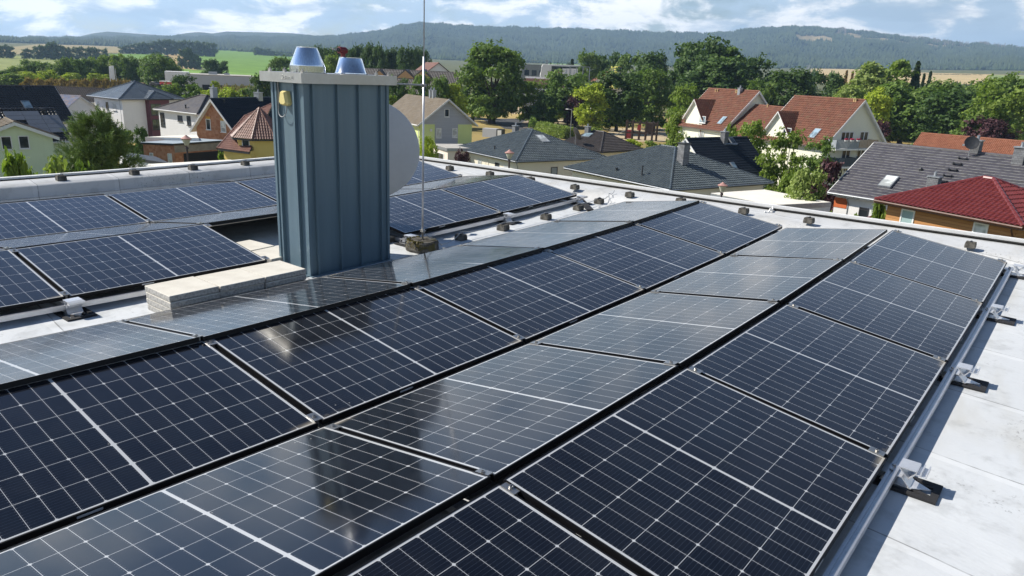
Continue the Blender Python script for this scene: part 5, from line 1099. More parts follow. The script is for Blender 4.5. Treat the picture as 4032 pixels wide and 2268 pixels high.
# --- left: pale green house with solar panels
H = House('green_house', 'pale green house with flat solar panels on its dark tiled roof at the left edge', -78.02, 22.11, 1.62, 4.9, 3.4, -6.13, 2.76, -10.4, 'gable', 0, 0.3, 0.35)
H.o = H.o+Vector((math.cos(1.62)*-1.4, math.sin(1.62)*-1.4, 0)); H.root.location = H.o
H.walls(w_green).roof(t_dark, white_trim); H.gutter(white_trim, (-1,), [(4.5, -3.4, 0, 0.3)])
g0, n_ = H.slope_px(-1, *zp('Z6', 22, 299)); g1, _n = H.slope_px(-1, *zp('Z6', 192, 293)); g2, _n = H.slope_px(-1, *zp('Z6', 62, 341)); wc = abs(g1.x-g0.x); sx = 1 if g1.x > g0.x else -1; ey_ = n_.cross(Vector((1, 0, 0))); rc = abs((g2-g0).dot(ey_)); rc = min(rc, 0.98)
for j, cols in enumerate(((0, 1), (0, 1, 2), (1, 2), (1, 2), (1, 2))):
    for i in cols: H.on_slope(-1, 'solar_panel', g0+Vector((sx*wc*(i+0.5), 0, 0))-ey_*(-rc*(j+0.5) if ey_.y*1 < 0 else rc*(j+0.5)), 0, wc-0.03, rc-0.03, 0.09, pv_mat)
for q in ((408, 300), (428, 315)): vent(H, -1, *zp('Z6', *q), 0.35, 0.09)
HG_ = H
ra = at_dist(*zp('Z6', 135, 395), 76.5); GH = House('green_house_wing', 'pale green gable wing with two upstairs windows in front of the solar roof', ra[0]-1.0, ra[1]-0.0, 0.0, 3.2, 3.2, -6.3, 1.35, -10.4, 'gable', 0, 0.45, 0.45)
fd = Vector((CAM[0]-ra[0], CAM[1]-ra[1])).normalized(); th = math.atan2(fd.y, fd.x)+0.12; GH.th = th; GH.rot = Matrix.Rotation(th, 4, 'Z'); GH.root.rotation_euler = (0, 0, th); GH.o = Vector((ra[0]-math.cos(th)*3.2, ra[1]-math.sin(th)*3.2, -10.4)); GH.root.location = GH.o; GH.h = ra[2]+10.4-GH.rise
GH.walls(w_green).roof(t_olive, white_trim).barge(white_trim, (1,), 0.25)
GH.px('x+', *zp('Z6', 10, 525, 115, 655)); GH.px('x+', *zp('Z6', 178, 520, 280, 645))
H = House('dark_roof_house', 'white house with large dark tiled roof and one skylight behind the solar roof', -110.55, 32.5, 1.66, 6.5, 4.53, -6.85, 4.3, -12, 'gable', 0, 0.35, 0.4)
H.o = H.o+Vector((math.cos(1.66)*-1.5, math.sin(1.66)*-1.5, 0)); H.root.location = H.o
H.walls(w_white).roof(t_dark, white_trim, tw=0.32, th=0.38).barge(white_trim, (1,), 0.15); H.on_slope(-1, 'skylight', *zp('Z6', 258, 235), 1.0, 1.5, 0.13, zinc, pane_blue); vent(H, -1, *zp('Z6', 232, 80), 0.3, 0.13)
H.gutter(zinc, (-1,), [(6.1, -4.5, 0, 0.4)])
# white villa with the blue-grey hip roof, plum bay and garage
H = House('villa', 'white villa with blue grey hip roof, plum coloured bay and attached garage', -116.47, 50.7, 0.05, 4.92, 5.07, -4.21, 2.36, -10.6, 'hip', 0.06, 0.7, 0.7)
H.walls(w_white).roof(t_slate, dark_trim, tw=0.33, th=0.36, kind='flat', amp=0.02, step=0.03, capr=0.1); H.gutter(zinc, (-1, 2), [(3.6, -4.35, 0.0, 0.0)])
H.px('y-', *zp('Z6', 932, 190, 950, 250), pane=shutter); H.px('y-', *zp('Z6', 1014, 198, 1036, 265), frame=dark_trim); H.px('y-', *zp('Z6', 1075, 206, 1112, 276), pane=shutter); H.px('y-', *zp('Z6', 930, 330, 962, 375), frame=dark_trim); H.px('y-', *zp('Z6', 1028, 343, 1048, 370), frame=dark_trim)
X1 = H.wa; H.box('bay_wall', (X1-0.3, -0.9, 0), (X1+1.2, 2.2, H.h-0.02), w_plum); H.px('x+', *zp('Z5', 88, 205, 195, 322), d0=X1+1.2, mull=2, frame=dark_trim); H.px('x+', *zp('Z5', 105, 362, 200, 470), d0=X1+1.2, mull=2, frame=dark_trim)
m = MB(); A, B_, Cc, D = (X1+1.7, -1.4, H.h+0.04), (X1+1.7, 2.7, H.h+0.04), (X1-0.6, 2.7, H.h+0.04), (X1-0.6, -1.4, H.h+0.04); ap = (X1+0.0, 0.65, H.h+1.1); bk_ = (X1-2.2, 0.65, H.h+1.1)
tile_slope(m, [A, B_, ap], 0.33, 0.36, 0.02, 0.03, 'flat'); tile_slope(m, [D, A, ap, bk_], 0.33, 0.36, 0.02, 0.03, 'flat'); tile_slope(m, [B_, Cc, bk_, ap], 0.33, 0.36, 0.02, 0.03, 'flat')
m.add([A, B_, Cc, D]+[(p[0], p[1], p[2]-0.18) for p in (A, B_, Cc, D)], [(4, 7, 6, 5), (0, 4, 5, 1), (1, 5, 6, 2), (3, 7, 4, 0)], 1)
for p, q in ((A, ap), (B_, ap), (ap, bk_)): ridge_cap(m, p, q, 0.1)
build_roof(m, 'bay_roof', [t_slate, dark_trim], H.root)
VILLA_GARAGE = [at_z(*zp('r1', *p), -7.75) for p in ((1085, 1208), (1197, 1232), (1535, 1226), (1420, 1204))]
# small houses between the dark roof and the villa
c0 = at_dist(*zp('Z6', 770, 175), 150); H = House('small_house', 'small white gable house with grey tiled roof left of the villa', c0[0], c0[1], 0.75, 4.4, 3.2, c0[2]-0.2, 2.2, -11.5, 'gable', 0, 0.5, 0.4); H.walls(w_white).roof(t_brown, white_trim).barge(white_trim, (-1,), 0.15)
c0 = at_dist(*zp('Z6', 705, 270), 128); t_blue = tile_mat('blue_and_rust_tiles', (0.12, 0.22, 0.40), (0.42, 0.30, 0.22), 0.4)
H = House('blue_roof_house', 'white house with low blue and rust streaked roof beside the dark roof', c0[0]-1.5, c0[1]-2.5, 0.52, 5.2, 3.6, c0[2]+0.15, 1.9, -11.5, 'gable', 0, 0.4, 0.4); H.walls(w_white).roof(t_blue, white_trim, kind='flat'); H.window('y-', 2.0, 2.2, 0.9, 1.2)
# white house with the dark hip roof
H = House('hip_roof_house', 'white two storey house with dark brown hip roof behind the brick gable', -96.68, 50.95, 0.07, 5.21, 4.45, -5.01, 2.09, -11.2, 'hip', 0.7, 0.45, 0.45)
H.walls(w_white).roof(t_brown, white_trim, kind='flat', amp=0.012, step=0.012); H.gutter(white_trim, (-1,), [(4.4, -4.05, 0, 0)])
H.px('y-', *zp('Z5', 190, 295, 232, 445), frame=dark_trim, sill=False); H.px('y-', *zp('Z5', 365, 325, 412, 382), frame=dark_trim); H.px('y-', *zp('Z5', 460, 330, 498, 425), frame=dark_trim); vent(H, -1, *zp('Z5', 446, 250), 0.4, 0.09); H.chimney(1, *zp('Z5', 735, 135), 0.7, 0.7, 1.2, zinc)
# brick house with the black gable roof, its brick garage
H = House('brick_house', 'unplastered brick house with black gable roof and pale barge boards', -90.14, 52.72, 2.0, 6.7, 3.6, -6.9, 4.0, -11, 'gable', 0, 0.6, 0.5)
th = 0.86; 
p = at_dist(*zp('Z5', 695, 155), 97); pr_ = at_z(*zp('Z5', 1305, 142), p[2]); d = Vector((pr_[0]-p[0], pr_[1]-p[1])); th = math.atan2(d.y, d.x); H.th = th; H.rot = Matrix.Rotation(th, 4, 'Z'); H.o = Vector((p[0]+math.cos(th)*6.7, p[1]+math.sin(th)*6.7, -11)); H.root.location = H.o; H.root.rotation_euler = (0, 0, th); H.h = p[2]+11-H.rise
H.walls(brick).roof(t_black, white_trim, kind='double', th=0.36).barge(plain('pale_grey_barge', (0.55, 0.55, 0.53), 0.6) if 'pale_grey_barge' not in bpy.data.materials else bpy.data.materials['pale_grey_barge'], (-1,), 0.3)
H.px('x-', *zp('Z5', 655, 360, 702, 470)); H.px('x-', *zp('Z5', 805, 380, 858, 495), hbar=0.42, pane=pane_curtain)
lint = plain('yellow_lintel', (0.62, 0.36, 0.05), 0.8)
for q in ((652, 336, 696, 360), (798, 355, 840, 380)): H.px('x-', *zp('Z5', *q), frame=lint, pane=lint, sill=False, name='lintel', depth=0.02)
H.chimney(-1, *zp('Z5', 1190, 148), 0.8, 0.8, 0.7, zinc); vent(H, -1, *zp('Z5', 838, 192), 0.3, 0.1)
zz = -7.0; cs = [at_z(*zp('Z5', *p), zz) for p in ((5, 597), (325, 610), (835, 577), (520, 556))]
t, q = flat_building('garage', 'brick garage with wide dark door and flat blue grey roof', cs, zz, -10.3, brick, blue_roof, dark_trim, 0.25, 0.22)
def wall_item(t, a, b, s0, s1, z0, z1, name, m_, dep=0.05, parent=None):
    e = b-a; rz = math.atan2(e.y, e.x); nn = Vector((e.y, -e.x)).normalized(); c = a+e*((s0+s1)/2)+nn*(dep/2-0.012)
    m = MB(); m.box((c.x, c.y, (z0+z1)/2), (e.length*(s1-s0), dep, z1-z0), 0, rz); return m.build(name, m_, parent or t)
wall_item(t, q[1], q[2], 0.16, 0.99, 0.05, 2.15, 'garage_door', door_dark, 0.04); wall_item(t, q[1], q[2], 0.0, 1.0, 2.3, 3.05, 'concrete_lintel', conc, 0.03)
for s0, s1 in ((0.18, 0.30), (0.76, 0.9)):
    f = wall_item(t, q[0], q[1], s0, s1, 1.1, 2.2, 'window', white_trim, 0.06); wall_item(t, q[0], q[1], s0+0.02, s1-0.02, 1.18, 2.12, 'pane', pane_curtain, 0.075, f)
zz = -6.7; cs = [at_z(*zp('Z5', *p), zz) for p in ((30, 545), (580, 555), (560, 520), (300, 528))]; flat_building('flat_annex', 'low annex with beige flat roof between the brick garage and the white house', cs, zz, -10.6, w_white, pale_roof, white_trim)
t, q = flat_building('garage', 'light grey garage with dark door attached in front of the white villa', VILLA_GARAGE, -7.75, -10.8, w_grey, flat_roof, w_grey, 0.02, 0.2)
wall_item(t, q[1], q[2], 0.14, 0.86, 0.05, 2.2, 'garage_door', door_dark, 0.05)
# yellow house with the tower
c0 = at_dist(*zp('Z5', 1215, 560), 80); z_e = float(at_dist(*zp('Z5', 1190, 558), 80)[2]); ct = np.array([c0[0], c0[1]])+np.array([math.sin(R(az_of(1020, 500))), math.cos(R(az_of(1020, 500)))])*2.0
za = float(at_dist(*zp('Z5', 1330, 160), 82)[2]); gy = -10.0; zb2 = float(at_dist(*zp('Z5', 1260, 245), 82)[2])
t = thing('tower_house', 'yellow house with rusty tiled tower roof and white balcony rails beside the chimney', 'house', (ct[0], ct[1], gy)); n = 8; a0 = math.atan2(CAM[1]-ct[1], CAM[0]-ct[0])+R(6); ro, rw = 3.15, 2.55
ang = [a0+R(22.5)+i*2*math.pi/n for i in range(n)]
MB().prism([(rw*math.cos(a), rw*math.sin(a)) for a in ang], 0, z_e-gy).build('tower_wall', w_yellow, t)
m = MB(); z0 = z_e-gy; zt_ = zb2-gy; P8 = [(ro*math.cos(a), ro*math.sin(a), z0) for a in ang]
for i in range(n): tile_slope(m, [P8[i], P8[(i+1) % n], (0, 0, zt_)], 0.26, 0.36, 0.035, 0.03)
for i in range(n): ridge_cap(m, P8[i], (0, 0, zt_), 0.1, 0, 0.36)
m.add([(x, y, z-0.03) for x, y, z in P8]+[(x, y, z-0.18) for x, y, z in P8], [tuple(range(15, 7, -1))]+[(i, (i+1) % 8, 8+(i+1) % 8, 8+i) for i in range(8)], 1)
build_roof(m, 'tower_roof', [t_rust, dark_trim], t)
for i, ww in ((7, 1.0), (6, 0.8), (0, 0.8)):
    am = (ang[i]+ang[(i+1) % n])/2; ap = rw*math.cos(math.pi/n); c_, s_ = math.cos(am), math.sin(am)
    def Q(u, d, z): return ((ap+d)*c_-u*s_, (ap+d)*s_+u*c_, z)
    def slab(mb, u0, u1, d0, d1, z0, z1): mb.add([Q(u, d, z) for z in (z0, z1) for u, d in ((u0, d0), (u1, d0), (u1, d1), (u0, d1))], [(0, 3, 2, 1), (4, 5, 6, 7), (0, 1, 5, 4), (1, 2, 6, 5), (2, 3, 7, 6), (3, 0, 4, 7)])
    m = MB(); w2 = ww/2+0.08; slab(m, -w2, -w2+0.08, -0.02, 0.05, z0-2.5, z0-0.15); slab(m, w2-0.08, w2, -0.02, 0.05, z0-2.5, z0-0.15); slab(m, -w2+0.08, w2-0.08, -0.02, 0.05, z0-0.25, z0-0.15); o = m.build('balcony_window', white_trim, t)
    m = MB(); slab(m, -w2+0.06, w2-0.06, 0.003, 0.02, z0-2.5, z0-0.22); m.build('pane', pane_dark, o)
    m = MB(); rail_ = MB(); slab(m, -w2-0.1, w2+0.1, 0.0, 0.2, z0-2.62, z0-2.52); 
    for zz in (z0-1.62, z0-1.78, z0-2.42): slab(m, -w2-0.12, w2+0.12, 0.16, 0.19, zz-0.025, zz+0.025)
    for k in range(9): uu = -w2+k*2*w2/8; slab(m, uu-0.012, uu+0.012, 0.165, 0.185, z0-2.42, z0-1.78)
    m.build('balcony_rail', white_trim, o)
th = a0+R(-100); ux = Vector((math.cos(th), math.sin(th))); uy = Vector((-ux.y, ux.x))
def tl(x, y, z): v = ux*x+uy*y; return (v.x, v.y, z)
# main roof plane dropping to the left of the tower, its wall below
e0, e1 = Vector(at_dist(*zp('Z5', 765, 660), 82)), Vector(at_dist(*zp('Z5', 1040, 712), 79)); top0, top1 = Vector(at_dist(*zp('Z5', 1050, 330), 88)), Vector(at_dist(*zp('Z5', 1330, 165), 89)); O = Vector((ct[0], ct[1], gy))
e0, e1, top0, top1 = e0-O, e1-O, top0-O, top1-O; e1.z = e0.z; nrm = (e1-e0).cross(top0-e0); top1 = top1-nrm*((top1-e0).dot(nrm)/nrm.dot(nrm))
e2 = e1+(e1-e0)*0.2
m = MB(); tile_slope(m, [e0, e2, top1, top0], 0.26, 0.36, 0.035, 0.03); ridge_cap(m, e0, top0, 0.12); ridge_cap(m, top0, top1, 0.12)
m.add([tuple(v-Vector((0, 0, 0.03))) for v in (e0, e2, top1, top0)]+[tuple(v-Vector((0, 0, 0.2))) for v in (e0, e2, top1, top0)], [(4, 7, 6, 5), (0, 4, 5, 1), (1, 5, 6, 2), (2, 6, 7, 3), (3, 7, 4, 0)], 1); build_roof(m, 'main_roof', [t_rust, dark_trim], t)
ii = lambda p, k: (p.x+(0-p.x)*k, p.y+(0-p.y)*k)
back = [ii(top1, 0.0), ii(top0, 0.05)]
m = MB(); wl = [ii(e0, 0.14), ii(e2, 0.1), (0.4, 0.2), ((e0.x+top0.x)/2*0.9, (e0.y+top0.y)/2*0.9)]; m.prism(wl, 0, e0.z+0.05); m.build('wall', w_yellow, t)
# low sheds near the pine, and the yellow annex with the flat roof next to our building
zz = -6.2; cs = [at_z(*zp('r5', *p), zz) for p in ((1090, 690), (1200, 745), (1560, 800), (1560, 760))]; cs[3] = cs[2]+(cs[0]-cs[1])
t, q = flat_building('shed', 'white shed with dark sloping roof between the pine and the brick garage', cs, zz, -9.4, w_white, dark_trim, dark_trim, 0.1, 0.25, 'shed'); wall_item(t, q[1], q[2], 0.12, 0.32, 0.1, 2.1, 'door', shutter, 0.05)
zz = -2.9; cs = [at_z(*zp('r5', *p), zz) for p in ((1370, 808), (1510, 838), (2260, 795), (2115, 752))]; cs = [cs[0], cs[1], cs[2], cs[0]+(cs[2]-cs[1])]
flat_building('flat_annex', 'low yellow annex with white flat roof just beyond the left upstand', cs, zz, -9.3, w_yellow, pale_roof, white_trim, 0.05, 0.3, 'annex')

# ---------------------------------------------------------------- street lamps
def lamp(x, y, D, label, h=None):
    top = at_dist(x, y, D); gz = ground_z(top[0], top[1]); t = thing('street_lamp', label, 'street lamp', (top[0], top[1], gz), 0, 'mushroom street lamps'); hh = top[2]-gz
    k = D/42.0; m = MB(); m.tube([(0, 0, 0), (0, 0, hh-0.62*k)], 0.05*k, 8); m.lathe([(0.09*k, hh-0.7*k), (0.07*k, hh-0.6*k), (0.10*k, hh-0.56*k)], n=12); m.build('post', plain('lamp_post_brown', (0.05, 0.03, 0.03), 0.5) if 'lamp_post_brown' not in bpy.data.materials else bpy.data.materials['lamp_post_brown'], t)
    m = MB(); m.lathe([(0.09*k, hh-0.50*k), (0.20*k, hh-0.26*k), (0.235*k, hh-0.18*k)], n=16); m.build('diffuser', bpy.data.materials.get('lamp_diffuser') or glass_mat('lamp_diffuser', (0.55, 0.52, 0.45), 0.3), t)
    m = MB(); m.lathe([(0.27*k, hh-0.19*k), (0.285*k, hh-0.15*k), (0.18*k, hh-0.09*k), (0.08*k, hh-0.02*k), (0.05*k, hh+0.02*k), (0, hh+0.03*k)], n=20); m.build('hat', bpy.data.materials.get('lamp_hat') or plain('lamp_hat', (0.40, 0.22, 0.19), 0.6), t)
lamp(*zp('r6', 1302, 212), 48, 'mushroom street lamp with reddish hat in front of the left hip bungalow'); lamp(*zp('r7', 1200, 812), 38, 'mushroom street lamp with reddish hat in front of the white flat garage'); lamp(*zp('Z5', 447, 530), 62, 'mushroom street lamp in front of the brick garage door')
def pole(x, y, D, label, arm=0.8, double=False):
    top = at_dist(x, y, D); gz = ground_z(top[0], top[1]); hh = top[2]-gz; t = thing('lamp_post', label, 'lamp post', (top[0], top[1], gz)); m = MB(); m.tube([(0, 0, 0), (0, 0, hh)], 0.09, 8, r2=0.06); m.tube([(0, 0, hh), (-arm, -0.2, hh+0.1)], 0.05, 6); m.build('post', zinc, t); m = MB(); m.box((-arm-0.25, -0.25, hh+0.1), (0.7, 0.3, 0.14)); m.build('lamp_head', white_trim, t)
pole(*zp('r3', 602, 1105), 165, 'tall grey lamp post on the lawn by the hedge'); pole(*zp('Z2', 1105, 1030), 84, 'grey lamp post between the trees before the balconies', 0.4); pole(*zp('r3', 962, 618), 330, 'double headed lamp post behind the red roof by the yellow sign'); pole(*zp('r3', 1310, 660), 330, 'slim lamp post among trees right of the yellow sign')

# ---------------------------------------------------------------- far buildings, vehicles, flags, signs
def slab_building(name, label, x0, y0, x1, y1, D, depth, m_, roofm, cat='building', gz=None, th=None):
    a, b = at_dist(x0, y0, D), at_dist(x1, y0, D); e = Vector((b[0]-a[0], b[1]-a[1])); c = (Vector((a[0], a[1]))+Vector((b[0], b[1])))/2
    g0 = gz if gz is not None else ground_z(c.x, c.y); rz = math.atan2(e.y, e.x) if th is None else th; t = thing(name, label, cat, (c.x, c.y, g0), rz); w = e.length; h = (a[2]+b[2])/2-g0
    m = MB(); m.bb((-w/2, 0, 0), (w/2, depth, h-0.3)); m.build('wall', m_, t); m = MB(); m.bb((-w/2-0.1, -0.1, h-0.298), (w/2+0.1, depth+0.1, h)); m.build('roof', roofm, t); return t, w, h
t, w, h = slab_building('car_workshop', 'long white flat roofed workshop with dark roller doors below the green hill', 740, 296, 1000, 350, 300, 24, w_grey, flat_roof, 'workshop', gz=-13.0)
for i, (x0, dw) in enumerate(((0.02, 0.12), (0.20, 0.13), (0.39, 0.13), (0.58, 0.13), (0.77, 0.13))): m = MB(); m.bb((-w/2+x0*w, -0.06, 2.5), (-w/2+(x0+dw)*w, 0.0, 5.9)); m.build('roller_door', door_dark, t)
m = MB(); m.bb((-w/2-8, 4, 0), (-w/2-0.02, 14, h+0.6)); m.build('office_wing', w_white, t); m = MB(); m.bb((-w/2-7, 3.94, 2.6), (-w/2-3, 4, 4.2)); m.build('window', pane_dark, t)
m = MB(); m.box((-3, 9, h+0.5), (3, 2, 1.0)); m.box((2, 12, h+0.3), (2, 1.5, 0.6)); m.build('roof_vent', zinc, t)
def car(x, y, D, label, col, rz=0.0, L_=4.3, hgt=1.45, cat='car', name='parked_car'):
    p = at_dist(x, y, D); gz = ground_z(p[0], p[1]); gz = max(gz, p[2]-1.2); t = thing(name, label, cat, (p[0], p[1], gz), rz); k = L_/4.3
    prof = [(-2.1, 0.35), (-2.1, 0.8), (-1.95, 0.95), (-1.5, 1.0), (-1.1, hgt-0.03), (-0.4, hgt), (0.6, hgt-0.03), (1.15, 0.98), (1.9, 0.85), (2.1, 0.65), (2.1, 0.35)]
    m = MB(); n = len(prof); vs = [(a*k, yy, b) for yy in (-0.86, 0.86) for a, b in prof]; m.add(vs, [tuple(range(n)), tuple(range(2*n-1, n-1, -1))]+[(i, (i+1) % n, n+(i+1) % n, n+i) for i in range(n)]); m.build('body', mat('paint_%s' % label.split()[0], col, 0.3), t, bevel=0.03)
    m = MB(); m.add([(a*k, yy, b) for yy in (-0.875, 0.875) for a, b in ((-1.35, 1.0), (-1.0, hgt-0.1), (0.5, hgt-0.1), (0.95, 1.0))], [(0, 1, 2, 3), (7, 6, 5, 4), (0, 4, 5, 1), (1, 5, 6, 2), (2, 6, 7, 3), (3, 7, 4, 0)]); m.build('windows', pane_dark, t)
    for sx in (-1.3, 1.3):
        for sy in (-0.8, 0.8): m = MB(); m.tube([(sx*k, sy-0.09, 0.33), (sx*k, sy+0.09, 0.33)], 0.33, 14); m.build('wheel', rubber, t)
car(*zp('r1', 2392, 918), 292, 'white car parked before the workshop doors, left one', (0.75, 0.75, 0.75), 0.5); car(*zp('r1', 2455, 920), 290, 'white car parked before the workshop doors, right one', (0.75, 0.75, 0.75), 0.5)
car(*zp('r1', 1560, 830), 300, 'black car parked left of the red trailer', (0.02, 0.02, 0.025), 0.3); car(*zp('r1', 1310, 822), 330, 'silver car behind the ridge of the villa', (0.5, 0.5, 0.5), 0.2)
p = at_dist(*zp('r1', 1690, 826), 296); t = thing('trailer', 'red and white trailer parked beside the workshop', 'trailer', (p[0], p[1], p[2]-1.4), 0.4); m = MB(); m.bb((-2.8, -1.0, 0.5), (2.8, 1.0, 1.5)); m.build('body', mat('paint_red', (0.5, 0.03, 0.03), 0.4), t, bevel=0.05); m = MB(); m.bb((-2.85, -1.05, 1.5), (2.85, 1.05, 1.75)); m.build('roof', white_trim, t)
for sx in (-1.7, 1.7): m = MB(); m.tube([(sx, -1.02, 0.45), (sx, 1.02, 0.45)], 0.45, 14); m.build('wheel', rubber, t)
a, b = at_dist(*zp('r1', 890, 824), 330), at_dist(*zp('r1', 1275, 828), 330); m = MB(); e = b-a; m.box((0, 0, -1.2), (math.hypot(e[0], e[1]), 0.4, 3.4), 0, math.atan2(e[1], e[0])); o = m.build('retaining_wall', conc); o.location = tuple((a+b)/2); tag(o, 'long grey retaining wall on the grassy bank left of the villa roof', 'wall')
def flag(x, ytop, ybot, D, label, col, w, h, pole_h_extra=0.0):
    p = at_dist(x, ytop, D); b_ = at_dist(x, ybot, D); gz = min(b_[2], p[2]-3); t = thing('flag', label, 'flag', (p[0], p[1], gz)); hh = p[2]-gz; rz = math.atan2(RT[1], RT[0])
    m = MB(); m.tube([(0, 0, 0), (0, 0, hh)], 0.08, 6); m.build('pole', white_trim, t)
    m = MB(); n, k = 8, 6; c_, s_ = math.cos(rz), math.sin(rz); vs = []
    for j in range(k+1):
        for i in range(n+1):
            u = w*i/n; dz = 0.18*math.sin(i*1.1+j*0.5)*i/n; vs.append((-u*c_-dz*s_, -u*s_+dz*c_, hh-0.1-h*j/k-0.15*u*(i/n)))
    vs2 = [(x+0.03*s_, y-0.03*c_, z) for x, y, z in vs]; N_ = len(vs); f = [(j*(n+1)+i, j*(n+1)+i+1, (j+1)*(n+1)+i+1, (j+1)*(n+1)+i) for j in range(k) for i in range(n)]
    m.add(vs+vs2, f+[tuple(N_+i for i in reversed(q)) for q in f]); m.build('cloth', mat('flag_%s' % label.split()[0], col, 0.8), t)
flag(*zp('r1', 1142, 660), zp('r1', 0, 822)[1], 325, 'white flag hanging from a tall pole before the left tree row', (0.8, 0.8, 0.8), 1.9, 5.6)
for xx in (1128, 1158): 
    p = at_dist(*zp('r1', xx, 690), 325); b_ = at_dist(*zp('r1', xx, 822), 325); m = MB(); m.tube([(0, 0, 0), (0, 0, p[2]-b_[2])], 0.08, 6); o = m.build('flagpole', white_trim); o.location = (p[0], p[1], b_[2]); tag(o, 'bare white flagpole just %s of the white flag' % ('left' if xx < 1140 else 'right'), 'flagpole')
# long brown roofed hall with little gables
a = at_dist(*zp('r2', 1100, 690), 235); b = at_dist(*zp('r2', 2045, 742), 225); e = Vector(b-a); th = math.atan2(e.y, e.x); c = (a+b)/2
H = House('long_hall', 'long hall with dark brown roof and small gables before the dark wood', c[0], c[1], th, e.length/2, 8.5, -8.6, float(c[2])+8.6+0.2, -12, 'gable', 0, 0.4, 0.6)
H.o = Vector((c[0]-math.sin(th)*0, c[1], -12)); H.walls(w_pink).roof(t_brown, dark_trim, tw=0.5, th=0.6)
for q, ww in ((1260, 3.0), (1520, 3.4), (1690, 3.4)):
    p, n = H.slope_px(-1, *zp('r2', q, 738)); m = MB(); m.add([(p.x-ww, p.y-1.4, p.z-1.4), (p.x+ww, p.y-1.4, p.z-1.4), (p.x, p.y-1.4, p.z+1.2), (p.x, p.y+2.6, p.z+1.2)], [(0, 1, 2), (0, 2, 3), (1, 3, 2)]); o = m.build('small_gable', t_brown, H.root)
    m = MB(); m.add([(p.x-ww*0.8, p.y-1.45, p.z-1.4), (p.x+ww*0.8, p.y-1.45, p.z-1.4), (p.x, p.y-1.45, p.z+0.75), (p.x-ww*0.8, p.y-1.3, p.z-1.4), (p.x+ww*0.8, p.y-1.3, p.z-1.4), (p.x, p.y-1.3, p.z+0.75)], [(0, 1, 2), (5, 4, 3), (0, 3, 4, 1), (1, 4, 5, 2), (2, 5, 3, 0)]); m.build('gable_front', plain('ochre_boards', (0.45, 0.27, 0.12), 0.8) if 'ochre_boards' not in bpy.data.materials else bpy.data.materials['ochre_boards'], o)
p = at_dist(*zp('r2', 1843, 632), 262); q_ = at_dist(*zp('r2', 1745, 626), 274); th = math.atan2(p[1]-q_[1], p[0]-q_[0])
H = House('white_gable_house', 'white house with wine red roof behind the long brown hall', (p[0]+q_[0])/2-1.0, (p[1]+q_[1])/2, R(-28), 8.0, 7.2, float(p[2])-5.2, 5.2, -12, 'gable', 0, 0.5, 0.6); H.walls(w_white).roof(t_rust, dark_trim, tw=0.5, th=0.6)
for u in (-1.8, 0.2, 3.2): H.window('x+', u, H.h-1.0, 1.3, 1.5)
for u in (-3.2, -0.6): H.window('x+', u, H.h-0.9, 1.2, 1.4)
# half built block, flat hall, coach, banners, pylon sign, house by the yellow sign
t, w, h = slab_building('building_shell', 'grey unfinished two storey building with scaffold on the roof beyond the big tree', *zp('r3', 95, 650), *zp('r3', 335, 760), 430, 14, conc, conc, 'building', gz=-12)
for r_, zz in ((0, 0.30), (1, 0.68)):
    for i in range(3): m = MB(); m.bb((-w/2+(0.14+0.31*i)*w, -0.05, h*zz), (-w/2+(0.34+0.31*i)*w, 0, h*(zz+0.16))); m.build('window_opening', pane_dark, t)
m = MB()
for i in range(10): m.bb((-w/2+w*i/9-0.08, 0.1, h), (-w/2+w*i/9+0.08, 0.3, h+2.4))
m.bb((-w/2, 0.12, h+2.2), (w/2, 0.28, h+2.4)); m.bb((w/2+0.3, -0.2, 0), (w/2+1.6, 0.8, h+3)); m.build('scaffold', zinc, t)
t, w, h = slab_building('flat_hall', 'low flat hall with dusty pink eaves between the big tree and the coach', *zp('r3', 130, 800), *zp('r3', 520, 900), 255, 22, w_grey, w_pink, 'building')
m = MB(); m.bb((-w/2-0.3, -0.4, h-2.6), (w/2+0.3, 0.0, h+0.2)); m.build('fascia', plain('dusty_pink_fascia', (0.42, 0.22, 0.19), 0.7), t); m = MB(); m.bb((-w/2, 1, h+0.02), (w/2, 12, h+0.7)); m.build('roof_upstand', white_trim, t)
for i in range(3): m = MB(); m.bb((w/2-14+i*3.4, -0.06, h-5.2), (w/2-11.4+i*3.4, 0, h-3.2)); o = m.build('window', white_trim, t); m = MB(); m.bb((w/2-13.7+i*3.4, -0.075, h-5.0), (w/2-11.7+i*3.4, -0.05, h-3.4)); m.build('pane', pane_dark, o)
p = at_dist(*zp('r3', 490, 800), 330); gz = float(at_dist(*zp('r3', 490, 805), 330)[2])-0.3
t = thing('coach', 'white coach with dark window band parked behind the flat hall', 'coach', (p[0], p[1], gz), math.atan2(RT[1], RT[0])); m = MB(); prof = [(-9, 0.5), (-9.2, 1.8), (-8.7, 5.6), (-8.2, 6.6), (9, 6.8), (9.2, 6.4), (9.2, 0.5)]; n = 7; m.add([(x, yy, z) for yy in (-1.5, 1.5) for x, z in prof], [tuple(range(n)), tuple(range(2*n-1, n-1, -1))]+[(i, (i+1) % n, n+(i+1) % n, n+i) for i in range(n)]); m.build('body', white_trim, t, bevel=0.1)
m = MB(); m.bb((-4.4, -1.56, 3.4), (9.0, -1.5, 6.0)); m.bb((-9.06, -1.2, 3.2), (-8.6, 1.2, 5.4)); m.build('windows', pane_dark, t)
for sx in (-5.4, 5.6): m = MB(); m.tube([(sx, -1.54, 0.8), (sx, 1.54, 0.8)], 0.85, 14); m.build('wheel', rubber, t)
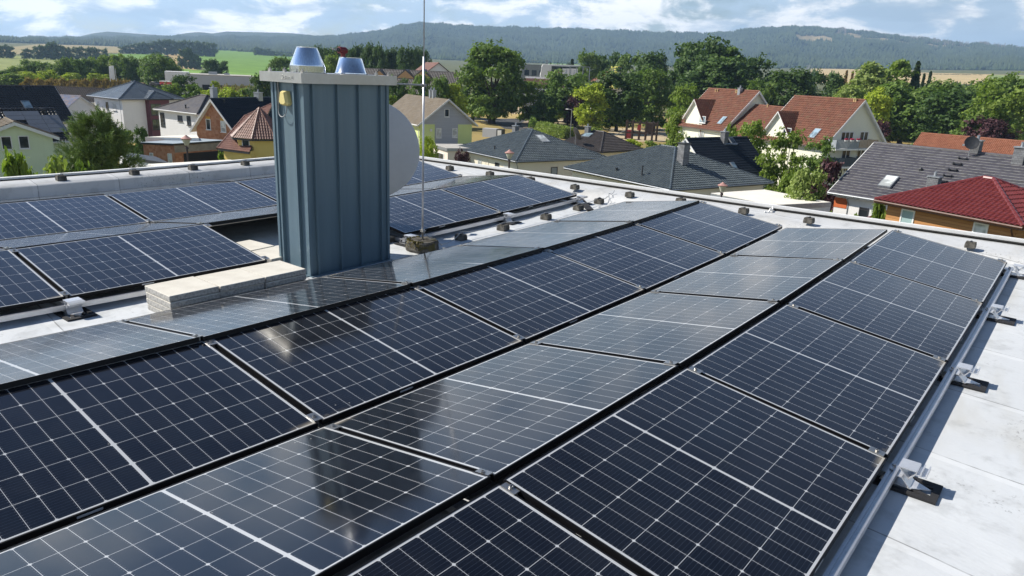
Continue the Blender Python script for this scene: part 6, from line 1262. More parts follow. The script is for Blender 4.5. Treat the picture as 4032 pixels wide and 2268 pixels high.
p = at_dist(*zp('r3', 446, 720), 318); b_ = at_dist(*zp('r3', 446, 798), 318); t = thing('sign_pylon', 'red and white sign pylon standing before the coach', 'sign', (p[0], p[1], b_[2]), math.atan2(RT[1], RT[0])); hh = p[2]-b_[2]; m = MB(); m.bb((-1.2, -0.3, hh*0.38), (1.2, 0.3, hh)); m.build('red_panel', mat('sign_red', (0.6, 0.02, 0.03), 0.5), t); m = MB(); m.bb((-1.1, -0.25, 0), (1.1, 0.25, hh*0.379)); m.build('white_panel', white_trim, t)
def text_on(parent, body, size, loc, rot, m_, name='lettering'):
    cu = bpy.data.curves.new(name, 'FONT'); cu.body = body; cu.size = size; cu.extrude = 0.01; cu.align_x = 'CENTER'; cu.align_y = 'CENTER'; o = bpy.data.objects.new(name, cu); C.objects.link(o)
    me = bpy.data.meshes.new_from_object(o.evaluated_get(bpy.context.evaluated_depsgraph_get())); bpy.data.objects.remove(o); me.materials.clear(); me.materials.append(m_); o = bpy.data.objects.new(name, me); C.objects.link(o); o.parent = parent; o.location = loc; o.rotation_euler = rot; return o
for i, xx in enumerate((545, 587, 630)):
    p = at_dist(*zp('r3', xx, 690), 312); b_ = at_dist(*zp('r3', xx, 775), 312); t = thing('banner_flag', 'tall white banner flag beside the coach, %s of three' % ('leftmost', 'middle one', 'rightmost')[i], 'flag', (p[0], p[1], b_[2]), math.atan2(RT[1], RT[0]), 'banner flags by the coach'); hh = p[2]-b_[2]
    m = MB(); m.bb((-1.35, -0.05, 0.2), (1.35, 0.05, hh)); m.build('cloth', white_trim, t); m = MB(); m.tube([(-1.45, 0, -2), (-1.45, 0, hh+0.2)], 0.1, 6); m.build('pole', zinc, t); m = MB()
    for k in range(3): m.bb((-0.5+0.1*k, -0.07, hh*(0.35+0.17*k)), (0.5-0.05*k, -0.05, hh*(0.42+0.17*k)))
    m.build('print', zinc, t)
p = at_dist(*zp('r3', 685, 668), 305); t = thing('billboard_frame', 'empty steel billboard frame right of the banner flags', 'billboard frame', (p[0], p[1], p[2]-9.5), math.atan2(RT[1], RT[0])); m = MB()
for x in (-4, -1.3, 1.3, 4): m.bb((x-0.15, -0.1, 0), (x+0.15, 0.1, 9.5))
for z in (9.3, 5.8, 2.5): m.bb((-4, -0.08, z), (4, 0.08, z+0.2))
m.build('frame', zinc, t)
p = at_dist(*zp('r3', 1050, 668), 300); b_ = at_dist(*zp('r3', 1050, 745), 300); t = thing('sign_tower', 'tall box sign with yellow and dark blue faces above the red roof', 'sign', (p[0], p[1], b_[2]-4), math.atan2(RT[1], RT[0])+R(-40)); hh = p[2]-b_[2]+4; yl = mat('sign_yellow', (0.62, 0.58, 0.14), 0.5); bl = mat('sign_blue', (0.02, 0.04, 0.12), 0.4)
m = MB(); m.bb((-1.5, -1.5, hh-8.5), (1.5, 1.5, hh)); m.build('box', yl, t); m = MB(); m.bb((1.5, -1.4, hh-7.6), (1.55, 1.4, hh-0.3)); m.build('blue_face', bl, t)
text_on(t, 'E', 4.4, (1.57, 0, hh-3.6), (R(90), 0, R(90)), yl); 
for k in range(2): text_on(t, 'E', 2.6, (0, -1.52, hh-1.7-k*3.0), (R(90), 0, 0), bl)
m = MB(); m.tube([(0, 0, 0), (0, 0, hh-8.5)], 0.4, 8); m.build('post', zinc, t)
c0 = at_dist(*zp('r3', 985, 690), 312); H = House('red_roof_house', 'house with red tiled roof behind the yellow and blue sign', c0[0], c0[1]+1, R(-52), 11, 8, float(c0[2])-5.6, 5.6, -12, 'gable', 0, 0.4, 0.5); H.walls(w_white).roof(t_red, white_trim, tw=0.5, th=0.6)
# power pylon on the wheat fields
p = at_dist(*zp('r4', 415, 650), 1700); gz = ground_z(p[0], p[1]); hh = p[2]-gz; t = thing('power_pylon', 'lattice power pylon in the wheat fields before the hills', 'power pylon', (p[0], p[1], gz)); m = MB()
for sx, sy in ((-1, -1), (1, -1), (1, 1), (-1, 1)): m.tube([(sx*3.5, sy*3.5, 0), (sx*0.5, sy*0.5, hh)], 0.35, 5)
for k in range(5): z = hh*k/5; s_ = 3.5-3*k/5; m.tube([(-s_, -s_, z), (s_*0.85, -s_*0.85, z+hh/5)], 0.2, 4); m.tube([(s_, -s_, z), (-s_*0.85, -s_*0.85, z+hh/5)], 0.2, 4)
m.build('lattice', zinc, t); m = MB()
for z, w_ in ((hh*0.72, 9), (hh*0.88, 7)): m.tube([(-w_, 0, z), (w_, 0, z)], 0.35, 5)
m.build('cross_arm', zinc, t)
# playground and park furniture
p = hit_ground(*zp('r3', 1300, 1410)); t = thing('climbing_frame', 'wooden climbing frame with red parts on the park playground', 'climbing frame', tuple(p), 0.4); wood = plain('dark_play_wood', (0.06, 0.04, 0.03), 0.8); k = 1.0; m = MB()
for x in (-3.6, -2.2, -0.6, 0.9, 2.4, 3.4):
    for y in (-1, 1): m.box((x*k, y*k, 2.2), (0.28, 0.28, 4.4))
for z in (1.6, 3.9): m.box((0, 1*k, z), (7*k, 0.2, 0.25)); m.box((0, -1*k, z), (7*k, 0.2, 0.25))
m.box((1.6*k, 0, 1.6), (3.2*k, 2*k, 0.2)); m.build('frame', wood, t); m = MB(); m.box((2.0*k, 0, 3.0), (1.8*k, 2*k, 2.2)); m.build('play_house', wood, t); m = MB(); m.box((-2.9*k, 0, 1.2), (1.0*k, 2*k, 1.8)); m.box((-0.6*k, -1.1*k, 2.9), (0.8, 0.3, 1.2)); m.build('red_panel', mat('play_red', (0.26, 0.02, 0.022), 0.5), t)
m = MB(); m.add([(-3.6*k, -1, 2.2), (-3.6*k, 1, 2.2), (-7.5*k, 1, 0.2), (-7.5*k, -1, 0.2), (-3.6*k, -1, 2.05), (-3.6*k, 1, 2.05), (-7.5*k, 1, 0.05), (-7.5*k, -1, 0.05)], [(0, 1, 2, 3), (7, 6, 5, 4), (0, 3, 7, 4), (1, 5, 6, 2), (0, 4, 5, 1), (2, 6, 7, 3)]); m.build('slide', zinc, t)
p = hit_ground(*zp('r3', 510, 1262)); t = thing('park_table', 'dark park table on the shaded lawn by the hedge', 'park table', tuple(p), 0.5); m = MB(); m.box((0, 0, 1.0), (4.2, 1.6, 0.2)); m.build('table_top', wood, t); m = MB(); m.box((-1.4, 0, 0.45), (0.3, 1.2, 0.9)); m.box((1.4, 0, 0.45), (0.3, 1.2, 0.9)); m.build('leg_frame', wood, t)
# road, footpath, lawn, sand as sheets on the ground
def sheet_px(name, pts, m_, up, z=None):
    P = [hit_ground(*p) for p in pts]; m = MB(); m.add([(p[0], p[1], p[2]+up) for p in P], [tuple(range(len(P)))]); o = m.build(name, m_); o['kind'] = 'structure'; return o
asph = plain('asphalt', (0.055, 0.056, 0.06), 0.9, 0, 0.2, 0.3); sand = plain('sandy_ground', (0.50, 0.40, 0.26), 0.95, 0, 0.12, 0.15); paving = plain('footpath_paving', (0.34, 0.27, 0.20), 0.9, 0, 0.1, 0.5); lawn = plain('shaded_lawn', (0.16, 0.15, 0.05), 0.95, 0, 0.3, 0.12); dry = plain('dry_lawn', (0.40, 0.30, 0.10), 0.95, 0, 0.22, 0.12)
sheet_px('dry_grass', [zp('Z3', *p) for p in ((1700, 720), (2200, 690), (2700, 560), (2700, 480), (2100, 480), (1700, 560))], dry, 0.02)
sheet_px('road', [zp('Z3', *p) for p in ((1880, 590), (2576, 590), (2900, 575), (2900, 780), (2500, 780), (2300, 760), (2180, 690), (1880, 600))], asph, 0.06)
sheet_px('pavement', [zp('Z4', *p) for p in ((90, 770), (110, 735), (190, 700), (225, 700), (225, 800), (120, 800))], paving, 0.12)
sheet_px('sand', [(2020+p[0]*.3434, 230+p[1]*.3434) for p in ((-20, 640), (200, 620), (200, 560), (-20, 570))], sand, 0.05)
sheet_px('lawn', [(2020+p[0]*.3434, 230+p[1]*.3434) for p in ((250, 745), (480, 780), (760, 790), (780, 720), (700, 690), (330, 700))], lawn, 0.04)
sheet_px('sand_path', [(2020+p[0]*.3434, 230+p[1]*.3434) for p in ((320, 740), (500, 745), (740, 755), (740, 715), (560, 705), (420, 712))], sand, 0.09)
sheet_px('dry_lawn', [zp('r4', *p) for p in ((1080, 1420), (1700, 1450), (2576, 1449), (2576, 1330), (1700, 1190), (1200, 1160))], dry, 0.03)
sheet_px('play_sand', [zp('r3', *p) for p in ((900, 1420), (1600, 1430), (1640, 1330), (1500, 1290), (1000, 1290))], sand, 0.05)
t = thing('info_box', 'grey notice box with a white poster by the street behind the bungalow', 'notice box', tuple(hit_ground(*zp('Z3', 2100, 905))), 0.3); m = MB(); m.bb((-2.1, -0.8, 0), (1.2, 0.8, 1.9)); m.build('body', w_grey, t); m = MB(); m.bb((1.2, -0.8, 0), (2.6, 0.8, 1.9)); m.build('dark_end', dark_trim, t); m = MB(); m.bb((1.5, -0.86, 0.4), (2.4, -0.8, 1.7)); m.build('poster', white_trim, t)
# ---------------------------------------------------------------- trees
def quads_mesh(name, c, u, v, material):
    """leaf faces: centres c, half axes u and v (n x 3)"""
    n = len(c); V = np.stack([c-u-v*0.6, c+u-v*0.6, c+u*0.55+v, c-u*0.55+v], 1).reshape(-1, 3)
    me = bpy.data.meshes.new(name); me.vertices.add(4*n); me.vertices.foreach_set('co', V.reshape(-1)); me.loops.add(4*n)
    me.loops.foreach_set('vertex_index', np.arange(4*n, dtype=np.int32)); me.polygons.add(n); me.polygons.foreach_set('loop_start', np.arange(0, 4*n, 4, dtype=np.int32)); me.update(calc_edges=True)
    me.materials.append(material); return me
def rand_dir(rs, n):
    d = rs.normal(size=(n, 3)); return d/np.linalg.norm(d, axis=1)[:, None]
def leaf_axes(rs, nrm, size):
    a = rand_dir(rs, len(nrm)); u = np.cross(nrm, a); u /= np.linalg.norm(u, axis=1)[:, None]+1e-9; v = np.cross(nrm, u); s = size[:, None]; return u*s, v*s
def crown_lobes(seed, n, shape):
    """lobes (centre, radius) filling a crown of height 1 and half width 1: z 0..1"""
    rs = np.random.RandomState(seed); L_ = []
    for i in range(n):
        z = rs.uniform(0.04, 0.96); w = shape(z); a = rs.uniform(0, 6.283); r = w*math.sqrt(rs.uniform(0.05, 1))*0.74
        L_.append((r*math.cos(a), r*math.sin(a), z, rs.uniform(0.12, 0.36)*(0.55+0.6*w)))
    return L_
SH = {'round': lambda z: math.sqrt(max(0.02, 1-((z-0.45)/0.57)**2)), 'oak': lambda z: math.sqrt(max(0.03, 1-((z-0.5)/0.54)**2)), 'tall': lambda z: min(1.0, 0.45+1.3*z)*math.sqrt(max(0.02, 1-max(0, (z-0.4)/0.62)**2)), 'cone': lambda z: max(0.05, 1-z), 'dome': lambda z: math.sqrt(max(0.02, 1-(z*0.97)**2))}
def broad_crown(name, seed, shape, nl, leaves, H, Wd, leaf, material, z0=0.16, drop=0.0):
    """crown mesh of height H above z0*H, half width Wd: leaf clusters on many small twig ends spread over lumpy lobes"""
    rs = np.random.RandomState(seed); lob = crown_lobes(seed+11, nl, SH[shape]); per = leaves//nl; cs, ns = [], []
    for (x, y, z, r) in lob:
        ntw = max(6, per//14); d = rand_dir(rs, ntw); d[:, 2] = np.where(d[:, 2] < -0.35, -d[:, 2]*0.5, d[:, 2]); rr = r*rs.uniform(0.55, 1.28, ntw)
        tw = np.array([x, y, z])+d*rr[:, None]*np.array([1, 1, 0.8*2*Wd/H if H else 1])*np.array([1, 1, 0.85])
        k = rs.randint(0, ntw, per); c = tw[k]; nd = d[k]
        c = c*np.array([Wd, Wd, H*(1-z0)])+np.array([0, 0, H*z0])+rs.normal(size=(per, 3))*leaf*1.25*np.array([1, 1, 0.75]); c[:, 2] -= drop*rs.uniform(0, 1, per)**2*H*0.2
        nn = nd*0.75+rand_dir(rs, per)*0.75+np.array([0, 0, 0.35]); cs.append(c); ns.append(nn/np.linalg.norm(nn, axis=1)[:, None])
    c = np.concatenate(cs); nn = np.concatenate(ns); zl, zh = np.percentile(c[:, 2], (0.5, 99.6)); c[:, 2] = H*z0+(c[:, 2]-zl)*(H*(1-z0))/(zh-zl); c[:, :2] *= Wd/np.percentile(np.hypot(c[:, 0], c[:, 1]), 95)
    sz = leaf*rs.uniform(0.55, 1.2, len(c)); u, v = leaf_axes(rs, nn, sz); return quads_mesh(name, c, u, v, material), lob
def trunk_mesh(name, seed, H, Wd, lob, z0, r, material, nb=9):
    m = MB(); rs = np.random.RandomState(seed); top = H*(z0+0.45*(1-z0)); pts = [(0, 0, -0.4), (0, 0, 0), (rs.uniform(-.02, .02)*H, rs.uniform(-.02, .02)*H, H*z0), (rs.uniform(-.03, .03)*H, rs.uniform(-.03, .03)*H, top)]
    m.tube(pts, r, 9, r2=r*0.45); m.lathe([(r*1.5, -0.3), (r*1.15, 0.25*r*4), (r, r*3)], n=9)
    for (x, y, z, q) in lob[:nb]:
        e = Vector((x*Wd, y*Wd, H*z0+z*H*(1-z0))); s = Vector(pts[2]).lerp(Vector(pts[3]), rs.uniform(0, 0.9)); m.tube([s, s.lerp(e, 0.5)+Vector((0, 0, 0.03*H)), e], r*0.42, 6, r2=r*0.08)
    o = m.build(name, material); me = o.data; bpy.data.objects.remove(o); return me
def conifer_crown(name, seed, leaves, H, Wd, leaf, material, z0=0.06):
    rs = np.random.RandomState(seed); t = rs.uniform(0, 1, leaves)**0.8; w = Wd*(1-t)**0.9*(0.72+0.28*np.cos(t*H*2.6)**2)+0.05; a = rs.uniform(0, 6.283, leaves); q = rs.uniform(0.35, 1, leaves)**0.6; r = w*q*(1+0.25*np.sin(a*7+t*40))
    c = np.stack([r*np.cos(a), r*np.sin(a), H*(z0+(1-z0)*t)-0.18*r], 1); nn = np.stack([np.cos(a)*0.5, np.sin(a)*0.5, np.full(leaves, 0.8)], 1)+rand_dir(rs, leaves)*0.6; nn /= np.linalg.norm(nn, axis=1)[:, None]
    u, v = leaf_axes(rs, nn, leaf*rs.uniform(0.5, 1.2, leaves)); return quads_mesh(name, c, u*0.8, v, material)
bark = plain('tree_bark', (0.055, 0.042, 0.032), 0.95, 0, 0.3, 3)
LM = {'dark': leafy('leaves_dark', (0.040, 0.085, 0.025), (0.115, 0.186, 0.045), 0.28), 'mid': leafy('leaves_mid', (0.076, 0.143, 0.030), (0.207, 0.297, 0.062), 0.32), 'fresh': leafy('leaves_fresh', (0.105, 0.179, 0.028), (0.263, 0.347, 0.063), 0.36),
      'lime': leafy('leaves_lime', (0.231, 0.308, 0.030), (0.504, 0.577, 0.069), 0.33), 'pale': leafy('leaves_pale', (0.157, 0.228, 0.056), (0.357, 0.427, 0.131), 0.36), 'purple': leafy('leaves_purple', (0.046, 0.024, 0.028), (0.125, 0.052, 0.060), 0.12), 'brown': leafy('leaves_brown', (0.147, 0.090, 0.038), (0.315, 0.208, 0.078), 0.15),
      'spruce': leafy('needles_spruce', (0.030, 0.067, 0.030), (0.085, 0.131, 0.056), 0.05), 'pine': leafy('needles_pine', (0.076, 0.143, 0.045), (0.265, 0.346, 0.116), 0.1, 0.5), 'far': leafy('leaves_far', (0.059, 0.103, 0.035), (0.147, 0.208, 0.063), 0.15)}
PROTO = {}
def proto_tree(kind, var, col):
    """meshes of a 10 m tree: (crown, trunk, half width)"""
    key = (kind, var, col)
    if key in PROTO: return PROTO[key]
    sd = var*17+sum(ord(x) for x in kind); H = 10.0
    if kind == 'spruce': Wd = 2.1; cr = conifer_crown('crown', sd, 3400, H, Wd, 0.30, LM[col]); m = MB(); m.tube([(0, 0, -0.4), (0, 0, H*0.97)], 0.16, 8, r2=0.02); o = m.build('trunk', bark); tk = o.data; bpy.data.objects.remove(o)
    elif kind == 'thin': Wd = 0.85; cr = conifer_crown('crown', sd, 1800, H, Wd, 0.24, LM[col]); m = MB(); m.tube([(0, 0, -0.4), (0, 0, H*0.97)], 0.12, 8, r2=0.02); o = m.build('trunk', bark); tk = o.data; bpy.data.objects.remove(o)
    else:
        sh, nl, lv, Wd, leaf, z0, r = {'broad': ('round', 40, 11500, 4.2, 0.20, 0.09, 0.27), 'oak': ('oak', 56, 15000, 3.9, 0.17, 0.11, 0.42), 'tall': ('tall', 40, 10500, 2.6, 0.18, 0.08, 0.24), 'bush': ('dome', 20, 4200, 5.2, 0.36, 0.0, 0.2), 'weeping': ('round', 26, 6000, 4.0, 0.24, 0.02, 0.2), 'loose': ('round', 34, 5200, 4.2, 0.20, 0.09, 0.2), 'far': ('round', 16, 1300, 4.6, 0.5, 0.04, 0.3)}[kind]
        cr, lob = broad_crown('crown', sd, sh, nl, lv, H, Wd, leaf, LM[col], z0, 1.0 if kind == 'weeping' else 0.0); tk = trunk_mesh('trunk', sd, H, Wd, lob, max(z0, 0.05), r, bark)
    PROTO[key] = (cr, tk, Wd); return PROTO[key]
tcount = [0]
def tree(xc, ytop, w, D, kind, col, label, group=None, name=None, cat='tree', gz=None, base=None):
    """xc, ytop, w in overview pixels of the photo; D metres from the camera. The tree stands on the ground there with that height and width."""
    p = at_dist(xc*OV, ytop*OV, D); g0 = ground_z(p[0], p[1]) if gz is None else gz; h = max(1.0, p[2]-g0); wd = w*OV*D/FPX/2*0.95; tcount[0] += 1
    cr, tk, Wd = proto_tree(kind, tcount[0] % 3, col); nm = name or {'spruce': 'spruce_tree', 'thin': 'slim_conifer', 'bush': 'bush', 'far': 'field_tree', 'weeping': 'weeping_tree'}.get(kind, 'broadleaf_tree')
    t = thing(nm, label, cat, (p[0], p[1], g0), random.uniform(0, 6.28), group); t.scale = (wd/Wd, wd/Wd, h/10.0)
    for n_, me in (('trunk', tk), ('crown', cr)): o = bpy.data.objects.new(n_, me); C.objects.link(o); o.parent = t
    return t
TR = [
 # centre
 (1243, 111, 158, 205, 'oak', 'mid', 'huge oak standing above the road behind the green and white house'), (1192, 178, 72, 212, 'oak', 'dark', 'dark oak just left of the huge oak, its trunk on the dry grass'),
 (1142, 212, 62, 185, 'weeping', 'lime', 'yellow green weeping tree between the green house and the oaks'), (1000, 196, 62, 168, 'broad', 'dark', 'dark tree behind the left end of the olive roof beside the chimney'), (1062, 190, 64, 180, 'broad', 'mid', 'green tree behind the lightning rod and the olive roof'), (1108, 196, 58, 184, 'broad', 'mid', 'green tree behind the chimneys of the olive roof'), (985, 242, 50, 150, 'bush', 'fresh', 'light green shrub at the chimney edge left of the olive roof'),
 (1337, 206, 76, 213, 'broad', 'fresh', 'yellow green tree right of the huge oak over the hedge'), (1374, 240, 60, 200, 'broad', 'dark', 'dark round tree between the huge oak and the lamp post'), (1428, 182, 112, 226, 'broad', 'mid', 'wide tree behind the tall lamp post on the lawn'), (1452, 240, 60, 205, 'broad', 'purple', 'dark purple leaved tree beside the tall lamp post'), (1490, 212, 78, 188, 'tall', 'lime', 'bright lime tree right of the tall lamp post'), (1562, 180, 138, 198, 'broad', 'dark', 'big dark green tree above the brown hip roof'), (1640, 176, 122, 212, 'broad', 'mid', 'big tree above the playground climbing frame'),
 (1728, 218, 84, 182, 'broad', 'fresh', 'light green tree just left of the farther red roof'), (1721, 290, 74, 118, 'broad', 'fresh', 'small light green tree in front of the farther red house'),
 (1480, 134, 74, 322, 'broad', 'mid', 'tree of the back wood above the empty billboard frame'), (1440, 150, 44, 335, 'spruce', 'spruce', 'pointed tree at the left end of the back wood'), (1532, 137, 84, 330, 'broad', 'dark', 'dark tree of the back wood behind the yellow sign'), (1590, 139, 82, 322, 'broad', 'mid', 'tree of the back wood just right of the yellow sign'), (1645, 134, 92, 305, 'broad', 'dark', 'dark tree of the back wood left of the tallest dark group'),
 (1768, 102, 150, 262, 'broad', 'dark', 'tallest dark tree above the farther red roof'), (1826, 122, 108, 258, 'tall', 'mid', 'tall tree right beside the tallest dark tree'), (1812, 150, 170, 238, 'broad', 'dark', 'broad dark tree directly above the ridge of the farther red house'), (1738, 150, 90, 246, 'broad', 'dark', 'dark tree left under the tallest dark tree'), (1900, 147, 108, 262, 'broad', 'dark', 'dark round tree above the gap between the red houses'), (1990, 178, 140, 230, 'broad', 'dark', 'dark broad tree above the ridge of the nearer red house'), (1925, 205, 80, 225, 'broad', 'mid', 'green tree behind the link between the red houses'), (2082, 186, 96, 240, 'broad', 'dark', 'dark tree right above the gable of the nearer red house'),
 # right
 (2131, 178, 17, 300, 'thin', 'brown', 'brown slim conifer, left one of the pair before the wheat field'), (2146, 180, 16, 300, 'thin', 'brown', 'brown slim conifer, right one of the pair before the wheat field'), (2122, 204, 46, 250, 'broad', 'brown', 'browning tree under the slim conifer pair'), (2146, 216, 88, 202, 'broad', 'pale', 'pale green tree right of the nearer red gable'), (2205, 160, 92, 232, 'tall', 'pale', 'tall pale tree, left one of the light pair in the right wood'), (2262, 155, 84, 236, 'tall', 'fresh', 'tall light tree, right one of the light pair in the right wood'), (2311, 157, 56, 240, 'spruce', 'spruce', 'dark wide spruce beside the tall light trees'), (2342, 181, 20, 252, 'thin', 'spruce', 'dark slim spruce standing alone before the wheat field'), (2326, 186, 18, 252, 'thin', 'spruce', 'short slim spruce between the wide and the lone spruce'),
 (2212, 222, 60, 192, 'tall', 'lime', 'lime leaved tree in front of the pale pair, right of the red gable'), (2290, 214, 146, 214, 'broad', 'mid', 'wide tree with a visible trunk on the dry lawn'), (2402, 226, 146, 205, 'broad', 'dark', 'broad dark tree above the orange roof'), (2368, 205, 94, 240, 'broad', 'mid', 'green tree behind the broad dark one above the orange roof'), (2436, 210, 100, 240, 'broad', 'mid', 'tree in the back row right of the lone spruce'), (2500, 200, 104, 242, 'broad', 'fresh', 'light green tree in the back row near the right edge'), (2566, 192, 110, 232, 'broad', 'mid', 'back row tree cut by the right picture edge'), (2540, 218, 120, 190, 'broad', 'fresh', 'large light green tree at the right edge above the orange roof'), (2488, 300, 96, 182, 'broad', 'purple', 'dark purple tree behind the orange roof'), (2222, 305, 46, 150, 'broad', 'purple', 'dark purple tree touching the balcony gable'), (2455, 290, 80, 186, 'bush', 'mid', 'low green tree beside the dark purple tree behind the orange roof'), (2190, 268, 60, 214, 'broad', 'dark', 'dark tree in the shade left of the wide lawn tree'),
 # in front of the red houses
 (1984, 326, 108, 84, 'loose', 'fresh', 'garden tree with a thin trunk in front of the nearer red house'), (2066, 347, 92, 80, 'loose', 'mid', 'dark garden tree before the balconies'), (1882, 306, 94, 92, 'loose', 'fresh', 'garden tree before the link between the red houses'), (1840, 318, 44, 96, 'broad', 'fresh', 'small garden tree left before the red link roof'), (2090, 408, 88, 63, 'bush', 'purple', 'purple shrub before the balconies, left of the plum roof'), (2040, 428, 92, 58, 'broad', 'pale', 'pale yellow green shrub right behind the white flat garage'), (1990, 440, 60, 62, 'bush', 'fresh', 'green shrub behind the white flat garage'),
 (2216, 508, 48, 47, 'bush', 'fresh', 'green shrub between the plum roof house and the wooden house'), (2145, 545, 44, 40, 'bush', 'fresh', 'low green shrub under the small porch roof, right of the white garage'), (2082, 542, 30, 46, 'bush', 'fresh', 'low shrub right of the white flat garage'),
 (1163, 381, 48, 62, 'broad', 'purple', 'round dark purple dwarf tree before the left bungalow'), (1077, 344, 50, 70, 'weeping', 'lime', 'small lime weeping tree just behind the lightning rod'), (1740, 350, 60, 104, 'bush', 'mid', 'low hedge bush right of the brown hip roof'), (1590, 352, 60, 130, 'bush', 'lime', 'bright green shrub below the climbing frame'), (1645, 356, 70, 126, 'bush', 'fresh', 'bright green hedge right below the climbing frame'), (1500, 322, 40, 150, 'bush', 'pale', 'pale shrub behind the chimney of the brown hip roof'),
 # left
 (38, 392, 84, 38, 'bush', 'fresh', 'rounded green shrub in front of the green house at the left edge'), (134, 402, 110, 40, 'bush', 'pale', 'wide pale green hedge shrub left under the pine'), (205, 420, 60, 41, 'bush', 'mid', 'green shrub at the foot of the pine'), (318, 330, 44, 100, 'bush', 'mid', 'green shrub before the villa garage door'), (352, 322, 34, 98, 'broad', 'dark', 'small dark garden tree right of the villa garage'), (285, 330, 40, 104, 'bush', 'dark', 'dark shrub between pine and villa garage'), (556, 385, 26, 66, 'bush', 'fresh', 'small green shrub right of the brick garage'),
 (460, 190, 62, 235, 'broad', 'dark', 'dark tree in front of the white workshop'), (432, 212, 50, 225, 'bush', 'fresh', 'light bush left below the white workshop'), (486, 214, 56, 222, 'bush', 'mid', 'green bush in front of the workshop doors'), (540, 205, 22, 235, 'tall', 'lime', 'slim lime tree in front of the workshop doors'), (575, 222, 60, 225, 'bush', 'lime', 'yellow green bush below the workshop, left of the chimney'), (620, 224, 60, 222, 'bush', 'fresh', 'green bush below the parked white cars'), (652, 192, 66, 205, 'broad', 'dark', 'dark tree at the left edge of the chimney'), (668, 180, 50, 230, 'broad', 'mid', 'tree half hidden behind the left end of the chimney hood'), (520, 228, 46, 215, 'bush', 'lime', 'yellow green bush under the workshop wall'), (398, 222, 40, 235, 'bush', 'mid', 'green bush behind the hip of the villa roof'),
 (526, 151, 40, 430, 'broad', 'dark', 'dark tree above the workshop roof, left of the pair'), (552, 152, 42, 430, 'broad', 'dark', 'dark tree above the workshop roof, right of the pair'), (708, 146, 74, 330, 'broad', 'mid', 'green tree at the foot of the green hill beside the tall cone'), (834, 140, 52, 285, 'broad', 'fresh', 'light green tree before the dark wood between the two cones'),
]
for r_ in TR: tree(*r_)
# the dark wood behind the long hall, and the tree rows at the left: individuals that the photo does not tell apart
for i, x in enumerate(range(790, 1085, 23)):
    tree(x+random.uniform(-4, 4), 124+random.uniform(-7, 7)-5*math.sin((x-790)/95.0), 46, random.uniform(290, 330), 'broad', 'dark', 'dark tree of the dense wood behind the long brown hall', 'trees of the dense dark wood behind the hall')
for i, (x, y) in enumerate(((8, 178), (42, 168), (75, 152), (108, 158), (135, 162), (160, 147), (188, 150), (215, 149), (243, 142), (270, 140), (296, 138), (322, 143), (345, 148), (372, 146), (402, 140), (428, 158), (440, 168))):
    tree(x, y, 42 if x != 402 else 74, random.uniform(345, 390), 'broad', random.choice(['mid', 'mid', 'fresh']), 'dark green tree of the long row below the left fields', 'trees of the row below the left fields')
for i, (x, y, w) in enumerate(((22, 186, 62), (80, 184, 56), (118, 178, 44), (168, 188, 44), (236, 185, 30), (262, 188, 26), (62, 180, 36), (180, 184, 34))):
    tree(x, y, w, random.uniform(318, 336), 'bush' if w > 40 else 'tall', 'lime' if i else 'fresh', 'yellow green young tree along the foot of the left tree row', 'young trees before the left tree row')
# field hedgerows far out
FT = [(-4, 113), (10, 112), (24, 116), (60, 124), (72, 122), (92, 117), (100, 114), (112, 113), (122, 107), (133, 106), (143, 111), (152, 114), (161, 118), (174, 119), (192, 119), (205, 118), (220, 118), (232, 119), (243, 123), (262, 121)]
for x, y in FT: tree(x, y, 17, 1120, 'far', 'far', 'round tree of the left field hedgerow', 'trees of the left field hedgerow')
for x, y in ((308, 117), (320, 114), (334, 112), (347, 108), (358, 106), (369, 110), (380, 108), (392, 104), (404, 100), (416, 99), (428, 101), (441, 102), (453, 103), (466, 102), (478, 103), (490, 104), (502, 105), (514, 106), (526, 107), (536, 109)): tree(x, y, 20, 1650, 'far', 'far', 'round tree of the copse on the rise between the fields', 'trees of the copse between the fields')
for x, y in ((455, 124), (466, 123), (476, 122), (486, 130), (494, 137), (500, 146), (384, 134), (396, 132), (418, 140), (428, 144), (478, 134)): tree(x, y, 17, 960, 'far', 'far', 'round tree of the hedge running down between tan and green field', 'trees of the hedge between tan and green field')
for x, y in [(642+i*11, 113+i*2.3+random.uniform(-2, 2)) for i in range(13)]: tree(x, y+4, 15, 2000, 'far', 'far', 'round tree along the crest of the green hill', 'trees along the crest of the green hill')
for x in [2168, 2174, 2182, 2186, 2194, 2202, 2212]+[2322+i*9 for i in range(13)]+[2430, 2438, 2452, 2466]: tree(x+random.uniform(-1, 1), 184+(x-2168)*0.022+random.uniform(-1.0, 1.0), 8, 2050, 'far', 'far', 'small round tree of the line crossing the wheat fields', 'trees of the line across the wheat fields')
for x, y in [(2040, 176), (2052, 174), (2092, 182), (2105, 186)]+[(2350+i*13, 208+random.uniform(-3, 3)) for i in range(19)]: tree(x, y, 19, 620, 'far', 'far', 'tree of the low wood in front of the wheat fields', 'trees of the low wood before the wheat fields')
for x, y in [(1372, 163), (1382, 160), (1394, 164), (1404, 161), (1418, 162), (1430, 158)]: tree(x, y, 15, 700, 'far', 'far', 'small tree before the green field beyond the building shell', 'trees before the small green field')
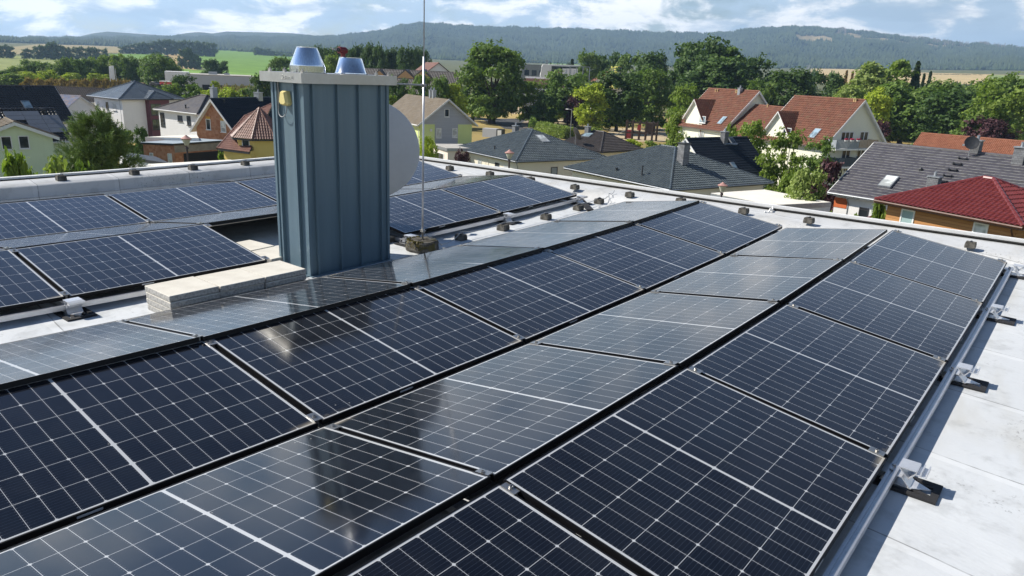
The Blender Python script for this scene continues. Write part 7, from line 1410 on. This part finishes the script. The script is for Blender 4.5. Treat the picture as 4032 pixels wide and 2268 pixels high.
# hedges and banks
def hedge(pts, h, w, col, label, n, name='hedge', leaf=0.16):
    P = [Vector(hit_ground(*p)) for p in pts]; rs_ = np.random.RandomState(len(pts)+n); cs = []
    for i in range(len(P)-1):
        k = n//(len(P)-1); s = rs_.uniform(0, 1, k)[:, None]; a, b = np.array(P[i]), np.array(P[i+1]); d = (b-a)/np.linalg.norm(b-a); sd = np.array([-d[1], d[0], 0]); u = rs_.uniform(-1, 1, k)
        zz = h*np.sqrt(np.clip(1-np.abs(u)**4, 0.05, 1))*rs_.uniform(0, 1, k)**0.4*(1+0.12*np.sin(s[:, 0]*37)); cs.append(a+(b-a)*s+sd*(u*w/2)[:, None]+np.stack([np.zeros(k), np.zeros(k), zz], 1))
    c = np.concatenate(cs); nn = rand_dir(rs_, len(c))+np.array([0, 0, 0.5]); nn /= np.linalg.norm(nn, axis=1)[:, None]; u, v = leaf_axes(rs_, nn, leaf*rs_.uniform(0.6, 1.2, len(c)))
    o = bpy.data.objects.new(name, quads_mesh(name, c, u, v, LM[col])); C.objects.link(o); return tag(o, label, 'hedge')
k4 = lambda x, y: (2020+x*.3434, 230+y*.3434)
hedge([k4(225, 815), k4(235, 730), k4(240, 690)], 2.6, 2.2, 'mid', 'tall clipped hedge along the curved footpath', 5200, leaf=0.22); hedge([k4(250, 690), k4(520, 668), k4(640, 660)], 3.4, 2.0, 'dark', 'dark hedge behind the shaded lawn', 4200, leaf=0.3)
hedge([zp('r3', 300, 1330), zp('r3', 460, 1380), zp('r3', 590, 1400)], 2.4, 4.2, 'pale', 'wide sunlit hedge below the tall lamp post', 6500, leaf=0.22)
# grassy bank behind the left roofs: tall dry grass tufts
g_dry = leafy('dry_grass_blades', (0.16, 0.115, 0.035), (0.38, 0.27, 0.10), 0.2, 0.9, 0.2)
def bank(name, pts, D, h, n, material, label, depth):
    rs_ = np.random.RandomState(n); a, b = at_dist(*pts[0], D), at_dist(*pts[1], D); s = rs_.uniform(0, 1, n)[:, None]; c = a+(b-a)*s; back = np.array([FW[0], FW[1], 0]); back /= np.linalg.norm(back); q = rs_.uniform(0, 1, n)
    c = c+back*(q*depth)[:, None]; c[:, 2] += -h*(1-q)+0.4*rs_.normal(size=n)+0.25*np.sin(s[:, 0]*60); nn = rand_dir(rs_, n)*np.array([1, 1, 0.25]); nn /= np.linalg.norm(nn, axis=1)[:, None]; sz = rs_.uniform(0.35, 0.8, n); u = np.stack([nn[:, 1], -nn[:, 0], np.zeros(n)], 1)*(sz*0.35)[:, None]; v = np.stack([np.zeros(n), np.zeros(n), sz], 1)+rs_.normal(size=(n, 3))*0.12
    o = bpy.data.objects.new(name, quads_mesh(name, c, u, v, material)); C.objects.link(o); return tag(o, label, 'grass', kind='stuff')
def mound(name, pts, D, h, depth, material):
    a, b = at_dist(*pts[0], D), at_dist(*pts[1], D); back = np.array([FW[0], FW[1], 0]); back /= np.linalg.norm(back); m = MB(); vs = []
    for i in range(25):
        p = a+(b-a)*i/24
        for q, zz in ((-0.05, -h-6), (0, -h), (0.5, -h*0.4), (1.0, 0), (2.0, 0.3), (2.6, -7)): r_ = p+back*q*depth; vs.append((r_[0], r_[1], p[2]+zz-0.3+0.3*math.sin(i*1.7+q*3)))
    m.add(vs, [(i*6+j, i*6+j+1, (i+1)*6+j+1, (i+1)*6+j) for i in range(24) for j in range(5)]); o = m.build(name, material, smooth=True); o['kind'] = 'structure'
bank_soil = plain('bank_soil', (0.24, 0.175, 0.07), 0.95, 0, 0.3, 0.2)
mound('grassy_bank', (zp('r1', -60, 838), zp('r1', 1000, 850)), 262, 8.5, 14, bank_soil)
bank('tall_dry_grass', (zp('r1', -60, 832), zp('r1', 1080, 842)), 262, 8.5, 26000, g_dry, 'tall dry grass and weeds on the bank behind the dark left roofs', 14)
mound('grassy_slope', (zp('r1', 1900, 900), zp('r1', 2700, 915)), 255, 9.0, 22, bank_soil)
bank('dry_slope_grass', (zp('r1', 1900, 896), zp('r1', 2700, 912)), 255, 9.0, 16000, leafy('slope_grass_blades', (0.20, 0.18, 0.05), (0.42, 0.36, 0.13), 0.2, 0.9, 0.2), 'dry yellow grass on the slope below the white workshop', 22)

# the pine in front of the villa: long shoots with bundles of needles
def pine():
    p = at_dist(240*OV, 312*OV, 46.0); g0 = ground_z(p[0], p[1]); H = p[2]-g0; rs_ = np.random.RandomState(21); t = thing('pine_tree', 'loose pine with long upswept needle shoots in front of the white villa', 'tree', (p[0], p[1], g0))
    m = MB(); m.tube([(0, 0, -0.3), (0.05, 0, H*0.5), (0, 0.05, H*0.96)], 0.17, 9, r2=0.03); cs, us, vs = [], [], []
    for i in range(270):
        f = rs_.uniform(0.10, 1.0); z = H*f; ln = (1-f)**0.75*3.5*rs_.uniform(0.5, 1.1)+0.35; a = rs_.uniform(0, 6.283); rise = 0.25+0.9*f*rs_.uniform(0.6, 1.2)
        s = Vector((0, 0, z-ln*0.25)); e = s+Vector((math.cos(a)*ln, math.sin(a)*ln, ln*rise*0.7)); mid_ = s.lerp(e, 0.55)+Vector((0, 0, -0.12*ln)); m.tube([s, mid_, e], 0.035*(0.4+ln*0.3), 5, r2=0.008)
        for k in range(rs_.randint(4, 8)):
            q = rs_.uniform(0.35, 1.0); b0 = np.array(s.lerp(mid_, q*2) if q < 0.5 else mid_.lerp(e, (q-0.5)*2)); d = np.array((e-mid_).normalized())*0.8+rs_.normal(size=3)*0.45+np.array([0, 0, 0.35]); d /= np.linalg.norm(d); L0 = rs_.uniform(0.4, 0.95); n = 70
            tt = rs_.uniform(0, 1, n); c = b0+d*(tt*L0)[:, None]; nd = d*0.9+rand_dir(rs_, n)*0.7; nd /= np.linalg.norm(nd, axis=1)[:, None]; sz = rs_.uniform(0.075, 0.13, n); w_ = np.cross(nd, rand_dir(rs_, n)); w_ /= np.linalg.norm(w_, axis=1)[:, None]
            cs.append(c+nd*sz[:, None]); us.append(w_*0.013); vs.append(nd*sz[:, None])
    m.build('trunk', bark, t); o = bpy.data.objects.new('needles', quads_mesh('needles', np.concatenate(cs), np.concatenate(us), np.concatenate(vs), LM['pine'])); C.objects.link(o); o.parent = t
pine()
# ---------------------------------------------------------------- the air between here and the hills
def haze():
    m = MB(); m.box((CAM[0]+FW[0]*2950, CAM[1]+FW[1]*2950, 220), (13600, 7300, 490), 0, YAW); g = G('haze_air'); v = g.n('ShaderNodeVolumePrincipled'); v.inputs['Color'].default_value = (0.47, 0.70, 1.0, 1); v.inputs['Density'].default_value = 0.00013; v.inputs['Anisotropy'].default_value = 0.1
    g.t.links.new(v.outputs[0], g.out.inputs['Volume']); o = m.build('haze', g.mat); tag(o, 'pale blue summer haze lying over the valley towards the hills', 'haze', kind='stuff')
haze()
